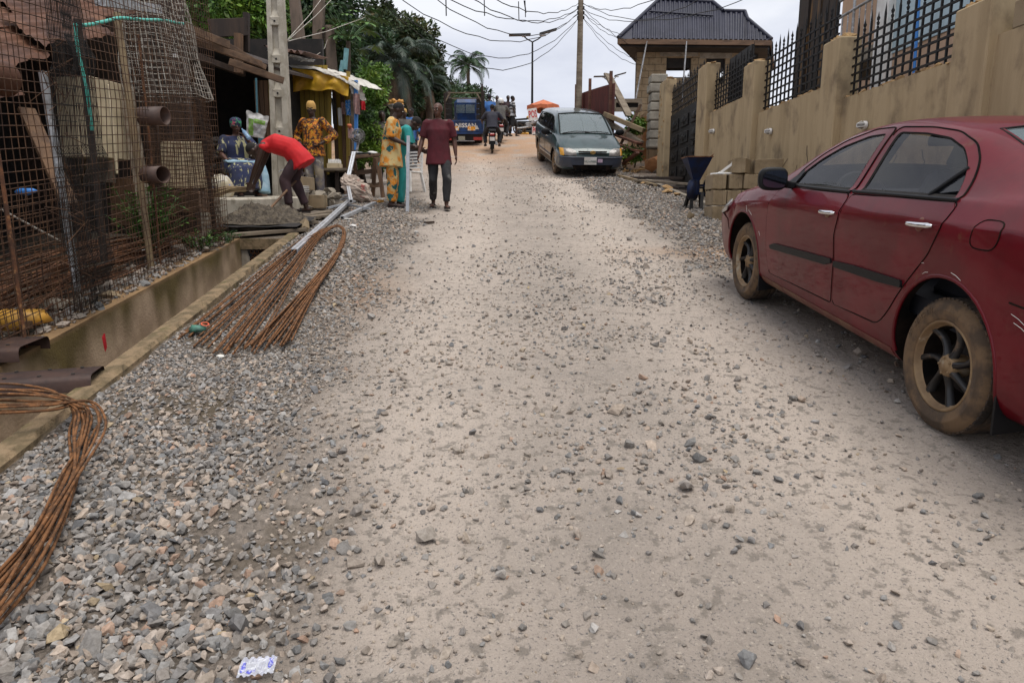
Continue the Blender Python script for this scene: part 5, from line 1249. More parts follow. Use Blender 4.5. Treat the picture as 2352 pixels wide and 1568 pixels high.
q = MB(); q.span((-9, 9.45, g(9)), (-4.2, 9.6, 4.6)); q.build('back_wall', M['wood_dark'], sh)  # back wall added to block light so the lean-to stays dark
q = MB(); q.span((-6.6, 3.0, g(4)), (-6.45, 9.5, 4.6)); q.build('light_block_wall', M['black_and_shade'], sh)  # near black wall added to keep light out of the interior
q = MB(); q.hexa([(-9, 3, 4.0), (-5.3, 3, 3.1), (-5.3, 9.6, 4.3), (-9, 9.6, 5.0), (-9, 3, 4.06), (-5.3, 3, 3.16), (-5.3, 9.6, 4.36), (-9, 9.6, 5.06)]); q.build('upper_roof', M['rust_sheet'], sh)  # extra roof added above the sheets to block light
for (y, x) in ((5.3, -4.5), (7.6, -4.6), (9.2, -4.5)):
    q = MB(); q.bar((x, y, g(y)), (x - .05, y, ze(y) + .2), .08, .08); q.build('post', M['wood_dark'], sh)
q = MB(); q.bar(P(228, 2, 7.0), P(362, 22, 8.6), .09, .09); tag(q.build('grey_beam', M['galv']), 'dull grey beam under the rusty roof edge at the picture top', 'beam')
def board(u0, v0, u1, v1, y, m_, lab, cat, name, th=.04, yaw=0, lean=0):
    a, b_ = P(u0, v0, y), P(u1, v1, y); q = MB(); q.box((0, 0, 0), (abs(b_.x - a.x), th, abs(a.z - b_.z)), 0)
    o = q.build(name, M[m_], bevel=.006); o.location = (a + b_) / 2; o.rotation_euler = (lean, 0, yaw); return tag(o, lab, cat)
board(160, 186, 268, 365, 7.7, 'cream', 'cream enamel cabinet shell standing in the dark lean-to', 'cabinet', 'cabinet', .5, R(-8))
board(246, 195, 272, 400, 7.4, 'cream', 'tall narrow cream door leaning beside the cabinet shell', 'door', 'loose_door', .04, R(40))
board(368, 326, 482, 432, 9.2, 'cream', 'pale cane mat hung behind the rusty mesh roll', 'mat', 'cane_mat', .03)
board(250, 408, 332, 520, 8.2, 'wood', 'brown plywood sheet leaning inside the yard', 'board', 'plywood_sheet', .02, 0, R(-12))
board(150, 320, 250, 420, 7.9, 'wood_grey', 'grey boards stacked under the cream cabinet', 'boards', 'board_stack', .3)
board(365, 440, 470, 486, 9.0, 'wood_x', 'reddish planks lying behind the rusty mesh roll', 'boards', 'board_stack', .3)
q = MB(); q.tube([P(0, 480, 5.2), P(140, 555, 5.6)], .008, 5); tag(q.build('wire_rod', M['galv_wire']), 'pale thin rod slanting behind the near wire mesh', 'rod')
for (a, b_, y0, y1, lab) in (((290, 200), (345, 560), 7.9, 7.6, 'grey plank leaning inside the yard near the pale pole'), ((60, 250), (160, 470), 6.6, 6.3, 'brown timber leaning at the near side of the lean-to')):
    q = MB(); q.bar(P(*a, y0), P(*b_, y1), .14, .04); tag(q.build('leaning_plank', M['wood_grey' if 'grey' in lab else 'wood'], bevel=.004), lab, 'plank')
paths = []
for i in range(54):
    x0 = lr.uniform(-4.4, -3.25); x1 = lr.uniform(-4.5, -3.6); y0 = lr.uniform(3.0, 4.6); y1 = lr.uniform(7.2, 8.7); h_ = lr.uniform(.03, .34)
    pts = [Vector((x0, y0, g(y0) + h_ * .8)), Vector((x0 * .6 + x1 * .4 + lr.uniform(-.1, .1), (y0 * 2 + y1) / 3, g((y0 * 2 + y1) / 3) + h_)), Vector((x1 + lr.uniform(-.1, .1), (y0 + 2 * y1) / 3, g((y0 + 2 * y1) / 3) + h_)), Vector((x1, y1, g(y1) + h_ * .6))]
    paths.append(smooth(pts, 4))
bars('rebar_heap', 'brown heap of long rusty bars lying behind the wire fence', paths, .008, 'rust')
q = MB(); p = GND(94, 740, .12); t_ = thing('yellow_jerrycan', 'crushed yellow plastic jerrycan lying behind the wire fence', 'jerrycan', (p.x - .25, p.y + .1, p.z))
c_ = Vector((p.x - .2, p.y + .12, g(p.y) + .12)); q = MB(); q.hull(c_, (.20, .13, .115), 26, 0, lr, True); q.tube([c_ + Vector((-.17, 0, .03)), c_ + Vector((-.24, -.02, .06))], .03, 8); q.build('body', pm('jerry', (.62, .33, .05), (.5, .25, .04), 6, .45), t_)
q = MB(); q.box(c_ + Vector((.09, -.10, -.02)), (.07, .02, .05)); q.build('torn_hole', M['wood'], t_)
for (u, v, s_, m_, lab) in ((258, 690, .10, 'block', 'tan stone slab resting on the drain edge beside the mesh'), (70, 770, .13, 'block_grey', 'pale stone under the yellow jerrycan'), (140, 715, .14, 'concrete', 'brown lump behind the wire near the jerrycan'), (345, 585, .14, 'white_paint', 'pale broken tile at the foot of the wooden pole')):
    p = GND(u, v); q = MB(); q.hull((p.x - .04, p.y + .05, g(p.y) + s_ * .35), (s_, s_ * .8, s_ * .42), 13, 0, lr); tag(q.build('stone', M[m_]), lab, 'stone')
yd = rng.uniform(3.5, 8.8, 900); xd = np.array([Xf(y) for y in yd]) - .05 - np.abs(rng.normal(0, .35, 900))
tag(stones('yard_rubble', xd, yd, rng.lognormal(0, .45, 900) * .022, .2, rng.uniform(0, .5, 900), dz=.02), 'small rubble and chips scattered along the foot of the wire fence', 'rubble', kind='stuff')
def weed(name, lab, c_, n, h_, lf, m_, spread):
    t_ = thing(name, lab, 'plant', c_); q = MB(); s_ = MB()
    for i in range(n):
        a = lr.uniform(0, 2 * PI); r = lr.uniform(.2, 1) * spread; top = Vector(c_) + Vector((math.cos(a) * r, math.sin(a) * r, h_ * lr.uniform(.5, 1.1))); b0 = Vector(c_) + Vector((math.cos(a) * r * .2, math.sin(a) * r * .2, 0))
        s_.tube([b0, (b0 + top) / 2 + Vector((0, 0, .05)), top], .004, 4)
        for k in range(9):
            p = b0.lerp(top, .35 + .65 * k / 8); d = Vector((lr.uniform(-1, 1), lr.uniform(-1, 1), lr.uniform(-.1, .5))).normalized(); sd = d.cross(Vector((0, 0, 1))).normalized(); l_ = lf * lr.uniform(.6, 1.2)
            q.add([p, p + d * l_ * .5 + sd * l_ * .22, p + d * l_ + Vector((0, 0, -.2 * l_)), p + d * l_ * .5 - sd * l_ * .22], [(0, 1, 2, 3)])
    s_.build('stem', M['leaf_mid'], t_); l_ = q.build('leaf', M[m_], t_); l_['kind'] = 'stuff'; return t_
pm('leaf_mid', (.045, .12, .022), (.03, .075, .018), 14, .6, c3=(.10, .18, .03), s3=9)
pm('leaf_bright', (.085, .19, .025), (.05, .125, .02), 6, .55, c3=(.13, .23, .035), s3=3)
pm('leaf_dark', (.022, .055, .02), (.012, .032, .014), 2.5, .6, c3=(.045, .09, .025), s3=1.6)
pm('leaf_olive', (.05, .075, .02), (.03, .05, .016), 2, .6, c3=(.085, .09, .03), s3=1.2)
weed('weed', 'leafy green weed growing among the bars behind the pale pole', (-3.75, 7.3, g(7.3) + .15), 40, .6, .12, 'leaf_bright', .45)
weed('weed', 'low green weed at the drain edge right of the pale pole', (-3.48, 7.9, g(7.9)), 20, .26, .07, 'leaf_bright', .3)
weed('weed', 'small green sprout by the foot of the rusty mesh roll', (-3.45, 8.5, g(8.5)), 9, .2, .05, 'leaf_mid', .22)
def gplank(u0, v0, u1, v1, w_, th, lab, m_='wood_grey', dz=.06):
    a, b_ = GND(u0, v0, dz), GND(u1, v1, dz); q = MB(); q.bar(a, b_, w_, th); return tag(q.build('plank', M[m_], bevel=.005), lab, 'plank')
gplank(512, 541, 700, 527, .22, .045, 'front grey plank laid across the end of the drain', dz=.05)
gplank(560, 527, 722, 510, .24, .045, 'second grey plank across the drain under the mortar sheet', dz=.04)
gplank(668, 505, 752, 494, .20, .04, 'short plank end by the bending man, nearer the hollow block', dz=.05)
gplank(690, 497, 755, 487, .16, .04, 'short plank end just before the hollow block', dz=.05)
gplank(640, 518, 712, 503, .2, .04, 'grey plank under the bending man sandals', dz=.03)
q = MB(); q.hull(GND(697, 520, .08), (.10, .12, .13), 14, 0, lr); tag(q.build('rubble_stone', M['block']), 'tan rubble lump at the plank end beside the white profile', 'stone')
mc = P(606, 508, 9.75); mz = GND(606, 522, .09).z
q = MB(); q.grid(lambda a, b_: Vector((mc.x - .62 + 1.24 * a + .05 * mnoise.noise((b_ * 5, 2, 1)), mc.y - .55 + 1.0 * b_ + .05 * mnoise.noise((a * 5, 1, 1)), g(mc.y - .55 + b_) + .115 + .03 * mnoise.noise((a * 4, b_ * 4, 1)))), 20, 14); tag(q.build('mixing_sheet', M['black_and_shade']), 'dark metal mixing sheet under the heap of mortar', 'sheet')
def fm(a, b_):
    r = a; th_ = 2 * PI * b_; rx, ry = .60, .46; n_ = mnoise.noise((math.cos(th_) * r * 3, math.sin(th_) * r * 3, 1)); n2 = mnoise.noise((math.cos(th_) * r * 11, math.sin(th_) * r * 11, 4)); n3 = mnoise.noise((math.cos(th_) * r * 24, math.sin(th_) * r * 24, 8))
    y = mc.y + ry * r * math.sin(th_) * (1 + .15 * n_); h_ = .19 * max(0, 1 - r * r) * (1 + .7 * n_) + (.04 * n2 + .03 * n3) * (r < .97)
    return Vector((mc.x + rx * r * math.cos(th_) * (1 + .12 * n_), y, g(y) + .125 + h_))
q = MB(); q.grid(fm, 44, 110, smooth=False); tag(q.build('mortar_heap', M['mortar']), 'heap of wet grey mortar on the sheet beside the bending man', 'mortar')
zp = P(540, 455, 9.55).z
q = MB(); q.hexa([(-6.6, 9.55, g(9) - .3), (-3.55, 9.75, g(9) - .3), (-3.35, 12.9, g(12)), (-6.6, 12.9, g(12)), (-6.6, 9.55, zp - .02), (-3.58, 9.75, zp), (-3.4, 12.9, zp + .1), (-6.6, 12.9, zp + .1)])
pl_ = q.build('concrete_platform', M['pole_concrete'], bevel=.02); tag(pl_, 'raised concrete slab in front of the dark shed', 'platform')
q = MB()
for i in range(46):
    a = P(486, 452, 10.1) + Vector((lr.uniform(-.05, .05), lr.uniform(-.12, .12), lr.uniform(0, .10))); b_ = P(566, 437, 10.9) + Vector((lr.uniform(-.02, .02), lr.uniform(-.05, .05), lr.uniform(-.02, .05))); q.tube([a, (a + b_) / 2 + Vector((0, 0, lr.uniform(0, .04))), b_], .006, 4)
tag(q.build('broom', M['bamboo']), 'long broom of pale stalks lying on the concrete slab', 'broom')
def sack(name, lab, c_, d, m_, cat='sack', wr=.02, rz=0, mouth=True, parent=None):
    q = MB(); n = 20; k = 12; vs = []
    for i in range(k + 1):
        t_ = i / k; r = (math.sin(PI * (.12 + .80 * t_)) ** .45) * (1 - .12 * t_)
        if t_ == 0: r *= .8
        for j in range(n):
            a = 2 * PI * j / n; rr_ = r * (1 + .13 * mnoise.noise((math.cos(a) * 1.6, math.sin(a) * 1.6, t_ * 3 + c_[0]))); vs.append((rr_ * d[0] * math.cos(a), rr_ * d[1] * math.sin(a), t_ * d[2] * (1 + .12 * mnoise.noise((math.cos(a), math.sin(a), c_[1])))))
    q.add(vs, [(i * n + j, i * n + (j + 1) % n, (i + 1) * n + (j + 1) % n, (i + 1) * n + j) for i in range(k) for j in range(n)], 0, True); q.add(vs[-n:], [tuple(range(n))])
    q.xform(Matrix.Translation(c_) @ Matrix.Rotation(rz, 4, 'Z')); return tag(q.build(name, M[m_], parent), lab, cat)
pm('sack_print', (.55, .52, .45), (.42, .36, .24), 7, .7, c3=(.10, .17, .42), s3=6, lo3=.56, hi3=.6, bump=.01, bscale=20)
pm('sack_white', (.58, .57, .55), (.45, .43, .40), 6, .6, bump=.01, bscale=16)
pm('sack_pink', (.50, .41, .34), (.38, .3, .24), 5, .65, c3=(.42, .13, .11), s3=5, lo3=.58, hi3=.64, bump=.015, bscale=18)
sack('printed_sack', 'crumpled white sack with blue and yellow print on the slab', (P(508, 435, 11.2).x, 11.2, zp + .02), (.21, .17, .36), 'sack_print')
sd_ = thing('plank_shed', 'dark open plank shed with ragged sloping board roof', 'shed', (-5.5, 14, g(14)))
q = MB(); q.span((-8.8, 16.8, g(16) - .3), (-4.3, 16.95, 5.2)); q.build('back_wall', M['black_and_shade'], sd_)  # near black shed walls, interior shadow put into their colour
q = MB(); q.span((-8.8, 9.7, g(10)), (-8.65, 16.8, 5.2)); q.build('side_wall', M['black_and_shade'], sd_)
q = MB(); q.span((-4.62, 14.3, g(14) - .3), (-4.55, 16.8, P(620, 150, 15).z)); q.build('side_wall', M['black_and_shade'], sd_)
rfA, rfB = P(400, 62, 12.5), P(655, 168, 13.4)
q = MB(); q.hexa([rfA + Vector((-4, 0, 1.2)), rfB, rfB + Vector((0, 3.4, .4)), rfA + Vector((-4, 4.2, 1.5)), rfA + Vector((-4, 0, 1.26)), rfB + Vector((0, 0, .05)), rfB + Vector((0, 3.4, .45)), rfA + Vector((-4, 4.2, 1.56))]); q.build('roof', M['wood_dark'], sd_)
def rafter(u0, v0, y0, u1, v1, y1, w_, h_, m_='wood_x'):
    q = MB(); q.bar(P(u0, v0, y0), P(u1, v1, y1), w_, h_); q.build('rafter', M[m_], sd_, bevel=.005)
rafter(410, 58, 11.2, 526, 104, 11.8, .06, .12); rafter(415, 82, 11.3, 600, 148, 12.4, .06, .10); rafter(508, 96, 12.0, 610, 156, 12.7, .05, .085); rafter(526, 142, 12.6, 652, 186, 12.9, .06, .11)
rafter(450, 130, 12.4, 560, 170, 13.6, .08, .10, 'wood_dark'); rafter(480, 66, 13.2, 566, 62, 13.5, .05, .3, 'wood_dark')
for (u, v, y, s_) in ((548, 88, 13, .12), (566, 40, 14, .10)):
    q = MB(); q.bar(P(u, v + 80, y), P(u, v - 10, y), s_, s_); q.build('post', M['wood_dark' if s_ < .11 else 'wood'], sd_)
q = MB(); q.hexa([P(478, 88, 13.5), P(566, 78, 13.5), P(566, 78, 15.5), P(478, 88, 15.5), P(478, 76, 13.5), P(566, 58, 13.5), P(566, 58, 15.5), P(478, 76, 15.5)]); q.build('upper_roof', M['black_and_shade'], sd_)
for (a, b_, m_) in (((605, 106), (700, 122), 'rust_sheet'), ((612, 118), (668, 128), 'galv')):
    q = MB(); p0, p1 = P(*a, 14.2), P(*b_, 14.6)
    q.grid(lambda s, t_: p0.lerp(p1, s) + Vector((0, 1.8 * t_, .25 * t_ + .03 * math.sin(s * 40) + .04 * mnoise.noise((s * 4, t_ * 3, 1)))), 60, 4); q.build('roof_sheet', M[m_], sd_)
for k in range(6):
    u0, u1 = 588 + k * 10.5, 598 + k * 10.5; p0, p1 = P(u0, 260, 13.9), P(u1, 260, 13.9); q = MB(); q.span((p0.x, 13.9 + lr.uniform(-.01, .01), P(u0, 345, 13.9).z), (p1.x - .008, 13.93, P(u0, 185, 13.9).z)); q.build('plank', M['yellow_plank' if k in (3, 5) else 'wood'], sd_)
q = MB(); q.tube([P(588, 180, 13.3), P(592, 300, 13.3)], .02, 6); tag(q.build('blue_pole', pm('teal_pole', (.06, .16, .2), rough=.6)), 'thin teal painted pole at the front of the dark shed', 'pole')
board(592, 295, 608, 345, 13.0, 'teal_pole', 'small teal board behind the hanging fertiliser sack', 'board', 'painted_board', .04)
pS = P(590, 292, 12.7); hs_ = thing('hanging_sack', 'white woven sack with green lettering block hung beside the concrete pole', 'sack', pS)
w0 = [P(566, 254, 12.6), P(616, 268, 12.75), P(604, 318, 12.7), P(566, 312, 12.6)]
def fs_(a, b_):
    t0 = w0[0].lerp(w0[1], a); t1 = w0[3].lerp(w0[2], a); p = t0.lerp(t1, b_); return p + Vector((0, -.06 * math.sin(PI * a) * math.sin(PI * min(1, b_ + .1)) + .03 * mnoise.noise((a * 5, b_ * 5, 2)), .012 * math.sin(a * 14) * (b_ < .08)))
q = MB(); q.grid(fs_, 24, 20); q.grid(lambda a, b_: fs_(a, b_) + Vector((0, .05, 0)), 24, 20, flip=True); q.build('body', M['sack_white'], hs_)
pm('green_print', (.16, .36, .03), (.3, .42, .16), 20, .6)
pm('grey_print', (.36, .36, .36), (.5, .5, .5), 60, .6, lo=.48, hi=.52)
for (a0, a1, b0, b1, m_) in ((.14, .42, .28, .95, 'green_print'), (.44, .95, .24, .42, 'green_print'), (.46, .94, .46, .52, 'grey_print'), (.46, .9, .56, .62, 'grey_print'), (.46, .92, .66, .72, 'grey_print'), (.46, .86, .76, .82, 'grey_print')):
    q = MB(); q.grid(lambda s, t_: fs_(a0 + (a1 - a0) * s, b0 + (b1 - b0) * t_) + Vector((0, -.004, 0)), 10, 8); q.build('print', M[m_], hs_)
py = 13.45; ct, cb = P(633, -6, py), P(648, 335, py); base_z = g(py) - .2
pole = thing('concrete_pole', 'pale concrete power pole with recessed panels standing before the yellow kiosk', 'utility pole', (cb.x, py, base_z))
zs0 = base_z; zs1 = ct.z + .6; W0, W1 = .36, .25
def pw(z): return W0 + (W1 - W0) * (z - zs0) / (zs1 - zs0) * .9
q = MB(); xc = lambda z: cb.x + (ct.x - cb.x) * (z - cb.z) / (ct.z - cb.z)
zsplit = [P(640, v, py).z for v in (330, 322, 288, 262, 254, 232, 206, 198, 172, 142, 134, 112, 82, 54, 44, 30, -6)]
def ring(z, w_, d): return [(xc(z) - w_ / 2, py - d / 2, z), (xc(z) + w_ / 2, py - d / 2, z), (xc(z) + w_ / 2, py + d / 2, z), (xc(z) - w_ / 2, py + d / 2, z)]
for sx in (-1, 1):
    w0_, w1_ = pw(zs0), pw(zs1); fl = .30
    q.hexa([(xc(zs0) + sx * w0_ / 2, py - .13, zs0), (xc(zs0) + sx * w0_ * (.5 - fl), py - .13, zs0), (xc(zs0) + sx * w0_ * (.5 - fl * .8), py + .13, zs0), (xc(zs0) + sx * w0_ / 2, py + .13, zs0),
            (xc(zs1) + sx * w1_ / 2, py - .10, zs1), (xc(zs1) + sx * w1_ * (.5 - fl), py - .10, zs1), (xc(zs1) + sx * w1_ * (.5 - fl * .8), py + .10, zs1), (xc(zs1) + sx * w1_ / 2, py + .10, zs1)])
q.hexa(ring(zs0, .2, .10) + ring(zs1, .15, .08)); q.build('shaft', M['pole_concrete'], pole)
zz = P(640, 300, py).z - .92
for v in (312, 226, 148, 62, -20):
    z = P(640, v, py).z; w_ = pw(z) * .56; q = MB(); q.hexa([(xc(z) - w_ / 2, py - .122, z), (xc(z) + w_ / 2, py - .122, z), (xc(z) + w_ / 2, py, z), (xc(z) - w_ / 2, py, z), (xc(z) - w_ / 2, py - .122, z + .13), (xc(z) + w_ / 2, py - .122, z + .13), (xc(z) + w_ / 2, py, z + .13), (xc(z) - w_ / 2, py, z + .13)])
    q.hexa([(xc(z) - w_ / 2, py - .122, z + .13), (xc(z) + w_ / 2, py - .122, z + .13), (xc(z) + w_ / 2, py - .02, z + .13), (xc(z) - w_ / 2, py - .02, z + .13), (xc(z) - w_ * .34, py - .04, z + .27), (xc(z) + w_ * .34, py - .04, z + .27), (xc(z) + w_ * .34, py - .02, z + .27), (xc(z) - w_ * .34, py - .02, z + .27)])
    st_ = q.build('step_block', M['pole_concrete'], pole, bevel=.008)
    q = MB(); q.lathe([(0, 0), (.018, 0), (.02, .004)], (xc(z), py - .128, z + .07), (0, 1, 0), 10); q.build('bolt_hole', M['black_and_shade'], st_)
for k, (a, ya, b_, yb) in enumerate((((660, 92), 13.4, (760, -30), 17), ((660, 94), 13.4, (790, -30), 18), ((662, 95), 13.4, (840, 40), 21), ((690, 142), 15, (740, 118), 17), ((740, 118), 17, (752, 92), 17.2))):
    q = MB(); q.tube([P(*a, ya), P((a[0] + b_[0]) / 2, (a[1] + b_[1]) / 2 + 5, (ya + yb) / 2), P(*b_, yb)], .008, 4); tag(q.build('service_wire', M['galv_wire']), ('upper of two thin pale wires rising steeply from the concrete pole', 'lower of two thin pale wires rising steeply from the concrete pole', 'thin pale wire running flat from the concrete pole towards the papaya', 'thin slack wire between the brown square posts', 'short wire bit rising beside the brown square post')[k], 'wire', 'service wires at the concrete pole')
for (u0, v0, u1, v1, y, w0_, w1_, m_, lab) in ((676, -10, 699, 170, 19, .22, .34, 'conc_dark', 'brown square post just right of the concrete pole, behind the kiosk'), (734, -10, 728, 170, 20, .26, .26, 'conc_dark', 'brown square post left of the palm like trunk behind the kiosk'), (756, 60, 766, 170, 20, .25, .3, 'trunk', 'round grey trunk post rising behind the yellow kiosk tarp')):
    if m_ not in M: pm(m_, (.16, .115, .085), (.1, .075, .055), 5, .9, stretch=(1, 1, .3), bump=.004)
    q = MB(); a, b_ = P(u1, v1 + 40, y), P(u0, v0, y)
    if m_ == 'trunk': q.tube([a, (a + b_) / 2, b_], [w1_ / 2, w1_ / 2, w0_ / 2], 10)
    else: q.bar(a, b_, w1_, w1_, w2=w0_, h2=w0_)
    tag(q.build('post' if m_ != 'trunk' else 'trunk_post', M[m_]), lab, 'post')
KY = 15.7
ki = thing('yellow_kiosk', 'yellow plank kiosk under a yellow and white tarpaulin', 'kiosk', P(710, 390, KY))
n = 9
for k in range(n):
    u0, u1 = 658 + 100 * k / n, 658 + 100 * (k + 1) / n; p0, p1 = P(u0, 280, KY), P(u1, 280, KY); q = MB(); q.span((p0.x + .006, KY + lr.uniform(-.008, .008), P(u0, 402, KY).z), (p1.x - .006, KY + .03, P(u0, 150, KY).z)); q.build('plank', M['yellow_plank'], ki)
q = MB(); q.span((P(655, 300, KY).x, KY + .035, g(KY)), (P(757, 300, KY).x, KY + .06, P(700, 150, KY).z)); q.build('backing', M['black_and_shade'], ki)
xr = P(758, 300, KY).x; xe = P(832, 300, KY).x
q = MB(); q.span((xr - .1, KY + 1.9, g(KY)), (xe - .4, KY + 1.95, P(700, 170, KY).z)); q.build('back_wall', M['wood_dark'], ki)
for k in range(5):
    q = MB(); u0 = 768 + 9 * k; p0, p1 = P(u0, 330, KY + .7), P(u0 + 8.4, 330, KY + .7); q.span((p0.x, KY + .7, P(u0, 400, KY + .7).z), (p1.x, KY + .73, P(u0, 200, KY + .7).z)); q.build('plank', M['yellow_plank' if k % 2 else 'wood'], ki)
for u in (757, 800):
    q = MB(); q.bar(P(u, 400, KY - .05), P(u, 165, KY - .05), .07, .07); q.build('post', M['yellow_plank'], ki)
q = MB(); q.bar(P(818, 345, KY - .3), P(818, 185, KY - .3), .07, .07); q.build('corner_post', M['bright_blue'], ki)
q = MB(); q.bar(P(812, 345, KY - .2), P(808, 200, KY - .2), .06, .05); q.build('post', M['wood_grey'], ki)
ta, tb = P(656, 152, KY - .35), P(800, 176, KY - .45)
def top_edge(s):
    pts = [(656, 150), (720, 152), (768, 166), (800, 180), (826, 196)]; i = min(int(s * 4), 3); f_ = s * 4 - i; u = pts[i][0] + (pts[i + 1][0] - pts[i][0]) * f_; v = pts[i][1] + (pts[i + 1][1] - pts[i][1]) * f_; return P(u, v, KY - .4)
def ft(a, b_):
    p = top_edge(a); return p + Vector((.12 * b_, 2.2 * b_, .25 * b_ + .05 * mnoise.noise((a * 6, b_ * 4, 1)) + .03 * mnoise.noise((a * 15, b_ * 9, 3))))
q = MB(); q.grid(ft, 48, 20)
q.grid(lambda a, b_: top_edge(a) + Vector((0, -.05 * math.sin(b_ * PI / 2) + .025 * mnoise.noise((a * 20, b_ * 3, 5)), -(.05 + .08 * a + .03 * mnoise.noise((a * 9, 1, 1))) * b_)), 60, 6, flip=True)
def fe(a, b_):
    p = P(797 + 32 * a + 13 * b_, 174 + 16 * a + 42 * b_ + 4 * math.sin(a * 7 + b_ * 3), KY - .45 + 1.6 * a * .6); return p + Vector((.04 * mnoise.noise((a * 6, b_ * 6, 1)), .06 * mnoise.noise((a * 5, b_ * 5, 7)), 0))
q.grid(fe, 24, 16); q.build('white_tarpaulin', M['white_tarp'], ki)
def fy(a, b_):
    u = 661 + 140 * a; v0 = 155 + 16 * a + 6 * a * a; v1 = 211 - 4 * math.sin(a * PI) - 6 * (a > .7) * (a - .7) / .3 + 18 * max(0, a - .75) / .25 + 1.8 * math.sin(a * 16) + (-38 * max(0, .08 - a) / .08)
    p = P(u, v0 + (v1 - v0) * b_, KY - .42); return p + Vector((0, .05 * mnoise.noise((a * 7, b_ * 2.5, 2)) + .03 * math.sin(a * 22 + b_ * 2) * b_, 0))
q = MB(); q.grid(fy, 70, 14); q.build('yellow_tarpaulin', M['yellow_tarp'], ki)
def drape(u0, v0, u1, v1, y, m_, lab, name, cat):
    a, b_ = P(u0, v0, y), P(u1, v1, y)
    q = MB(); q.grid(lambda s, t_: Vector((a.x + (b_.x - a.x) * (s + .12 * math.sin(t_ * 3) * (s - .5)), y + .05 * math.sin(s * 9 + t_ * 2), a.z + (b_.z - a.z) * t_)), 12, 12); q.grid(lambda s, t_: Vector((a.x + (b_.x - a.x) * s, y + .06 + .03 * math.sin(s * 9), a.z + (b_.z - a.z) * t_)), 6, 6, flip=True)
    return tag(q.build(name, M[m_]), lab, cat)
pm('blue_print', (.03, .22, .60), (.4, .55, .7), 26, .6, lo=.52, hi=.56)
pm('dark_cloth', (.035, .032, .03), (.06, .055, .05), 9, .8)
pm('pink_pack', (.45, .27, .24), (.3, .2, .2), 20, .6, lo=.48, hi=.54)
drape(793, 230, 811, 265, KY - .15, 'blue_print', 'bright blue printed packets hanging at the kiosk corner', 'hanging_packets', 'goods')
drape(811, 215, 826, 262, KY - .4, 'pink_pack', 'pinkish packet strip hanging from the white tarpaulin', 'hanging_packets', 'goods')
drape(761, 225, 772, 285, KY + .1, 'dark_cloth', 'dark bag hanging in the kiosk opening', 'hanging_bag', 'bag')
drape(775, 248, 785, 288, KY + .05, 'white_plastic', 'white nylon bag hanging in the kiosk opening', 'hanging_bag', 'bag')
drape(783, 235, 791, 262, KY + .1, 'pink_pack', 'pale packet hanging beside the white nylon bag', 'hanging_packets', 'goods')
drape(828, 232, 838, 252, KY - .2, 'red_print', 'small red packets at the right end of the kiosk', 'hanging_packets', 'goods')
ct_ = thing('kiosk_counter', 'low dark wooden counter in front of the yellow kiosk', 'counter', P(790, 420, 15.0))
q = MB(); a, b_ = P(745, 388, 14.9), P(812, 382, 14.9); q.span((a.x, 14.6, a.z - .05), (b_.x, 15.4, a.z)); q.build('top', M['wood_grey'], ct_)
for x in (a.x + .05, (a.x + b_.x) / 2, b_.x - .05):
    q = MB(); q.bar((x, 14.7, g(14.7)), (x, 14.7, a.z - .05), .07, .07); q.build('leg', M['wood_dark'], ct_)
q = MB(); q.span((a.x, 15.3, g(15)), (b_.x, 15.35, a.z - .05)); q.build('back_panel', M['black_and_shade'], ct_)
za = a.z; cr_ = thing('egg_tray', 'white tray filled with small pale bottles on the kiosk counter', 'tray', P(770, 380, 14.85))
p0, p1 = P(755, 378, 14.85), P(783, 372, 14.85); q = MB(); q.span((p0.x, 14.7, za + .002), (p1.x, 14.98, za + .10)); q.build('tray', M['cream'], cr_)
for i in range(7):
    for j in range(3):
        q = MB(); q.lathe([(.018, 0), (.018, .05), (.008, .07), (.008, .085), (0, .085)], (p0.x + .03 + i * (p1.x - p0.x - .06) / 6, 14.75 + j * .09, za + .10), (0, 0, 1), 8); q.build('bottle', M['white_plastic'], cr_)
fp_ = P(822, 313, 14.3); fan = thing('table_fan', 'grey table fan with round wire guard beside the kiosk', 'fan', fp_ + Vector((0, 0, -.35)))
q = MB(); q.lathe([(0, .06), (.05, .05), (.06, -.08), (0, -.10)], fp_ + Vector((0, .06, 0)), (0, -1, 0), 14); q.bar(fp_ + Vector((0, .06, -.05)), fp_ + Vector((-.05, .06, -.30)), .04, .05); q.lathe([(0, 0), (.12, 0), (.12, -.03), (0, -.03)], fp_ + Vector((-.05, .06, -.30)), (0, 0, 1), 16); q.build('motor', M['galv'], fan)
for k in range(3):
    a = 2 * PI * k / 3; q = MB(); q.grid(lambda s, t_: fp_ + Vector(((.03 + .095 * s) * math.cos(a + (t_ - .5) * 1.3), -.03 + .04 * (t_ - .5), (.03 + .095 * s) * math.sin(a + (t_ - .5) * 1.3))), 3, 6); q.build('blade', M['bright_blue' if k == 9 else 'dark_cloth'], fan)
q = MB()
for k in range(36):
    a = 2 * PI * k / 36; d = Vector((math.cos(a), 0, math.sin(a))); q.tube([fp_ + d * .02 + Vector((0, -.075, 0)), fp_ + d * .10 + Vector((0, -.07, 0)), fp_ + d * .145 + Vector((0, -.02, 0)), fp_ + d * .10 + Vector((0, .04, 0))], .0018, 4)
for r in (.145, .10, .05): q.lathe([(r - .003, 0), (r, .003), (r + .003, 0), (r, -.003), (r - .003, 0)], fp_ + Vector((0, -.02 if r > .12 else -.071, 0)), (0, 1, 0), 28)
q.build('guard', M['galv'], fan)
board(800, 295, 812, 318, 14.6, 'pink_pack', 'small stack of bright packets behind the fan', 'goods', 'packet_stack', .1)
q = MB(); q.hull(P(803, 290, 14.5), (.06, .05, .06), 14, 0, lr, True); tag(q.build('orange_bag', M['orange_cloth']), 'tiny orange nylon bag above the packets by the fan', 'bag')
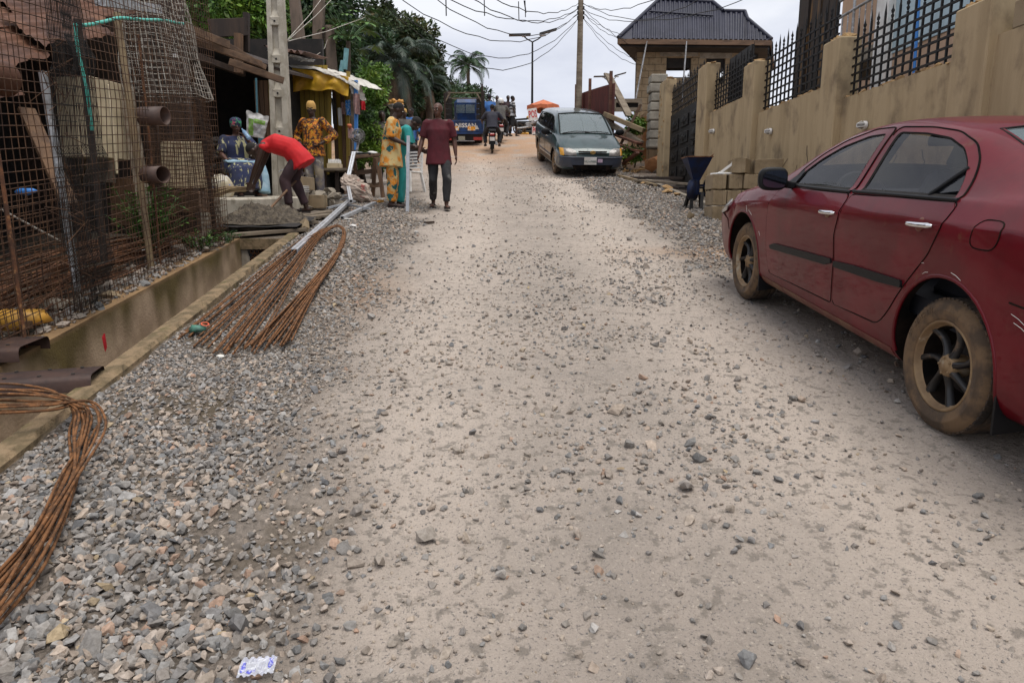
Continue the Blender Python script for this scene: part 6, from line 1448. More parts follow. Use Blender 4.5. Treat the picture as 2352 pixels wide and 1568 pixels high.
wb = thing('workbench', 'rough brown trestle workbench beside the patterned robe man', 'bench', P(840, 450, 14.2))
zt = P(840, 362, 14.2).z; a, b_ = P(802, 362, 14.2), P(872, 356, 14.4)
q = MB(); q.bar(a, b_, .22, .06); q.build('top', M['wood_x'], wb, bevel=.006)
for (u0, u1, dy0) in ((806, 794, -.1), (812, 828, .25), (862, 856, .25), (868, 880, -.1)):
    p1 = P(u1, 448, 14.2 + dy0); q = MB(); q.bar(P(u0, 362, 14.2 + dy0 * .3), Vector((p1.x, p1.y, g(p1.y) - .02)), .07, .09); q.build('leg', M['wood'], wb)
for (u0, v0, u1, v1) in ((800, 398, 876, 392), (802, 430, 880, 424)):
    q = MB(); q.bar(P(u0, v0, 14.3), P(u1, v1, 14.4), .05, .09); q.build('rail', M['wood_x'], wb)
q = MB(); q.box(P(838, 354, 14.3), (.26, .16, .05)); tag(q.build('tool_case', M['black_plastic'], bevel=.01), 'black tool case lying on the trestle workbench', 'case')
q = MB(); q.hull(P(857, 351, 14.3), (.13, .08, .04), 16, 0, lr, True); tag(q.build('white_cloth', M['white_paint']), 'crumpled white cloth on the trestle workbench', 'cloth')
def profile(p0, p1, w_, h_, lab):
    a, b_ = Vector(p0), Vector(p1); t_ = thing('aluminium_profile', lab, 'aluminium profile', a); d, s_, u_ = frame(b_ - a)
    q = MB(); q.bar(a, b_, w_, h_); q.build('section', M['alu'], t_)
    q = MB(); q.bar(a + u_ * (h_ / 2 + .001) + d * .01, b_ + u_ * (h_ / 2 + .001) - d * .01, w_ * .25, .004); q.build('groove', M['galv'], t_)
    q = MB(); q.bar(a - d * .002, a - d * .001, w_ * .7, h_ * .7); q.build('open_end', M['black_and_shade'], t_); return t_
profile(GND(676, 577, .05), GND(806, 458, .10), .075, .05, 'longest white aluminium profile running down beside the rusty bars')
profile(GND(690, 566, .04), GND(812, 452, .06), .04, .04, 'thin white profile lying along the longest profile')
profile(GND(786, 500, .04), GND(862, 466, .06), .06, .05, 'short white profile with dark end lying under the sack')
profile(P(797, 422, 13.2), P(813, 350, 14.0), .07, .04, 'white profile propped against the trestle workbench')
profile(GND(806, 462, .2), GND(800, 430, .3), .06, .05, 'bent white profile end beside the sack')
for k, (a, b_) in enumerate((((742, 470), (806, 452)), ((740, 462), (800, 447)), ((752, 478), (815, 462)), ((800, 470), (850, 480)))):
    profile(GND(*a, .08), GND(*b_, .08), .04, .03, ('thin white profile on the ground by the hollow block, nearest the man in red', 'thin white profile lying behind the others by the hollow block', 'thin white profile crossing in front of the hollow block', 'thin white profile sticking out under the pinkish sack')[k])
p = GND(820, 468); c_ = Vector((p.x, p.y + .05, p.z + .26)); q = MB()
def fk(a, b_):
    th, ph = 2 * PI * a, PI * b_; d = Vector((math.copysign(abs(math.cos(th))**.6, math.cos(th)) * math.sin(ph)**.7, math.copysign(abs(math.sin(th))**.6, math.sin(th)) * math.sin(ph)**.7, math.cos(ph)))
    n_ = abs(mnoise.noise(d * 2.2)) + .6 * abs(mnoise.noise(d * 4.6 + Vector((3, 1, 2)))); k_ = .82 + .42 * n_; return c_ + Vector((d.x * .22 * k_ - .16 * d.z, d.y * .15 * k_, d.z * .25 * k_))
q.grid(fk, 40, 26, smooth=False); tag(q.build('cement_sack', M['sack_pink']), 'crumpled pinkish paper sack leaning on the aluminium profiles', 'sack')
hb = hollow_block(None, 0); o = hb.build('concrete_block', M['block'], bevel=.005); p = GND(714, 484); o.location = (p.x, p.y + .1, p.z + .15); o.rotation_euler = (0, 0, R(-4)); tag(o, 'single tan hollow block standing on the planks behind the white profiles', 'block')
hb = hollow_block(None, 0); o = hb.build('concrete_block', M['block'], bevel=.005); p = GND(742, 470); o.location = (p.x - .15, 12.3, g(12.3) + .42); o.rotation_euler = (0, 0, R(80)); tag(o, 'tan block raised behind the bending man beside the bucket', 'block')
bk = thing('white_bucket', 'dusty white plastic bucket between the bending man and the block', 'bucket', P(690, 455, 11.9)); p = P(691, 458, 11.9)
q = MB(); q.lathe([(0, 0), (.115, 0), (.14, .30), (.148, .30), (.148, .31), (.13, .31), (.11, .02), (0, .02)], (p.x, p.y, g(11.9) + .10), (0, 0, 1), 24); q.build('tub', M['white_plastic'], bk)
for z in (.22, .25, .28):
    q = MB(); q.lathe([(.134 + z * .03, -.006), (.142 + z * .03, 0), (.134 + z * .03, .006)], (p.x, p.y, g(11.9) + .10 + z), (0, 0, 1), 24); q.build('rib', M['white_plastic'], bk)
q = MB()
for i in range(30):
    a = P(lr.uniform(640, 780), lr.uniform(400, 455), lr.uniform(11.8, 13.6)); q.hull((a.x, a.y, g(a.y) + lr.uniform(.02, .25)), (lr.uniform(.05, .2), lr.uniform(.05, .2), lr.uniform(.04, .12)), 10, 0, lr)
tag(q.build('rubble', M['concrete']), 'earth and broken concrete heaped behind the bending man', 'rubble', kind='stuff')
def crumple(name, lab, p, d, m_, cat):
    q = MB(); q.hull(p, d, 40, 0, lr); o = q.build(name, M[m_]); return tag(o, lab, cat)
ws = thing('water_sachet', 'empty clear water sachet with blue print on the gravel edge', 'sachet', GND(592, 1540))
c_ = GND(592, 1538, .012)
def fw_(a, b_): return c_ + Vector(((a - .5) * .088, (b_ - .5) * .042 + .02 * (a - .5), .006 + .012 * abs(mnoise.noise((a * 5, b_ * 4, 1))) + .010 * mnoise.noise((a * 11, b_ * 9, 4)) + .004 + (b_ - .5) * .02))
q = MB(); q.grid(fw_, 26, 14, smooth=False); q.build('film', pm('sachet_film', (.62, .64, .74), (.75, .77, .82), 60, .2, alpha=.75), ws)
for (a0, a1, b0, b1) in ((.06, .18, .15, .85), (.80, .94, .3, .85), (.22, .5, .1, .25)):
    q = MB(); q.grid(lambda s, t_: fw_(a0 + (a1 - a0) * s, b0 + (b1 - b0) * t_) + Vector((0, 0, .002)), 6, 6, smooth=False); q.build('print', pm('violet_print', (.12, .13, .55), (.55, .56, .75), 120, .5, lo=.5, hi=.56), ws)
crumple('paper_scrap', 'small crumpled white paper scrap on the gravel below the bars', GND(506, 818, .012), (.028, .03, .012), 'paper', 'paper')
crumple('paper_scrap', 'white scrap lying by the dark profile end', GND(800, 503, .01), (.07, .07, .012), 'paper', 'paper')
crumple('paper_scrap', 'flattened white cup on the gravel right of the bar bend', GND(812, 519, .02), (.06, .05, .03), 'white_plastic', 'litter')
crumple('brown_leaf', 'small brown leaf on the trodden gravel right of centre front', GND(1425, 1075, .008), (.02, .014, .004), 'bamboo', 'leaf')

q = MB(); q.hull(P(62, 442, 5.7), (.10, .05, .05), 16, 0, lr, True); tag(q.build('blue_rag', M['bright_blue']), 'scrap of bright blue plastic caught behind the near wire mesh', 'rag')
q = MB(); q.box(P(402, 128, 8.1), (.055, .01, .035)); tag(q.build('tag', M['white_paint']), 'tiny white tag tied on the galvanised mesh bundle', 'tag')
q = MB(); q.lathe([(.0, -.012), (.5, -.012), (.5, .012), (0, .012)], (0, 0, 0), (0, 1, 0), 20); p = P(716, 132, 17); q.v = [(p.x + a * .24, 17 + b_, p.z + c_ * .70) for a, b_, c_ in q.v]; tag(q.build('oval_board', pm('hand_print', (.6, .6, .6), (.06, .06, .12), 9, .6, lo=.52, hi=.56)), 'white oval board with dark prints standing on the shed roof', 'board')
for (u0, v0, u1, v1, lab) in ((796, 112, 792, 160, 'upright teal pipe behind the white tarpaulin'), (788, 140, 784, 165, 'short teal pipe leaning left of the upright teal pipe')):
    q = MB(); q.tube([P(u1, v1, 17.8), P(u0, v0, 17.8)], .06, 8); tag(q.build('teal_pipe', pm('teal_pipe' + str(u0), (.16, .34, .36), (.1, .22, .24), 5, .6)), lab, 'pipe')
p = GND(866, 464, .03); q = MB(); q.bar(p + Vector((-.10, .04, .01)), p + Vector((.08, -.05, .01)), .035, .03); q.bar(p + Vector((.06, -.12, .015)), p + Vector((.10, .02, .015)), .05, .05); tag(q.build('hammer', M['food_c'] if 'food_c' in M else pm('food_c', (.55, .26, .04), (.4, .18, .03), 9, .6)), 'small orange tool lying at the end of the short white profile', 'tool')
q = MB(); a, b_ = GND(1985, 868, .008), GND(2022, 850, .008); q.bar(a, b_, .007, .006); tag(q.build('twig', M['bamboo']), 'thin pale twig lying on the road by the red car sill', 'twig')
q = MB(); a, b_ = GND(975, 512, .01), GND(996, 510, .01); q.bar(a, b_, .05, .03); tag(q.build('wood_chip', M['wood_dark']), 'dark wood chip lying on the road before the bald man', 'wood chip')
q = MB(); q.tube([P(-40, 172, 4.9), P(12, 182, 5.1)], .12, 16); tag(q.build('rusty_drum_pipe', M['rust_sheet']), 'wide rusty pipe under the broken roof edge at the picture edge', 'pipe')
VUS = [0, .08, .25, .6, .95, 1.25, 1.6, 2.0, 2.4, 3.2, 4.2, 4.7, 4.88, 4.91]
def rowv(ws, zs): return (ws, zs)
VT = [
 ([.55, .68, .76, .78, .78, .78, .78, .78, .78, .78, .78, .74, .66, .5], [.34, .27, .22, .2, .2, .2, .2, .2, .2, .2, .22, .27, .32, .4]),
 ([.62, .76, .85, .90, .91, .90, .90, .90, .90, .90, .89, .85, .76, .6], [.40, .36, .33, .31, .30, .30, .30, .30, .30, .30, .32, .36, .42, .5]),
 ([.64, .79, .88, .925, .93, .93, .93, .93, .93, .93, .92, .88, .80, .64], [.48, .49, .50, .52, .54, .55, .55, .56, .56, .57, .58, .6, .62, .65]),
 ([.62, .78, .87, .92, .925, .93, .93, .93, .93, .93, .92, .88, .80, .64], [.56, .60, .66, .74, .80, .84, .86, .88, .88, .90, .92, .94, .92, .9]),
 ([.58, .73, .82, .86, .87, .88, .89, .89, .89, .89, .88, .85, .78, .62], [.63, .69, .77, .88, .96, 1.0, 1.02, 1.04, 1.05, 1.06, 1.08, 1.1, 1.06, 1.0]),
 ([.52, .65, .73, .77, .80, .84, .86, .86, .86, .86, .85, .82, .76, .6], [.65, .72, .81, .935, 1.02, 1.06, 1.06, 1.08, 1.09, 1.10, 1.12, 1.14, 1.1, 1.03]),
 ([.42, .52, .58, .62, .72, .77, .75, .72, .71, .71, .70, .69, .66, .5], [.66, .735, .825, .965, 1.05, 1.19, 1.36, 1.50, 1.535, 1.55, 1.52, 1.44, 1.3, 1.1]),
 ([.22, .28, .32, .36, .42, .46, .46, .45, .45, .45, .45, .44, .42, .3], [.665, .74, .835, .98, 1.07, 1.225, 1.415, 1.565, 1.605, 1.615, 1.59, 1.50, 1.36, 1.12]),
 ([.001] * 14, [.667, .745, .84, .985, 1.08, 1.24, 1.43, 1.585, 1.622, 1.635, 1.605, 1.515, 1.38, 1.13]),
]
def van():
    S = Shell(VUS, VT, 3.85, sharp=(6,)); ax, ay = 1.72, 23.28
    pit = math.atan((g(ay) - g(20.4)) / 2.88)
    car = thing('parked_van', 'dark green minivan parked facing the camera at the right roadside', 'van', (ax, ay, g(ay)), rot=(-pit, 0, PI + .116))
    loft = S.loft([0, .02, .05] + [round(.09 + .06 * k, 3) for k in range(80)] + [4.9, 4.91])
    FGV = [(1.42, 1.10), (2.30, 1.11), (2.30, 1.485), (2.0, 1.465), (1.72, 1.36)]; MGV = [(2.40, 1.115), (3.35, 1.13), (3.35, 1.495), (2.40, 1.49)]; RGV = [(3.45, 1.135), (4.5, 1.16), (4.42, 1.38), (4.2, 1.47), (3.45, 1.495)]
    c1 = MB()
    for sd in (-1, 1):
        for u in (.95, 3.85): c1.lathe([(0, 0), (.37, 0), (.37, .36), (0, .36)], (sd * .60, 3.85 - u, .35), (sd, 0, 0), 32, smooth=False)
    ins = Shell(VUS, [([max(w_ - .05, .001) for w_ in ws], [max(z_, .5) - (.03 if i > 5 else 0) for z_ in zs]) for i, (ws, zs) in enumerate(VT)], 3.85)
    c2 = ins.loft([1.3 + .1 * k for k in range(33)]); c3 = MB()
    for sd in (-1, 1):
        for poly in (FGV, MGV, RGV): c3.prism([(sd * .6, 3.85 - u, z) for u, z in poly], (sd * .5, 0, 0))
    c4 = MB(); b0, t0 = (1.02, 1.10, .70), (1.92, 1.54, .62); d = Vector((0, -(t0[0] - b0[0]), t0[1] - b0[1])); nr = Vector((0, d.z, -d.y)).normalized()
    qd = [Vector((-b0[2], 3.85 - b0[0], b0[1])), Vector((b0[2], 3.85 - b0[0], b0[1])), Vector((t0[2], 3.85 - t0[0], t0[1])), Vector((-t0[2], 3.85 - t0[0], t0[1]))]
    c4.prism([p - nr * .2 for p in qd], nr * .4)
    link('body', cutbody(loft, [cutter(c1), c2, cutter(c3), cutter(c4)], [M['teal_paint'], M['liner']]), car)
    def fu(x, z):
        for u in np.linspace(.0, 1.6, 321):
            if z <= S.top(u, x) + 1e-3 and S.w(u, z) >= abs(x): return u
        return 1.6
    def front(poly, off, name, m_, par=car, n=6, m=10, mirror=False):
        for sg in ((1, -1) if mirror else (1,)):
            q = MB(); rw = S.rows(poly, n); vs = []
            for z, a, b_ in rw:
                for j in range(m + 1): x = a + (b_ - a) * j / m; vs.append((sg * x, 3.85 - fu(x, z) + off, z))
            q.add(vs, [(i * (m + 1) + j, i * (m + 1) + j + 1, (i + 1) * (m + 1) + j + 1, (i + 1) * (m + 1) + j) for i in range(n) for j in range(m)], 0, True)
            o = q.build(name, M[m_], par, world=False)
        return o
    front([(.44, .60), (.74, .60), (.78, .64), (.78, .78), (.60, .78), (.46, .72)], .012, 'headlight', 'lens_clear', mirror=True)
    front([(.765, .60), (.86, .60), (.87, .78), (.78, .78)], .014, 'corner_lamp', 'lens_amber', mirror=True)
    bp = front([(-.90, .30), (.90, .30), (.91, .42), (.91, .55), (-.91, .55), (-.91, .42)], .035, 'bumper', 'slate_plastic', n=6, m=30)
    q = MB(); q.tube([Vector((x, 3.85 - fu(x, .55) + .03, .555)) for x in np.linspace(-.88, .88, 25)], .022, 6); q.build('bumper_lip', M['slate_plastic'], bp, world=False)
    front([(-.5, .24), (.5, .24), (.56, .36), (-.56, .36)], .040, 'lower_grille', 'liner', bp)
    for z0 in (.635, .685): front([(-.38, z0), (.38, z0), (.40, z0 + .032), (-.40, z0 + .032)], .010, 'grille_slot', 'liner')
    q = MB(); yy = 3.85 - fu(0, .69) + .03
    for r0, sx, sz in ((.055, 1.25, 1), (.030, .8, 1.5), (.030, 1.6, .8)): q.tube([(r0 * sx * math.cos(2 * PI * k / 20), yy, .685 + r0 * sz * math.sin(2 * PI * k / 20) * .75) for k in range(21)], .008, 5)
    q.build('emblem', pm('gold_badge', (.5, .32, .1), rough=.3, metal=.6), car, world=False)
    q = MB(); py_ = 3.85 + .06; q.box((.07, py_, .47), (.34, .012, .19)); pl = q.build('number_plate', M['white_paint'], car, world=False)
    q = text_mb('NU-698BE', .075, .004); q.xform(Matrix.Translation((.07, py_ + .009, .455)) @ Matrix.Rotation(PI, 4, 'Z') @ Matrix.Rotation(R(90), 4, 'X')); q.build('lettering', pm('plate_ink', (.10, .15, .14), rough=.6), pl, world=False)
    q = MB(); q.box((-.20, py_ - .006, .475), (.13, .012, .09)); q.build('sticker', pm('mauve', (.45, .28, .42), (.6, .5, .6), 60, .6), bp, world=False)
    def wf(a, b_):
        u = .99 + (1.95 - .99) * b_; x = (.74 + (.64 - .74) * b_) * (2 * a - 1); return Vector((x, 3.85 - u, S.top(u, x) - .004))
    q = MB(); q.grid(wf, 18, 12); ws = q.build('windscreen', M['clear_glass'], car, world=False)
    q = MB(); q.tube([wf(a, 0) + Vector((0, 0, .01)) for a in np.linspace(0, 1, 10)] + [wf(1, b_) + Vector((0, 0, .01)) for b_ in np.linspace(.1, 1, 9)] + [wf(a, 1) + Vector((0, 0, .01)) for a in np.linspace(.9, 0, 9)] + [wf(0, b_) + Vector((0, 0, .01)) for b_ in np.linspace(.9, 0, 9)], .016, 6); q.build('screen_seal', M['rubber'], ws, world=False)
    for a0, a1 in ((.95, .45), (.52, .06)):
        q = MB(); q.tube([wf(a0, .02) + Vector((0, .02, .02)), wf((a0 + a1) / 2, .06) + Vector((0, .02, .03)), wf(a1, .04) + Vector((0, .02, .025))], .011, 5); q.build('wiper', M['black_plastic'], ws, world=False)
    for sd in (-1, 1):
        for nm, poly in (('side_window', FGV), ('side_window', MGV), ('side_window', RGV)):
            q = MB(); S.patch(q, sd, poly, -.004, 8, 10, rim=0); o = q.build(nm, M['tint_glass'], car, world=False)
            q = MB(); S.line(q, sd, poly + [poly[0]], .010, .002, 5, .1); q.build('window_seal', M['rubber'], o, world=False)
        for seam in ([(1.30, .34), (1.28, .7), (1.30, 1.0)], [(2.36, .34), (2.35, 1.08), (2.35, 1.6)], [(3.40, .4), (3.40, 1.1)]):
            q = MB(); S.line(q, sd, seam, .005, 0, 5, .1); q.build('door_seam', M['liner'], car, world=False)
        for u in (2.15, 2.55):
            q = MB(); q.bar(S.pt(sd, u - .09, .93, .02), S.pt(sd, u + .09, .935, .02), .03, .03); q.build('handle', M['chrome'], car, world=False)
        q = MB(); S.patch(q, sd, [(1.35, .46), (3.42, .47), (3.42, .52), (1.35, .51)], .012, 3, 20); q.build('side_moulding', M['slate_plastic'], car, world=False)
        q = MB(); S.patch(q, sd, [(1.36, .30), (3.42, .30), (3.42, .42), (1.36, .42)], .004, 4, 20); q.build('dusty_sill', M['tyre_dusty'], car, world=False)
        q = MB(); q.blob((sd * 1.08, 3.85 - 1.42, 1.10), (.13, .07, .10), 0, 14, 10); q.bar((sd * .88, 3.85 - 1.42, 1.04), (sd * 1.0, 3.85 - 1.42, 1.07), .06, .06); link('wing_mirror', blobmesh(q, M['black_plastic'], .02, 2), car)
        for u in (.95, 3.85):
            wt = bpy.data.objects.new('wheel', None); col.objects.link(wt); wt.parent = car
            wheel(wt, sd * .885, 3.85 - u, .32, sd, .325, .20, .205, 5, ('tyre_dusty', 'tread', 'rim_gold', 'galv'), None, False)
    for x in (-.4, .4):
        q = MB(); q.hexa([(x - .24, 1.3, .7), (x + .24, 1.3, .7), (x + .24, 1.45, .7), (x - .24, 1.45, .7), (x - .2, 1.15, 1.30), (x + .2, 1.15, 1.30), (x + .2, 1.28, 1.3), (x - .2, 1.28, 1.3)]); s_ = q.build('seat', M['interior'], car, world=False, bevel=.03)
        q = MB(); q.box((x, 1.2, 1.40), (.26, .1, .17)); q.build('headrest', M['interior'], s_, world=False, bevel=.03)
    q = MB(); q.span((-.8, 3.85 - 1.6, .7), (.8, 3.85 - 1.32, 1.02)); q.build('dashboard', M['interior'], car, world=False, bevel=.04)
    q = MB(); q.lathe([(.17, 0), (.19, .012), (.17, .024), (.17, 0)], (.42, 3.85 - 1.70, 1.05), (0, -.8, .6), 18); q.build('steering_wheel', M['black_plastic'], car, world=False)
van()
pm('truck_blue', (.012, .055, .185), (.012, .035, .10), 4, .5, c3=(.10, .05, .03), s3=6, lo3=.62, hi3=.75)
pm('orange_refl', (.85, .36, .02), (.8, .72, .6), 9, .4, lo=.5, hi=.54, stretch=(1, 1, 1))
pm('plate_dirty', (.35, .34, .25), (.2, .2, .17), 30, .7)
def truck():
    gp = GND(1098, 335); ty_ = gp.y; k = ty_ / FP; cx_ = (1070 - 1176) * k
    sl_ = math.atan((g(ty_ + 2.8) - g(ty_)) / 2.8); t_ = thing('blue_truck', 'old blue open backed truck with dark stake rack driving away uphill', 'truck', (cx_, ty_, g(ty_)), rot=(sl_, 0, R(1)))
    zt = lambda v: P(1070, v, ty_).z - g(ty_); Wd = 84 * k; h = Wd / 2
    z0, z1 = zt(308), zt(277)
    def bx(nm, a, b_, m_, par=t_, bv=0): q = MB(); q.span(a, b_); return q.build(nm, M[m_], par, world=False, bevel=bv)
    tg = bx('tailgate', (-h * .93, 0, z0), (h * .93, .06, z1), 'truck_blue', t_, .012)
    q = MB(); q.span((-h * .93, -.02, z1 - .05), (h * .93, -.002, z1)); q.span((-h * .93, -.02, z0), (h * .93, -.002, z0 + .06)); q.span((-h * .93, -.02, z0 + .09), (h * .93, -.002, z0 + .12)); q.build('tailgate_rib', M['truck_blue'], tg, world=False)
    q = text_mb('NISSAN', (z1 - z0) * .42, .006, .006); q.xform(Matrix.Translation((h * .1, -.012, z0 + (z1 - z0) * .62)) @ Matrix.Rotation(R(90), 4, 'X') @ Matrix.Diagonal((1.12, 1, 1, 1))); q.build('lettering', M['white_paint'], tg, world=False)
    for a, b_ in ((-.58, -.26), (.20, .60)): bx('reflector', (h * a, -.026, z0 + (z1 - z0) * .26), (h * b_, -.018, z0 + (z1 - z0) * .55), 'orange_refl', tg)
    q = MB(); c_ = Vector((h * .68, -.02, z0 + (z1 - z0) * .35)); s_ = (z1 - z0) * .16; q.prism([c_ + Vector((-s_, 0, 0)), c_ + Vector((s_, 0, 0)), c_ + Vector((0, 0, s_ * 2))], (0, -.006, 0)); q.build('warning_triangle', M['white_paint'], tg, world=False)
    bx('bed_floor', (-h * .95, .06, z0), (h * .95, 2.9, z0 + .08), 'truck_blue')
    for sx in (-1, 1):
        bx('bed_side', (sx * h * .95 - .03, .06, z0), (sx * h * .95 + .03, 2.9, z1), 'truck_blue')
        for i in range(5): bx('rack_post', (sx * h * .97 - .035, .05 + i * .7, z1), (sx * h * .97 + .035, .12 + i * .7, zt(216 if not (sx > 0 and i == 0) else 195)), 'wood_dark')
        for i in range(6): z = z1 + .06 + i * (zt(232) - z1) / 6; bx('rack_slat', (sx * h * .97 - .02, .06, z), (sx * h * .97 + .02, 2.9, z + (zt(232) - z1) / 6 - .03), 'black_and_shade')
        bx('tail_lamp', (sx * h * .72 - .16, -.02, zt(322)), (sx * h * .72 + .16, .02, zt(315)), 'lens_red')
    for sx, a_ in ((-1, .60), (1, .66)):
        for i in range(4): z = z1 + .03 + i * (zt(228) - z1) / 4; bx('rack_board', (sx * h * a_ if sx > 0 else -h * .97, .10, z), (h * .97 if sx > 0 else -h * a_, .13, z + (zt(228) - z1) / 4 - .025), 'black_and_shade')
    for v, y_ in ((215, .08), (229, .5)): bx('rack_rail', (-h * .8, y_, zt(v + 1.5)), (h * .97, y_ + .07, zt(v - 1)), 'wood_grey')
    for sx in (-1, 1):
        q = MB(); q.bar((sx * h * .7, .1, zt(216)), (sx * h * .95, .1, zt(236)), .06, .05); q.build('rack_brace', M['wood_grey'], t_, world=False)
    cb = bx('cab', (-h * .74, 2.95, z0 + .1), (h * .64, 4.6, zt(248) + .16), 'truck_blue', t_, .12)
    bx('rear_window', (-h * .62, 2.93, z1 + .08), (h * .44, 2.947, zt(257) + .10), 'clear_glass', cb); bx('window_bar', (-h * .12, 2.915, z1 + .08), (-h * .08, 2.928, zt(256) + .12), 'truck_blue', cb)
    bx('number_plate', (-h * .30, -.03, zt(322)), (h * .05, -.02, zt(313)), 'plate_dirty')
    bx('chassis', (-h * .55, .1, zt(325)), (h * .55, 4.6, z0 - .002), 'black_and_shade'); bx('bumper_bar', (-h * .62, -.06, zt(324.5)), (h * .55, -.02, zt(323)), 'galv')
    bx('rear_apron', (-h * .8, .02, zt(324)), (h * .8, .08, z0), 'black_and_shade')
    q = MB(); q.hexa([(-h * .5, .9, zt(331)), (h * .5, .9, zt(331)), (h * .5, 1.1, zt(331)), (-h * .5, 1.1, zt(331)), (-h * .6, .85, zt(325)), (h * .6, .85, zt(325)), (h * .6, 1.15, zt(325)), (-h * .6, 1.15, zt(325))]); q.blob((-.1, 1, zt(330)), (.2, .2, .16), 0, 12, 8); q.build('axle', M['black_and_shade'], t_, world=False)
    for sx in (-1, 1):
        for y_ in (1.0, 3.9):
            wt = bpy.data.objects.new('wheel', None); col.objects.link(wt); wt.parent = t_
            wheel(wt, sx * h * .92, y_, .36, sx, .36, .2, .30, 5, ('tread', 'tread', 'rim_gold', 'galv'), None, False)
truck()
def motorbike(name, lab, x, y, rz, tank='black_plastic', H_=1.0):
    t_ = thing(name, lab, 'motorcycle', (x, y, g(y)), rot=(math.atan((g(y + 1) - g(y))) * (1 if abs(rz) < 1.5 else 0), 0, rz))
    for yy in (0, 1.25):
        q = MB(); q.lathe([(.24, -.045), (.29, -.03), (.30, 0), (.29, .03), (.24, .045), (.23, 0), (.24, -.045)], (0, yy, .30), (1, 0, 0), 24); wh = q.build('tyre', M['tread'], t_, world=False)
        q = MB(); q.lathe([(.23, -.02), (.24, 0), (.23, .02)], (0, yy, .30), (1, 0, 0), 24); q.lathe([(0, -.06), (.05, -.06), (.05, .06), (0, .06)], (0, yy, .30), (1, 0, 0), 10)
        for k in range(10): a = 2 * PI * k / 10; q.tube([(0, yy, .30), (0, yy + .23 * math.cos(a), .30 + .23 * math.sin(a))], .004, 4)
        q.build('rim', M['galv'], wh, world=False)
    q = MB(); q.hexa([(-.11, -.25, .72), (.11, -.25, .72), (.13, .55, .70), (-.13, .55, .70), (-.10, -.27, .80), (.10, -.27, .80), (.13, .55, .78), (-.13, .55, .78)]); q.build('saddle', M['black_plastic'], t_, world=False, bevel=.02)
    q = MB(); q.blob((0, .75, .80), (.14, .27, .13), 0, 14, 10); q.build('tank', M[tank], t_, world=False)
    q = MB()
    for a, b_ in (((0, 0, .3), (0, .5, .42)), ((0, .5, .42), (0, .9, .35)), ((0, -.1, .7), (0, .5, .4)), ((.09, 0, .3), (.09, -.1, .68)), ((-.09, 0, .3), (-.09, -.1, .68)), ((.07, 1.25, .3), (.07, .98, .95)), ((-.07, 1.25, .3), (-.07, .98, .95))): q.tube([a, b_], .022, 6)
    q.build('frame', M['black_steel'], t_, world=False)
    q = MB(); q.box((0, .55, .42), (.22, .3, .26)); q.build('engine', M['galv'], t_, world=False, bevel=.03)
    q = MB(); q.tube([(.13, .5, .32), (.15, 0, .30), (.15, -.3, .36)], [.03, .045, .045], 8); q.build('exhaust', M['galv'], t_, world=False)
    q = MB(); q.tube([(-.36, .85, .98), (-.2, .95, 1.0), (0, .98, .96), (.2, .95, 1.0), (.36, .85, .98)], .015, 6); q.build('handlebar', M['black_steel'], t_, world=False)
    q = MB(); q.grid(lambda s, u: Vector((.07 * (2 * s - 1), -.36 * math.sin(u * 1.9) * 1.0 - .0, .30 + .36 * math.cos(u * 1.9))), 4, 10); q.build('mudguard', M['black_plastic'], t_, world=False)
    q = MB(); q.box((0, -.33, .66), (.16, .06, .08)); q.build('tail_light', M['lens_red'], t_, world=False, bevel=.02)
    q = MB(); q.box((0, -.375, .52), (.17, .01, .12)); pl = q.build('number_plate', M['white_paint'], t_, world=False)
    return t_
mp_ = GND(1130, 355); MBX, MBY = mp_.x, mp_.y
motorbike('motorcycle', 'black motorcycle ridden away from the camera up the road', MBX, MBY + .3, R(2))
motorbike('motorcycle', 'second motorcycle just ahead of the black one, its rider in a white helmet', MBX + .25, MBY + 3.2, R(4), 'red_paint')
motorbike('motorcycle', 'yellow tanked motorcycle parked by the stall at the crest', P(1192, 318, 38).x, 38, R(-78), 'jerry')
def streetlight(lab, u, v, Y, hw):
    top = P(u, v, Y); b_ = Vector((top.x, Y, g(Y) - .2)); t_ = thing('street_lamp', lab, 'street lamp', b_)
    q = MB(); q.tube([b_, top], [.075, .045], 8); q.build('pole', M['black_steel'], t_)
    k = Y / FP
    for sx, (tx, ty, px0, py0, px1, py1) in ((-1, (-17, -13, -51, -14, -4, -15)), (1, (18, -15, 15, -16, 52, -26))):
        q = MB(); q.tube([top, top + Vector((tx * .7 * k * hw, 0, 6 * k * hw)), top + Vector((tx * k * hw, 0, 10 * k * hw)), top + Vector((tx * k * hw, 0, -ty * k * hw))], .035, 6); ar = q.build('arm', M['black_steel'], t_)
        q = MB(); q.bar(top + Vector((px0 * k * hw, 0, -py0 * k * hw)), top + Vector((px1 * k * hw, 0, -py1 * k * hw)), .45, .06); q.build('solar_panel', M['black_steel'], ar, bevel=.01)
        q = MB(); q.bar(top + Vector((px0 * .45 * k * hw if sx < 0 else px0 * k * hw, 0, (-py0 - 2.2) * k * hw)), top + Vector(((px0 * .2 - 4) * k * hw if sx < 0 else (px0 + 14) * k * hw, 0, (-py0 - 2.2) * k * hw)), .2, .05); q.build('lamp_head', M['galv'], ar)
streetlight('tall double armed solar street lamp standing alone against the sky', 1223, 97, 40, 1)
streetlight('small distant double armed street lamp peeping over the rusty sheet fence', 1400, 187, 62, .68)
UP = 25.2; pt_, pb_ = P(1335, -40, UP), Vector((P(1329, 215, UP).x, UP, g(UP) - .2))
ut = thing('utility_pole', 'weathered grey wooden pole carrying wires beside the rusty sheet fence', 'utility pole', pb_)
q = MB(); q.tube([pb_, pb_.lerp(pt_, .5), pt_], [.12, .105, .085], 10); q.build('shaft', M['wood_grey'], ut)
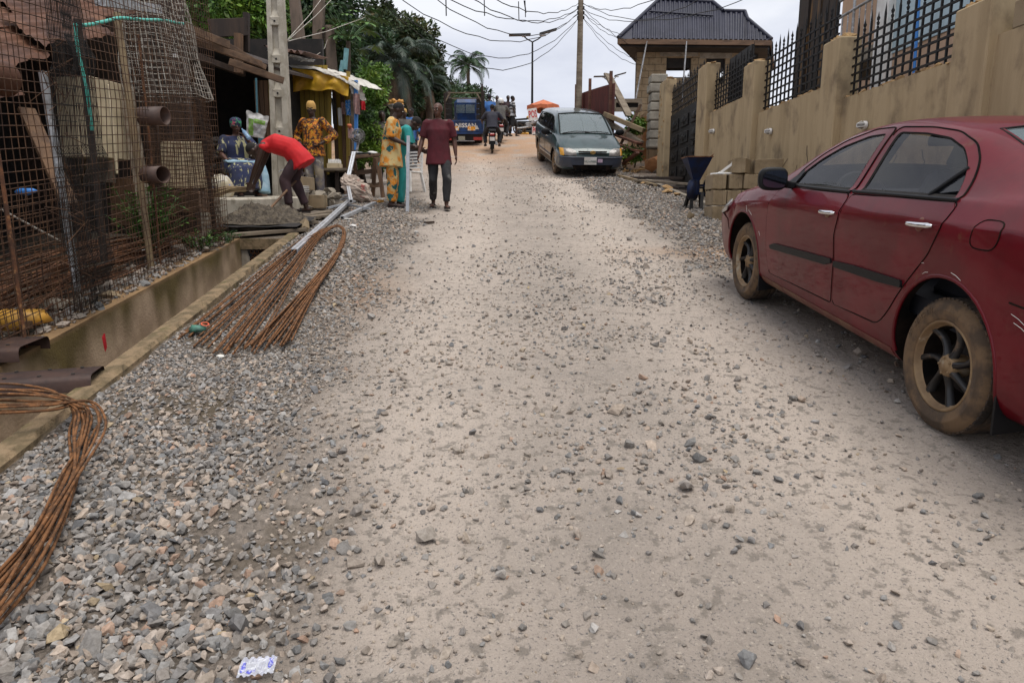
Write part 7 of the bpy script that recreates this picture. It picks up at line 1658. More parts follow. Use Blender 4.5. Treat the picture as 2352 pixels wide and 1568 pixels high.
for v in (19, 30, 41):
    for du in (-6, 6):
        c_ = P(1334 + du, v, UP); q = MB(); q.lathe([(0, -.05), (.045, -.05), (.03, -.02), (.05, .0), (.03, .02), (.045, .05), (0, .05)], c_, (0, 0, 1), 8); q.bar(c_, P(1334, v, UP), .02, .03); q.build('insulator', M['black_steel'], ut)
def wire(a, b_, sag, lab, grp, r=.011, n=16, seed=0):
    a, b_ = Vector(a), Vector(b_); q = MB(); q.tube([a.lerp(b_, k / n) - Vector((0, 0, sag * 4 * (k / n) * (1 - k / n) + .02 * math.sin(k * 2.3 + seed))) for k in range(n + 1)], r, 4); return tag(q.build('overhead_wire', M['black_steel']), lab, 'wire', grp)
GW = 'overhead wires strung from the wooden pole'
for i, (v, u1, v1, y1, sg) in enumerate(((41, 860, -14, 15, 1.55), (42, 850, -30, 16, 1.35), (31, 890, -22, 14, .9), (30, 960, -30, 13, .75), (20, 1000, -14, 13, .42), (19, 1040, -30, 12, .5), (8, 1080, -30, 12, .35))):
    wire(P(1329, v, UP), P(u1, v1, y1), sg, '%s of the black wires sagging left across the sky from the wooden pole' % ('lowest', 'second lowest', 'third lowest', 'middle', 'third highest', 'second highest', 'highest')[i], GW, .010, 18, i)
for i, (v, u1, v1, y1, sg) in enumerate(((41, 1475, 150, 27, .35), (41, 1470, 140, 27, .2), (30, 1440, 90, 26.5, .2), (30, 1430, 80, 26.5, .1), (20, 1480, 118, 27, .15), (20, 1640, -20, 16, .5), (8, 1560, -30, 14, .3), (8, 1800, -40, 14, .6))):
    wire(P(1339, v, UP), P(u1, v1, y1), sg, 'black wire running right from the wooden pole, %s' % ('lowest of eight', 'second from the lowest', 'third from the lowest', 'fourth from the lowest', 'ending on the dark roof eave', 'rising over the roof ridge, lower one', 'rising over the roof ridge, upper one', 'topmost, towards the charred boards')[i], GW, .009, 14, i)
for (u, v0, v1, Y, lab) in ((1024, -10, 37, 17, 'black rod hung on the wires, leftmost of four'), (1112, -10, 37, 19, 'black rod hung on the wires above the bald man'), (1191, 4, 47, 21, 'black rod hung on the wires, longest one near the street lamp'), (1206, 2, 40, 21.5, 'double black rod hung on the wires nearest the wooden pole')):
    q = MB(); q.bar(P(u, v0, Y), P(u + 1, v1, Y), .025, .025)
    if u == 1206: q.bar(P(u - 2, v0, Y), P(u + 2, v1 - 10, Y), .035, .03)
    tag(q.build('spacer_rod', M['black_steel']), lab, 'rod')
ms = thing('radio_mast', 'tiny lattice radio mast above the dark treetops', 'mast', P(893, 60, 110)); q = MB()
a, b_ = P(893, 60, 110), P(893, -20, 110)
for sx in (-.28, .28):
    for sy in (-.28, .28): q.tube([a + Vector((sx, sy, 0)), b_ + Vector((sx, sy, 0))], .05, 4)
for k in range(14):
    z = a.z + (b_.z - a.z) * k / 14; s_ = -1 if k % 2 else 1; q.tube([(a.x - .28 * s_, a.y, z), (a.x + .28 * s_, a.y, z + (b_.z - a.z) / 14)], .035, 4)
q.build('lattice', M['galv'], ms); q = MB(); q.box(P(900, 24, 110), (.25, .2, 1.1)); q.build('antenna', M['galv'], ms)
SY = 36; k = SY / FP
pa = thing('parasol', 'faded orange parasol with hanging flaps over the roadside stall', 'parasol', (P(1245, 300, SY).x, SY, g(SY)))
apx = P(1248, 229, SY); q = MB(); n = 8; rim = [apx + Vector((37 * k * math.cos(2 * PI * i / n + .2), .85 * math.sin(2 * PI * i / n + .2), -15 * k + .03 * math.sin(i * 2))) for i in range(n)]
for i in range(n):
    a, b_ = rim[i], rim[(i + 1) % n]; q = MB(); m_ = (a + b_) / 2 + Vector((0, 0, .05)); q.add([apx, a, m_, b_], [(0, 1, 2), (0, 2, 3)]); q.add([a, m_, b_, b_ + Vector((0, 0, -.20)), m_ + Vector((0, 0, -.17)), a + Vector((0, 0, -.20))], [(0, 1, 4, 5), (1, 2, 3, 4)]); q.build('canopy_panel', M['orange_cloth'], pa)
    q = MB(); q.tube([apx + Vector((0, 0, -.04)), a + Vector((0, 0, -.02))], .012, 4); q.build('rib', M['galv'], pa)
q = MB(); q.tube([apx, (apx.x, SY, g(SY))], .025, 6); q.build('pole', M['galv'], pa)
def sign(name, lab, u0, v0, u1, v1, Y, rows_, tilt=0):
    a, b_ = P(u0, v0, Y), P(u1, v1, Y); w_, h_ = b_.x - a.x, a.z - b_.z; t_ = thing(name, lab, 'sign', ((a.x + b_.x) / 2, Y, b_.z), rot=(0, tilt, 0)); q = MB(); q.span((-w_ / 2, 0, 0), (w_ / 2, .03, h_)); q.build('board', M['white_paint'], t_, world=False)
    for (tx, zc, s_, m_) in rows_:
        q = text_mb(tx, s_, .006, .008); mw = max(abs(p[0]) for p in q.v); q.xform(Matrix.Translation((0, -.006, h_ * zc)) @ Matrix.Rotation(R(90), 4, 'X') @ Matrix.Diagonal((w_ * .43 / mw, 1, 1, 1))); q.build('lettering', M[m_], t_, world=False)
    return t_
sign('pos_sign', 'tilted white board with large red POS lettering hung under the parasol', 1215, 249, 1236, 277, SY - .9, [('POS', .5, .46, 'red_print')], R(-8))
sign('pos_sign', 'standing white board with red POS above small black lines beside the stall', 1222, 291, 1240, 326, SY - 1.2, [('POS', .76, .36, 'red_print'), ('WITHDRAWAL', .44, .10, 'black_print'), ('DEPOSIT', .28, .10, 'black_print'), ('TRANSFER', .12, .10, 'black_print')])
q = MB(); a, b_ = P(1224, 286, SY), P(1262, 322, SY); q.span((a.x, SY - .3, g(SY)), (b_.x, SY + .5, a.z)); o = q.build('stall_table', M['wood_x'], bevel=.02); tag(o, 'low wooden stall table under the orange parasol', 'table')
for (u, m_, lab) in ((1226, 'white_plastic', 'white nylon bundle on the stall table'), (1236, 'fol_y', 'greenish yellow bundle on the stall table'), (1250, 'dark_cloth', 'dark bundle on the stall table')):
    if m_ not in M: pm(m_, (.3, .32, .08), (.2, .12, .2), 30, .8)
    q = MB(); q.hull(P(u, 282, SY), (.2, .15, .13), 16, 0, lr, True); tag(q.build('stall_bundle', M[m_]), lab, 'goods')
q = MB(); q.bar(P(1262, 322, 35), P(1230, 322, 38), .3, .2); tag(q.build('road_kerb', M['concrete']), 'low concrete kerb beside the parasol stall', 'kerb')
tk = thing('tricycle_taxi', 'black three wheeled taxi with soft roof parked by the parasol stall', 'tricycle', (P(1205, 310, 40).x, 40, g(40)))
def tb(nm, u0, v0, u1, v1, y0, y1, m_, bv=.05): a, b_ = P(u0, v0, 40), P(u1, v1, 40); q = MB(); q.span((a.x, y0, b_.z), (b_.x, y1, a.z)); return q.build(nm, M[m_], tk, bevel=bv)
tb('soft_roof', 1186, 281, 1224, 294, 39.4, 41.6, 'rubber', .1); tb('body', 1188, 303, 1222, 314, 39.3, 41.5, 'black_plastic', .06); tb('front_panel', 1196, 308, 1214, 318, 39.1, 39.4, 'jerry', .04); tb('windscreen', 1192, 291, 1219, 304, 39.4, 39.44, 'tint_glass', 0)
for u in (1190, 1220, 1205):
    q = MB(); p = P(u, 318, 39.6); q.lathe([(0, -.06), (.2, -.06), (.22, 0), (.2, .06), (0, .06)], (p.x, 39.2 if u == 1205 else 41, g(40) + .22), (1, 0, 0), 16); q.build('wheel', M['tread'], tk)
for u in (1189, 1221): tb('roof_post', u - 1, 290, u + 1, 305, 39.45, 39.5, 'black_steel', 0)
pr = random.Random(3)
for nm, c_ in (('skin_a', (.07, .032, .02)), ('skin_b', (.10, .042, .026)), ('skin_c', (.05, .024, .015))): pm(nm, c_, tuple(x * .75 for x in c_), 9, .5, spec=.45)
pm('hair', (.008, .007, .006), (.016, .013, .011), 60, .9, bump=.004, bscale=160)
pm('maroon', (.085, .006, .013), (.06, .005, .010), 5, .85)
pm('jeans_black', (.018, .018, .020), (.03, .03, .032), 8, .85, c3=(.11, .11, .105), s3=3.2, lo3=.58, hi3=.66)
pm('red_shirt', (.62, .012, .016), (.5, .01, .014), 4, .8)
pm('plum', (.055, .028, .032), (.035, .018, .022), 6, .85)
pm('orange_print', (.55, .17, .012), (.06, .018, .01), 16, .8, lo=.44, hi=.5, c3=(.62, .33, .02), s3=24, lo3=.56, hi3=.6)
pm('agbada', (.62, .22, .015), (.58, .44, .19), 9, .8, lo=.44, hi=.58, c3=(.01, .10, .10), s3=7.5, lo3=.56, hi3=.60, detail=3)
pm('teal_cloth', (.02, .30, .29), (.015, .22, .21), 3, .8)
pm('paint_trousers', (.30, .25, .18), (.13, .12, .14), 7, .85, c3=(.45, .43, .38), s3=9, lo3=.58, hi3=.66)
pm('cap_tan', (.55, .33, .10), (.45, .26, .07), 12, .85)
pm('blue_dress', (.014, .022, .075), (.01, .014, .04), 5, .8, c3=(.36, .34, .18), s3=7, st3=(2.4, 2.4, .3), lo3=.54, hi3=.58)
pm('floral', (.02, .03, .07), (.04, .28, .13), 14, .8, lo=.54, hi=.58, c3=(.5, .10, .16), s3=11, lo3=.62, hi3=.66)
pm('pale_wrap', (.22, .36, .45), (.32, .44, .52), 8, .85)
pm('navy', (.022, .022, .035), (.03, .03, .042), 5, .85)
pm('black_cloth', (.012, .012, .014), (.02, .02, .022), 6, .85)
pm('stripe', (.02, .02, .022), (.5, .5, .5), 3.2, .8, lo=.49, hi=.51, stretch=(.4, .4, 4), detail=2)
pm('blue_shirt', (.05, .16, .42), (.04, .12, .34), 5, .85)
pm('grey_cloth', (.12, .115, .10), (.08, .075, .07), 6, .85)
pm('lip', (.05, .018, .016), rough=.5)
pm('sandal', (.02, .015, .012), rough=.7)
pm('eye_white', (.6, .56, .5), rough=.3)
pm('food', (.62, .32, .07), (.5, .22, .04), 14, .6)
def torso_loft(q, st, lat0, lat1):
    """st: (centre, half width, half depth); lateral axis turns from lat0 to lat1"""
    n = 18; vs = []; k = len(st); pts = [Vector(s[0]) for s in st]
    for i, (c_, w_, d_) in enumerate(st):
        t_ = (pts[min(i + 1, k - 1)] - pts[max(i - 1, 0)]).normalized(); l_ = Vector(lat0).lerp(Vector(lat1), i / (k - 1)); l_ = (l_ - t_ * l_.dot(t_)).normalized(); dp = t_.cross(l_)
        for j in range(n):
            a = 2 * PI * j / n; cx_, sx_ = math.cos(a), math.sin(a); vs.append(Vector(c_) + l_ * w_ * math.copysign(abs(cx_)**.85, cx_) + dp * d_ * math.copysign(abs(sx_)**.85, sx_))
    q.add(vs, [(i * n + j, i * n + (j + 1) % n, (i + 1) * n + (j + 1) % n, (i + 1) * n + j) for i in range(k - 1) for j in range(n)]); q.add(vs[:n], [tuple(reversed(range(n)))]); q.add(vs[-n:], [tuple(range(n))])
def caps(q, a, b_, r0, r1, ball=True, flat=1.0):
    a, b_ = Vector(a), Vector(b_); q.tube([a, a.lerp(b_, .5), b_], [r0, (r0 + r1) / 2 * 1.03, r1], 12)
    if ball: q.blob(a, r0, 0, 10, 6); q.blob(b_, r1, 0, 10, 6)
DEF = dict(pelvis=(0, 0, .93), waist=(0, .005, 1.08), chest=(0, 0, 1.28), neck=(0, -.01, 1.46), head=(0, .02, 1.60), sl=(-.185, -.01, 1.41), sr=(.185, -.01, 1.41), el=(-.235, -.03, 1.12), er=(.235, -.03, 1.12), wl=(-.25, .05, .87), wr=(.25, .05, .87), hl=(-.092, 0, .90), hr=(.092, 0, .90), kl=(-.10, .02, .49), kr=(.10, .02, .49), al=(-.10, -.02, .085), ar=(.10, -.02, .085), tl=(-.115, .15, .03), tr=(.115, .15, .03))
def person(lab, loc, rz, J=None, H=1.72, skin='skin_a', top=None, bottom=None, shoes='sandal', hair=None, cap=None, look=(0, 0), vox=.016, face=True, group=None, lat=((1, 0, 0), None), curl=.5, wr=.007, fingers=True, skirt=None, build=1.0):
    t_ = thing('person', lab, 'person', loc, rz, group); s = H / 1.72
    D = {k: Vector(v) * s for k, v in {**DEF, **(J or {})}.items()}
    ls = (D['sr'] - D['sl']).normalized(); lh = Vector(lat[0]); X = build
    q = MB()
    torso_loft(q, [(D['pelvis'] + (D['pelvis'] - D['waist']).normalized() * .09 * s, .10 * s, .08 * s), (D['pelvis'], .155 * s * X, .11 * s * X), (D['waist'], .135 * s * X, .095 * s * X), (D['chest'], .165 * s * X, .112 * s), (D['chest'].lerp(D['neck'], .62), .15 * s, .085 * s), (D['neck'], .06 * s, .058 * s)], lh, ls)
    caps(q, D['neck'] - (D['head'] - D['neck']) * .3, D['head'] - (D['head'] - D['neck']) * .3, .056 * s, .052 * s)
    for sd in 'lr':
        S_, E_, W_ = D['s' + sd], D['e' + sd], D['w' + sd]; caps(q, S_, E_, .052 * s, .039 * s); caps(q, E_, E_.lerp(W_, .35), .040 * s, .041 * s); caps(q, E_.lerp(W_, .35), W_, .041 * s, .026 * s); caps(q, D['chest'].lerp(D['neck'], .5), S_, .07 * s, .055 * s)
        d = (W_ - E_).normalized(); fw = Vector((0, 1, 0)); fw = (fw - d * fw.dot(d)); fw = fw.normalized() if fw.length > .2 else Vector((1, 0, 0)); sdv = d.cross(fw).normalized()
        pc = W_ + d * .055 * s; Mx = Matrix((sdv, fw, d)).transposed(); q.blob(pc, (.018 * s, .040 * s, .055 * s), 0, 10, 8, Mx)
        if fingers:
            inn = sdv * (1 if sdv.dot(D['pelvis'] - W_) > 0 else -1)
            for f_ in range(4):
                b0 = pc + d * .04 * s + fw * (.028 - .019 * f_) * s; L_ = (.07, .08, .075, .058)[f_] * s; b1 = b0 + (d * (1 - .25 * curl) + inn * .45 * curl).normalized() * L_ * .5; b2 = b1 + (d * (1 - curl) + inn * curl).normalized() * L_ * .55; q.tube([b0, b1, b2], [.0105 * s, .0098 * s, .008 * s], 6); q.blob(b2, .008 * s, 0, 6, 4)
            b0 = pc - d * .02 * s + fw * .034 * s; b1 = b0 + (d * .7 + fw * .6 + inn * .3).normalized() * .038 * s; b2 = b1 + (d * .9 + inn * .35).normalized() * .03 * s; q.tube([b0, b1, b2], [.013 * s, .011 * s, .009 * s], 6); q.blob(b2, .009 * s, 0, 6, 4)
        Hh, K_, A_, T_ = D['h' + sd], D['k' + sd], D['a' + sd], D['t' + sd]; caps(q, Hh, K_, .085 * s * X, .058 * s); c0 = K_.lerp(A_, .3) + Vector((0, -.012 * s, 0)); caps(q, K_, c0, .056 * s, .057 * s); caps(q, c0, A_, .057 * s, .036 * s)
        caps(q, A_ + Vector((0, -.03 * s, -.03 * s)), T_, .034 * s, .026 * s); q.blob(A_.lerp(T_, .75) + Vector((0, 0, -.008 * s)), (.042 * s, .06 * s, .026 * s), 0, 10, 6)
    yaw, pit = look; up = (D['head'] - D['neck']).normalized(); fwd = Matrix.Rotation(yaw, 3, 'Z') @ Vector((0, 1, 0)); base = Matrix.Rotation(yaw, 3, 'Z') @ Matrix.Rotation(-pit, 3, 'X'); hc_ = D['head']
    def hp(x, y, z): return hc_ + base @ (Vector((x, y, z)) * s)
    q.blob(hp(0, -.012, .025), (.074 * s, .094 * s, .092 * s), 0, 16, 12, base); q.blob(hp(0, .018, -.045), (.056 * s, .066 * s, .068 * s), 0, 14, 10, base); q.blob(hp(0, .055, -.085), (.028 * s, .025 * s, .022 * s), 0, 10, 6, base)
    q.tube([hp(0, .078, .02), hp(0, .098, -.018), hp(0, .092, -.03)], [.010 * s, .015 * s, .019 * s], 8); q.blob(hp(0, .076, .028), (.052 * s, .016 * s, .012 * s), 0, 10, 6, base); q.blob(hp(0, .082, -.056), (.026 * s, .013 * s, .011 * s), 0, 10, 6, base)
    for sx in (-1, 1): q.blob(hp(sx * .075, -.01, -.005), (.010 * s, .020 * s, .032 * s), 0, 8, 6, base)
    link('body', blobmesh(q, M[skin], vox * .85, 3), t_)
    if face:
        for sx in (-1, 1):
            q = MB(); q.tube([hp(sx * .012, .094, .026), hp(sx * .032, .093, .032), hp(sx * .052, .080, .027)], .0055 * s, 5); q.build('eyebrow', M['hair'], t_, world=False)
        q = MB(); q.tube([hp(-.024, .086, -.058), hp(0, .096, -.054), hp(.024, .086, -.058)], .0065 * s, 5); q.build('lips', M['lip'], t_, world=False)
        for sx in (-1, 1):
            q = MB(); q.blob(hp(sx * .030, .0735, .006), (.014 * s, .013 * s, .0085 * s), 0, 8, 6, base); ey = q.build('eye', M['eye_white'], t_, world=False)
            q = MB(); q.blob(hp(sx * .030, .0850, .006), .0066 * s, 0, 8, 6); q.build('pupil', M['hair'], ey, world=False)
    if bottom:
        mt, ln, ft = bottom; q = MB()
        torso_loft(q, [(D['pelvis'] + (D['pelvis'] - D['waist']).normalized() * .10 * s, .13 * s, .10 * s), (D['pelvis'], .168 * s * X, .122 * s * X), (D['waist'], .15 * s * X, .108 * s * X)], lh, lh)
        for sd in 'lr':
            Hh, K_, A_ = D['h' + sd], D['k' + sd], D['a' + sd]; e_ = K_.lerp(A_, ln * 2 - 1) if ln > .5 else Hh.lerp(K_, ln * 2); caps(q, Hh, K_ if ln > .5 else e_, (.092 + ft * .3) * s * X, (.066 + ft) * s)
            if ln > .5: q.blob(K_, (.066 + ft) * s, 0, 12, 8); caps(q, K_, e_, (.066 + ft) * s, (.050 + ft) * s, False)
        link('trousers', blobmesh(q, M[mt], vox, 3, wr * 1.2, 10, seed=pr.uniform(0, 99)), t_)
    if skirt:
        q = MB(); torso_loft(q, skirt[1], (1, 0, 0), (1, 0, 0)); link('wrapper', blobmesh(q, M[skirt[0]], vox, 4, wr * 1.5, 8, seed=4), t_)
    if top:
        mt, hem, sl, ft = top; q = MB(); dn = (D['pelvis'] - D['waist']).normalized() if not J or 'hem' not in J else Vector(J['hem'])
        st = []
        if hem > 0: st += [(D['pelvis'] + dn * hem * s, (.185 + ft + hem * .10) * s * X, (.14 + ft + hem * .08) * s)]
        st += [(D['pelvis'], (.172 + ft) * s * X, (.125 + ft) * s * X), (D['waist'], (.155 + ft * .8) * s * X, (.115 + ft) * s * X), (D['chest'], (.182 + ft * .5) * s * X, (.128 + ft * .5) * s), (D['chest'].lerp(D['neck'], .55), (.158) * s, .100 * s), (D['chest'].lerp(D['neck'], .82), .118 * s, .082 * s), (D['neck'] - (D['neck'] - D['chest']) * .05, .075 * s, .07 * s)]
        torso_loft(q, st, lh, ls)
        for sd in 'lr':
            S_, E_, W_ = D['s' + sd], D['e' + sd], D['w' + sd]; caps(q, D['chest'].lerp(D['neck'], .42), S_ - Vector((0, 0, .012 * s)), .085 * s, .062 * s)
            if sl <= 0: continue
            if sl <= 1: caps(q, S_, S_.lerp(E_, sl), (.066 + ft * .3) * s, (.058 + ft * .6) * s, False); q.blob(S_ - Vector((0, 0, .01 * s)), (.060 + ft * .25) * s, 0, 12, 8)
            else: caps(q, S_, E_, (.066 + ft * .3) * s, (.054 + ft * .5) * s); caps(q, E_, E_.lerp(W_, sl - 1), (.054 + ft * .5) * s, (.046 + ft * .6) * s, False)
        link('shirt', blobmesh(q, M[mt], vox, 3, wr, 8, seed=pr.uniform(0, 99)), t_)
    for sd in 'lr':
        if shoes:
            A_, T_ = D['a' + sd], D['t' + sd]; q = MB(); d = (T_ - A_); d.z = 0; d.normalize(); l_ = d.cross(Vector((0, 0, 1))); o = []; zb = min(A_.z - .085 * s, T_.z - .03 * s)
            for k in range(16):
                a = 2 * PI * k / 16; o.append(A_.lerp(T_, .5) + d * .142 * s * math.cos(a) + l_ * .050 * s * math.sin(a)); o[-1].z = zb
            q.prism(o, (0, 0, .028 * s)); q.tube([A_.lerp(T_, .45) + l_ * .05 * s + Vector((0, 0, -.03)), A_.lerp(T_, .55) + Vector((0, 0, .012 * s)), A_.lerp(T_, .45) - l_ * .05 * s + Vector((0, 0, -.03))], .014 * s, 6); q.build('sandal', M[shoes], t_, world=False)
    if hair:
        q = MB(); q.blob(hp(0, -.022, .040), (.078 * s, .092 * s, .086 * s), 0, 16, 12, base); q.build('hair', M[hair], t_, world=False)
    if cap:
        q = MB(); n = 20; vs = []
        pr_ = cap[1] if len(cap) > 1 else [(.082, .025), (.084, .05), (.082, .09), (.066, .125), (.03, .145), (0, .15)]
        for r, h_ in pr_:
            for j in range(n): a = 2 * PI * j / n; vs.append(hp(r * math.cos(a), -.012 + r * 1.18 * math.sin(a), h_ + .004 * math.sin(a * 5)))
        q.add(vs, [(i * n + j, i * n + (j + 1) % n, (i + 1) * n + (j + 1) % n, (i + 1) * n + j) for i in range(len(pr_) - 1) for j in range(n)], 0, True); q.build('cap', M[cap[0]], t_, world=False)
    return t_
def at(u, v, dz=0): p = GND(u, v); return Vector((p.x, p.y, gzf(p.x, p.y) + dz))
person('bald man in maroon shirt and dark ripped jeans walking down the road', at(1010, 481), PI + .05, dict(hl=(-.10, 0, .90), kl=(-.14, .16, .50), al=(-.12, .14, .085), tl=(-.15, .31, .03), kr=(.10, .02, .50), ar=(.12, -.26, .14), tr=(.14, -.12, .05), el=(-.26, -.04, 1.13), wl=(-.285, .02, .885), er=(.27, -.02, 1.13), wr=(.32, .08, .90)), 1.74, 'skin_b', ('maroon', .20, .85, .022), ('jeans_black', .95, .010), look=(-.5, .04), vox=.012)
q = MB(); 
pA = at(903, 478)
person('man in orange and teal patterned robe standing sideways with head bowed', pA, R(-88), dict(chest=(0, .03, 1.28), neck=(0, .07, 1.45), head=(0, .14, 1.57), sr=(.18, .04, 1.40), sl=(-.18, .04, 1.40), er=(.22, .02, 1.12), wr=(.20, .25, 1.02), el=(-.22, .06, 1.12), wl=(-.18, .30, 1.04)), 1.78, 'skin_c', ('agbada', .26, 1.0, .035), ('agbada', .97, .022), hair='hair', look=(0, .42), vox=.013, wr=.010)
person('man in teal robe bending forward behind the patterned robe man', pA + Vector((.06, .42, .0)), R(-86), dict(pelvis=(0, -.06, .93), chest=(0, .08, 1.25), neck=(0, .20, 1.39), head=(0, .30, 1.44), sr=(.18, .16, 1.35), sl=(-.18, .16, 1.35), er=(.22, .20, 1.07), wr=(.2, .38, 1.0), el=(-.22, .2, 1.07), wl=(-.2, .4, 1.0)), 1.74, 'skin_c', ('teal_cloth', .30, 1.0, .05), ('teal_cloth', .97, .03), hair='hair', look=(0, 1.0), vox=.014, wr=.010)
a, b_ = GND(936, 487, .0), P(938, 312, GND(936, 487).y); profile(a, b_, .05, .045, 'tall white aluminium profile held upright by the patterned robe man')
person('man in orange print tunic and tan cap standing with hands on hips', P(726, 456, 13.5), PI - .22, dict(el=(-.40, -.09, 1.15), wl=(-.205, .09, .99), er=(.40, -.09, 1.15), wr=(.205, .09, .99)), 1.72, 'skin_c', ('orange_print', .16, 1.75, .022), ('paint_trousers', .98, .020), cap=('cap_tan', [(.084, .012), (.088, .04), (.086, .085), (.075, .12), (.055, .15), (.03, .16), (0, .155)]), look=(.25, .05), vox=.014, curl=.9)
pR = Vector((P(668, 492, 10.9).x, 10.9, g(10.9) + .09))
person('man in bright red sleeveless shirt bent double over the mortar', pR, R(97), dict(hem=(0, -.45, -.75), pelvis=(0, -.16, .83), waist=(0, -.04, .96), chest=(0, .17, 1.02), neck=(0, .37, .98), head=(0, .49, .91), sl=(-.19, .31, .97), sr=(.19, .31, .97), el=(-.21, .41, .70), er=(.20, .43, .70), wl=(-.16, .52, .46), wr=(.17, .54, .45), hl=(-.10, -.16, .82), hr=(.10, -.16, .82), kl=(-.13, .04, .49), kr=(.13, -.06, .50), al=(-.13, -.02, .085), ar=(.13, -.22, .085), tl=(-.14, .15, .03), tr=(.14, -.05, .03)), 1.72, 'skin_c', ('red_shirt', .17, 0, .045), ('plum', .94, .014), hair='hair', look=(0, 1.2), vox=.013, wr=.009)
sv = thing('shovel', 'wooden handled shovel stuck in the mortar behind the bending man legs', 'shovel', P(655, 440, 10.6)); q = MB(); q.tube([P(614, 486, 10.15), P(692, 402, 11.15)], .018, 8); q.build('handle', M['wood'], sv); q = MB(); q.bar(P(690, 404, 11.1), P(694, 396, 11.15), .09, .03); q.build('grip', M['galv'], sv); q = MB(); a, b_ = P(614, 486, 10.15), P(598, 504, 9.95); q.grid(lambda s_, t2: a.lerp(b_, t2) + Vector((.11 * (2 * s_ - 1), .03 * math.cos(s_ * PI * 2), -.02 * math.sin(s_ * PI))), 8, 6); q.build('blade', M['galv'], sv)
zw = zp + .06; pw_ = Vector((P(553, 420, 12.0).x, 12.0, zw))
W_ = person('woman in dark blue patterned dress and headwrap sitting and drinking', pw_, PI + .62, dict(pelvis=(0, -.15, .50), waist=(0, -.15, .66), chest=(0, -.12, .88), neck=(0, -.10, 1.05), head=(0, -.06, 1.19), sl=(-.20, -.10, .99), sr=(.20, -.10, .99), el=(-.30, .06, .78), wl=(-.10, .14, .98), er=(.30, .02, .72), wr=(.26, .24, .60), hl=(-.12, -.1, .46), hr=(.12, -.1, .46), kl=(-.17, .36, .46), kr=(.17, .36, .46), al=(-.14, .42, .08), ar=(.14, .42, .08), tl=(-.15, .58, .03), tr=(.15, .58, .03)), 1.66, 'skin_b', ('blue_dress', 0, .95, .035), None, cap=('floral', [(.086, -.01), (.094, .03), (.10, .07), (.088, .12), (.05, .145), (0, .15)]), look=(-.05, -.05), vox=.014, build=1.25, skirt=('blue_dress', [((0, -.2, .52), .26, .20), ((0, .02, .50), .29, .14), ((0, .26, .49), .30, .13), ((0, .42, .40), .29, .12), ((0, .48, .22), .29, .12), ((0, .50, .10), .29, .13)]))
q = MB(); torso_loft(q, [((0, -.02, .585), .26, .03), ((0, .20, .575), .29, .035), ((0, .40, .54), .30, .03)], (1, 0, 0), (1, 0, 0)); q.tube([(-.24, .42, .50), (-.25, .50, .32), (-.22, .54, .06)], [.07, .075, .10], 10); link('lap_cloth', blobmesh(q, M['pale_wrap'], .014, 3, .01, 9), W_)
bt = MB(); mw_ = wm(W_); a, b_ = mw_ @ Vector((-.05, .10, 1.10)), mw_ @ Vector((-.13, .24, .92)); q = MB(); d = (b_ - a); q.lathe([(0, 0), (.012, 0), (.013, .03), (.034, .07), (.036, .2), (.034, .22), (0, .225)], a, d, 14); tag(q.build('water_bottle', pm('bottle_blue', (.25, .42, .62), rough=.1, alpha=.7)), 'clear blue water bottle held to the mouth by the seated woman', 'bottle')
bn = thing('wooden_bench', 'rough wooden stool box under the seated woman', 'bench', pw_); q = MB(); q.span((pw_.x - .38, 11.95, zw), (pw_.x + .32, 12.4, zw + .05)); q.v = [(p[0], p[1], p[2] + .33) for p in q.v]; q.build('seat', M['wood_x'], bn)
for sx in (-.34, .28):
    q = MB(); q.span((pw_.x + sx - .03, 12.0, zw - .04), (pw_.x + sx + .03, 12.35, zw + .33)); q.build('leg', M['wood_x'], bn)
q = MB()
for i in range(16): q.hull(P(lr.uniform(470, 530), lr.uniform(320, 395), 13.6), (.14, .12, .10), 10, 0, lr)
tag(q.build('stored_bundles', M['dark_cloth']), 'dim bundles stacked in the dark shed behind the seated woman', 'bundles', kind='stuff')
q = MB(); q.hull(P(525, 350, 13.2), (.12, .1, .12), 16, 0, lr, True); tag(q.build('red_bag', M['red_print']), 'red bag in the gloom left of the seated woman', 'bag')
q = MB(); q.tube(smooth([P(640, 395, 12.6), P(652, 390, 12.6), P(668, 402, 12.6), P(664, 412, 12.6), P(646, 430, 12.6)], 5), .012, 6); tag(q.build('bent_tube', M['galv']), 'bent pale metal tube behind the bending man arms', 'tube')
q = MB(); q.lathe([(.05, -.05), (.13, -.05), (.15, 0), (.13, .05), (.05, .05)], P(673, 443, 12.3), (.9, -.4, 0), 20); tag(q.build('barrow_wheel', M['tread']), 'small dusty wheelbarrow wheel behind the bending man', 'wheel')
F_ = dict(vox=.022, face=False, fingers=False)
def far(lab, u, v, Y, rz, J, top, bottom, H=1.7, dz=0, **k):
    p = P(u, v, Y); kw = dict(vox=.024, face=False, fingers=False, skin='skin_c', hair='hair'); kw.update(k)
    return person(lab, Vector((p.x, Y, g(Y) + dz)), rz, J, H, top=top, bottom=bottom, **kw)
far('man in dark patterned clothes leaning beside the kiosk post', 880, 300, 17.6, PI + .3, dict(head=(.02, .05, 1.58), er=(.3, .1, 1.15), wr=(.25, .2, .95)), ('grey_cloth', .15, 1.6, .02), ('black_cloth', .97, .01), 1.74)
tP = far('dark clothed person with a tray of food on the head behind the patterned man', 911, 300, 19.2, PI, None, ('black_cloth', .3, .9, .03), ('black_cloth', .97, .03), 1.66)
tz = g(19.2) + 1.66 + .14; tx = tP.location.x; ft_ = thing('food_tray', 'round tray heaped with yellow food carried on a head', 'tray', (tx, 19.2, tz)); q = MB(); q.lathe([(0, 0), (.16, 0), (.22, .07), (.21, .08), (.15, .02), (0, .02)], (tx, 19.2, tz), (0, 0, 1), 20); q.build('bowl', M['galv'], ft_)
q = MB()
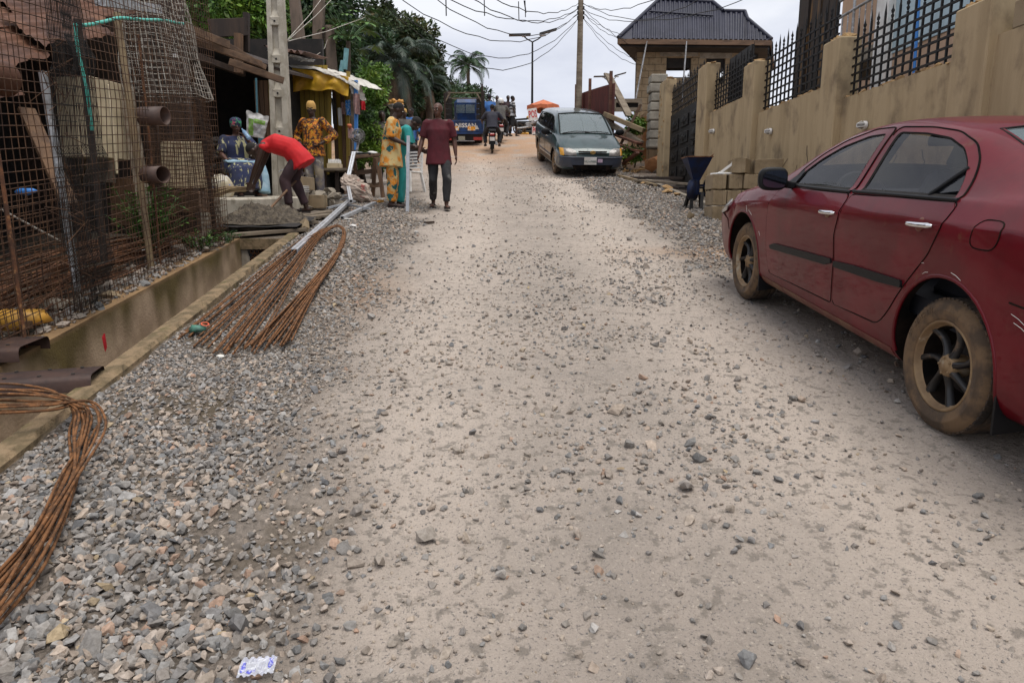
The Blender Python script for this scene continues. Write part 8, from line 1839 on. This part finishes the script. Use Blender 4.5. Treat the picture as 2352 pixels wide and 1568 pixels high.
for i in range(14): q.hull((tx + lr.uniform(-.16, .16), 19.2 + lr.uniform(-.16, .16), tz + lr.uniform(.08, .18)), (.085, .085, .07), 12, 0, lr, True)
q.build('food', M['food'], ft_)
far('person in tan cap partly hidden behind the two robed men', 929, 300, 21.0, PI + .5, None, ('grey_cloth', .1, .9, .02), ('black_cloth', .97, .02), 1.72, cap=('cap_tan',))
far('person in blue top standing behind the held white profile', 946, 300, 21.8, PI - .6, None, ('blue_shirt', .15, 1.4, .02), ('navy', .97, .02), 1.72)
wc = thing('plastic_chair', 'white plastic chair standing behind the held aluminium profile', 'chair', (P(938, 400, 15.4).x, 15.4, g(15.4)), R(-30))
q = MB(); q.box((0, 0, .42), (.42, .42, .03)); q.build('seat', M['white_plastic'], wc, world=False, bevel=.008)
for k in range(6): q = MB(); q.box((0, .19, .52 + k * .065), (.40, .02, .035)); q.build('back_slat', M['white_plastic'], wc, world=False)
for sx in (-1, 1):
    q = MB(); q.bar((sx * .20, .20, .4), (sx * .20, .24, .90), .05, .03); q.build('back_post', M['white_plastic'], wc, world=False)
    for sy in (-1, 1): q = MB(); q.bar((sx * .19, sy * .19, .42), (sx * .24, sy * .26, 0), .05, .04); q.build('leg', M['white_plastic'], wc, world=False)
ride = dict(pelvis=(0, -.02, .83), waist=(0, .01, .98), chest=(0, .07, 1.18), neck=(0, .11, 1.35), head=(0, .15, 1.47), sl=(-.19, .10, 1.30), sr=(.19, .10, 1.30), el=(-.36, .22, 1.08), er=(.36, .22, 1.08), wl=(-.35, .50, 1.02), wr=(.35, .50, 1.02), hl=(-.12, 0, .82), hr=(.12, 0, .82), kl=(-.26, .36, .66), kr=(.26, .36, .66), al=(-.24, .18, .30), ar=(.24, .18, .30), tl=(-.25, .34, .26), tr=(.25, .34, .26))
person('motorcycle rider in dark shirt seen from behind on the black motorcycle', Vector((MBX, MBY + .62, g(MBY + .62))), R(2), ride, 1.74, 'skin_a', ('navy', .06, .9, .03), ('black_cloth', .96, .015), vox=.02, face=False, fingers=False, hair='hair')
person('rider in white helmet ahead of the dark shirted rider', Vector((MBX + .25, MBY + 3.8, g(MBY + 3.8))), R(4), ride, 1.74, 'skin_a', ('grey_cloth', .06, .9, .03), ('black_cloth', .96, .015), vox=.026, face=False, fingers=False, cap=('white_paint', [(.09, -.05), (.115, -.02), (.12, .04), (.11, .10), (.07, .145), (0, .155)]))
far('man in blue shirt and dark cap near the truck', 1125, 300, 31.5, .3, None, ('blue_shirt', .1, .9, .02), ('navy', .97, .015), 1.72, cap=('navy',))
far('dark haired passer-by behind the riders, left of the striped shirt', 1142, 300, 33.0, PI, None, ('grey_cloth', .1, .9, .02), ('black_cloth', .97, .015), 1.74)
far('short dark passer-by between the riders and the walking pair', 1154, 300, 34.0, PI, None, ('black_cloth', .1, .9, .02), ('black_cloth', .97, .015), 1.6)
far('man in dark purple shirt standing beside the striped shirt walker', 1167, 300, 31.8, PI + .4, None, ('plum', .1, .9, .02), ('black_cloth', .97, .015), 1.70)
far('walker in black and white striped shirt striding right', 1177, 300, 31.6, R(-70), dict(kl=(-.1, .22, .5), al=(-.1, .22, .09), tl=(-.11, .38, .03), kr=(.1, -.04, .48), ar=(.1, -.32, .14), tr=(.11, -.18, .05)), ('stripe', .1, .9, .02), ('black_cloth', .6, .02), 1.68)
far('stall keeper half hidden behind the stall table under the parasol', 1254, 300, 36.8, PI, None, ('grey_cloth', .1, .9, .02), ('black_cloth', .97, .015), 1.62)
tr = np.random.default_rng(12); tp = random.Random(8)
def leafcloud(name, parent, clumps, n, size, m_, droop=.35, aspect=.42, kind='stuff'):
    """n leaf blades gathered in clumps [(centre, radius)]; each blade is a bent diamond of two faces"""
    c_ = np.array([k[0] for k in clumps], float); r_ = np.array([k[1] for k in clumps], float)
    i = tr.choice(len(clumps), n, p=r_**2 / np.sum(r_**2)); d = tr.normal(0, 1, (n, 3)); d /= np.linalg.norm(d, axis=1)[:, None]
    rad = r_[i] * tr.uniform(.25, 1.0, n) ** .5; p = c_[i] + d * rad[:, None] * np.array([1, 1, .8])
    a = d + tr.normal(0, .6, (n, 3)); a[:, 2] -= droop; a /= np.linalg.norm(a, axis=1)[:, None]
    s = np.cross(a, tr.normal(0, 1, (n, 3))); s /= np.linalg.norm(s, axis=1)[:, None]
    l = size * tr.lognormal(0, .25, n)[:, None]; up = np.cross(s, a)
    V_ = np.stack([p, p + a * l * .5 + s * l * aspect * .5, p + a * l - up * l * .12, p + a * l * .5 - s * l * aspect * .5], 1).reshape(-1, 3)
    f = (np.arange(n) * 4)[:, None]; F_ = np.concatenate([f, f + 1, f + 2, f, f + 2, f + 3], 1).reshape(-1, 3)
    me = bpy.data.meshes.new(name); inv = np.array(wm(parent).inverted()); V_ = V_ @ inv[:3, :3].T + inv[:3, 3]
    me.vertices.add(len(V_)); me.vertices.foreach_set('co', V_.ravel()); me.loops.add(F_.size); me.loops.foreach_set('vertex_index', F_.ravel().astype(np.int32)); me.polygons.add(len(F_)); me.polygons.foreach_set('loop_start', np.arange(0, F_.size, 3, dtype=np.int32)); me.update(calc_edges=True)
    tone = np.repeat(np.clip(tr.normal(1, .22, n), .5, 1.7), 4); hue = np.repeat(tr.uniform(0, 1, n), 4)
    cc = np.stack([tone * (1 + .35 * (hue > .86)), tone, tone * .95, np.ones_like(tone)], -1); at = me.color_attributes.new('tone', 'FLOAT_COLOR', 'POINT'); at.data.foreach_set('color', cc.ravel())
    me.materials.append(M[m_]); o = link(name, me, parent)
    return o
def pml(name, c1, c2, c3): pm(name, c1, c2, 1.1, .55, c3=c3, s3=.5, lo3=.5, hi3=.68, attr='tone', spec=.4)
pml('fol_bright', (.10, .21, .026), (.035, .085, .018), (.19, .28, .035))
pml('fol_dark', (.032, .075, .026), (.014, .036, .016), (.055, .105, .026))
pml('fol_olive', (.045, .075, .020), (.02, .04, .014), (.11, .10, .03))
pml('fol_papaya', (.07, .155, .03), (.04, .10, .022), (.11, .2, .035))
pm('bark', (.12, .09, .065), (.07, .052, .04), 4, .9, stretch=(1, 1, .3), bump=.01)
def tree(name, lab, base, crowns, n, size, m_, nclump=60, tr_r=.22, crad=(.45, .95), group=None, cat='tree', limbs=6):
    t_ = thing(name, lab, cat, base, group=group); cl = []
    tot = sum(c[1][0] * c[1][1] for c in crowns)
    for c_, r_ in crowns:
        for k in range(max(4, int(nclump * r_[0] * r_[1] / tot))):
            d = Vector((tp.gauss(0, 1), tp.gauss(0, 1), tp.gauss(0, 1))).normalized() * tp.uniform(.35, 1.0) ** .6
            cl.append(((c_[0] + d.x * r_[0], c_[1] + d.y * r_[1], c_[2] + d.z * r_[2]), tp.uniform(*crad)))
    leafcloud('crown', t_, cl, n, size, m_)
    q = MB(); b_ = Vector(base); ctr = sum((Vector(c[0]) for c in crowns), Vector()) / len(crowns)
    top = Vector((ctr.x * .7 + b_.x * .3, ctr.y * .7 + b_.y * .3, ctr.z)); q.tube(smooth([b_ - Vector((0, 0, .3)), b_.lerp(top, .35) + Vector((tp.uniform(-.2, .2), 0, 0)), b_.lerp(top, .7), top], 4), [tr_r * (1 - .06 * k) for k in range(13)], 9); q.build('trunk', M['bark'], t_)
    for k in range(limbs):
        c_ = cl[tp.randrange(len(cl))][0]; s_ = b_.lerp(top, tp.uniform(.45, .9)); q = MB(); q.tube(smooth([s_, s_.lerp(Vector(c_), .5) + Vector((0, 0, .3)), Vector(c_)], 4), [tr_r * .4 * (1 - .1 * j) for j in range(9)], 6); q.build('limb', M['bark'], t_)
    return t_
def Z(u, v, Y): return tuple(P(u, v, Y))
def ell(u, v, Y, ru, rv, ry): k = Y / FP; return (Z(u, v, Y), (ru * k, ry, rv * k))
def gb(u, Y): p = P(u, 300, Y); return (p.x, Y, g(Y))
tree('broadleaf_tree', 'bright green leafy tree rising behind the dark plank shed at the left', gb(545, 24), [ell(500, 40, 24, 90, 60, 1.6), ell(585, 60, 25, 70, 55, 1.6), ell(450, -30, 25, 110, 60, 2), ell(560, -40, 25, 100, 50, 2)], 26000, .20, 'fol_bright', 130, .2, (.35, .75))
tree('broadleaf_tree', 'dark green tree behind the brown square posts', gb(700, 28), [ell(690, 30, 28, 70, 80, 2), ell(745, 60, 29, 70, 80, 2), ell(640, 60, 30, 80, 70, 2), ell(700, -40, 29, 110, 50, 2), ell(700, 130, 30, 120, 50, 1.5)], 26000, .22, 'fol_dark', 130, .22, (.4, .85))
tree('broadleaf_tree', 'tall dark tree with reddish tips whose outline meets the sky left of the coconut palm', gb(930, 42), [ell(900, 95, 40, 62, 50, 2.2), ell(955, 110, 41, 52, 42, 2), ell(985, 150, 42, 32, 52, 2), ell(920, 160, 42, 80, 60, 2.5), ell(870, 70, 41, 40, 45, 2)], 30000, .24, 'fol_olive', 150, .3, (.4, .85))
tree('broadleaf_tree', 'deep green tree filling the gap behind the oil palm', gb(860, 36), [ell(850, 130, 36, 60, 60, 2), ell(900, 210, 38, 80, 50, 2), ell(970, 220, 40, 60, 60, 2), ell(850, 230, 36, 50, 50, 2)], 22000, .22, 'fol_dark', 110, .25, (.4, .8))
tree('roadside_bush', 'dark rounded bush along the road left of the blue truck', gb(985, 40), [ell(985, 275, 40, 45, 45, 1.5), ell(950, 285, 40, 40, 35, 1.5), ell(1010, 235, 43, 35, 50, 1.5), ell(930, 250, 39, 40, 40, 1.5)], 16000, .17, 'fol_dark', 90, .1, (.3, .6), None, 'bush', 3)
tree('roadside_bush', 'green thicket behind the blue truck below the coconut palm', gb(1070, 58), [ell(1050, 230, 58, 50, 40, 2), ell(1085, 225, 60, 35, 30, 2), ell(1040, 260, 56, 50, 40, 2), ell(1100, 262, 60, 22, 30, 1.5)], 12000, .26, 'fol_dark', 80, .1, (.4, .8), None, 'bush', 3)
tree('roadside_shrub', 'light green shrub beside the white tarpaulin end of the kiosk', gb(848, 19), [ell(850, 205, 19, 22, 30, .5), ell(842, 240, 19, 24, 30, .5), ell(862, 180, 20, 26, 30, .5)], 6000, .12, 'fol_bright', 60, .05, (.16, .3), None, 'shrub', 3)
tree('roadside_shrub', 'low green shrub behind the table fan and the workbench', gb(842, 17.5), [ell(836, 300, 17.5, 26, 42, .5), ell(862, 340, 17.5, 20, 36, .5), ell(822, 350, 17.3, 22, 20, .4)], 6000, .09, 'fol_bright', 60, .04, (.14, .26), None, 'shrub', 3)
tree('roadside_shrub', 'green leafy plant behind the scrap timber by the block column', gb(1455, 21.8), [ell(1458, 285, 21.8, 16, 16, .3), ell(1452, 355, 21.0, 18, 14, .3)], 2200, .10, 'fol_bright', 26, .03, (.1, .2), None, 'shrub', 2)
def papaya():
    b_ = Vector(gb(795, 20.5)); top = P(800, 95, 20.5); t_ = thing('papaya_tree', 'papaya tree with large lobed leaves on a pale trunk above the kiosk', 'tree', b_)
    q = MB(); q.tube([b_ - Vector((0, 0, .2)), b_.lerp(top, .5), top], [.10, .085, .06], 9); q.build('trunk', M['bark'], t_)
    for k in range(30):
        a = tp.uniform(0, 2 * PI); el = tp.uniform(-.25, 1.1); l_ = tp.uniform(.55, 1.05); d = Vector((math.cos(a) * math.cos(el), math.sin(a) * math.cos(el), math.sin(el))); tip = top + Vector((0, 0, .15)) + d * l_
        q = MB(); q.tube([top, top.lerp(tip, .55) + Vector((0, 0, .06)), tip], [.012, .010, .007], 4); st = q.build('leaf_stalk', M['leaf_mid'], t_)
        fwd = Vector((d.x, d.y, d.z * .3 - .35)).normalized(); sd = fwd.cross(Vector((0, 0, 1))).normalized(); q = MB(); R_ = tp.uniform(.26, .40)
        for j in range(7):
            an = (j - 3) * .62; dr = (fwd * math.cos(an) + sd * math.sin(an)); lr_ = R_ * (1 - .10 * abs(j - 3)); sp = dr.cross(Vector((0, 0, 1))).normalized(); dn = Vector((0, 0, -.10 * lr_))
            q.add([tip, tip + dr * lr_ * .45 + sp * lr_ * .15 + dn * .3, tip + dr * lr_ * .8 + sp * lr_ * .13 + dn, tip + dr * lr_ + dn * 2, tip + dr * lr_ * .8 - sp * lr_ * .13 + dn, tip + dr * lr_ * .45 - sp * lr_ * .15 + dn * .3], [(0, 1, 2, 3), (0, 3, 4, 5)])
        q.build('leaf_blade', M['leaf_bright' if tp.random() < .6 else 'leaf_mid'], st)
papaya()
def palm(name, lab, base, top, nf, L_, m_, tr_r=.16, dead=0, wl=.5, droop=1.0, up=.9):
    b_, t0 = Vector(base), Vector(top); t_ = thing(name, lab, 'palm', b_)
    q = MB(); q.tube(smooth([b_ - Vector((0, 0, .3)), b_.lerp(t0, .5) + Vector((.1, 0, 0)), t0], 8), [tr_r * (1.15 - .25 * k / 16) * (1.05 if k % 2 else .97) for k in range(17)], 9); q.build('trunk', M['bark'], t_)
    for k in range(nf + dead):
        isd = k >= nf; a = 2 * PI * k * .618 + tp.uniform(-.2, .2); el = (up - (up + .35) * (k / max(nf, 1)) if not isd else -.75) + tp.uniform(-.12, .12); l_ = L_ * tp.uniform(.85, 1.1) * (.85 if isd else 1)
        dh = Vector((math.cos(a), math.sin(a), 0)); pts = []; n = 9; p = t0.copy(); ang = el
        for j in range(n + 1):
            pts.append(p.copy()); p = p + (dh * math.cos(ang) + Vector((0, 0, math.sin(ang)))) * l_ / n; ang = max(ang - droop * (.05 + .028 * j) * 1.6, -1.45)
        q = MB(); q.tube(pts, [.03 * (1 - .08 * j) for j in range(n + 1)], 4)
        sd = dh.cross(Vector((0, 0, 1))).normalized(); nl = 30
        for j in range(nl):
            s_ = .14 + .86 * j / nl; i = min(int(s_ * n), n - 1); c_ = pts[i].lerp(pts[i + 1], s_ * n - i); d = (pts[i + 1] - pts[i]).normalized(); ll = wl * math.sin(PI * min(1, .15 + .8 * s_)) * tp.uniform(.8, 1.1)
            for s2 in (-1, 1):
                v = (sd * s2 * .8 + d * .55 + Vector((0, 0, -.35 - (.5 if isd else 0)))).normalized(); tipp = c_ + v * ll + Vector((0, 0, -.22 * ll)); w_ = d * .022 * L_ / 2
                q.add([c_ - w_, c_ + w_, c_ + v * ll * .6 + w_ * .7, tipp, c_ + v * ll * .6 - w_ * .7], [(0, 1, 2, 3, 4)])
        q.build('frond', M['frond_dead' if isd else m_], t_)
pm('frond_green', (.035, .085, .028), (.02, .05, .022), 2, .5, c3=(.06, .12, .03), s3=1)
pm('frond_blue', (.035, .062, .038), (.02, .038, .026), 2, .5, c3=(.06, .09, .04), s3=1)
pm('frond_dead', (.17, .125, .08), (.09, .065, .042), 3, .8)
palm('oil_palm', 'large oil palm with hanging brown dead fronds left of the road', gb(905, 32), P(908, 150, 32), 26, 2.5, 'frond_blue', .26, 14, .55, 1.1, 1.2)
palm('oil_palm', 'smaller oil palm showing only frond tips right of the dark tree', gb(985, 38), P(978, 190, 38), 16, 2.1, 'frond_blue', .2, 8, .5, 1.0, 1.1)
palm('coconut_palm', 'lone coconut palm standing against the sky above the blue truck', gb(1072, 62), P(1075, 152, 62), 22, 2.5, 'frond_green', .16, 0, .62, 1.15, 1.35)
q = MB(); a = P(955, 300, 40); q.span((a.x - 1.5, 40, g(40) - .2), (a.x + .6, 40.2, P(955, 290, 40).z)); tag(q.build('garden_wall', M['block_grey']), 'low grey wall behind the bald man at the road bend', 'wall')
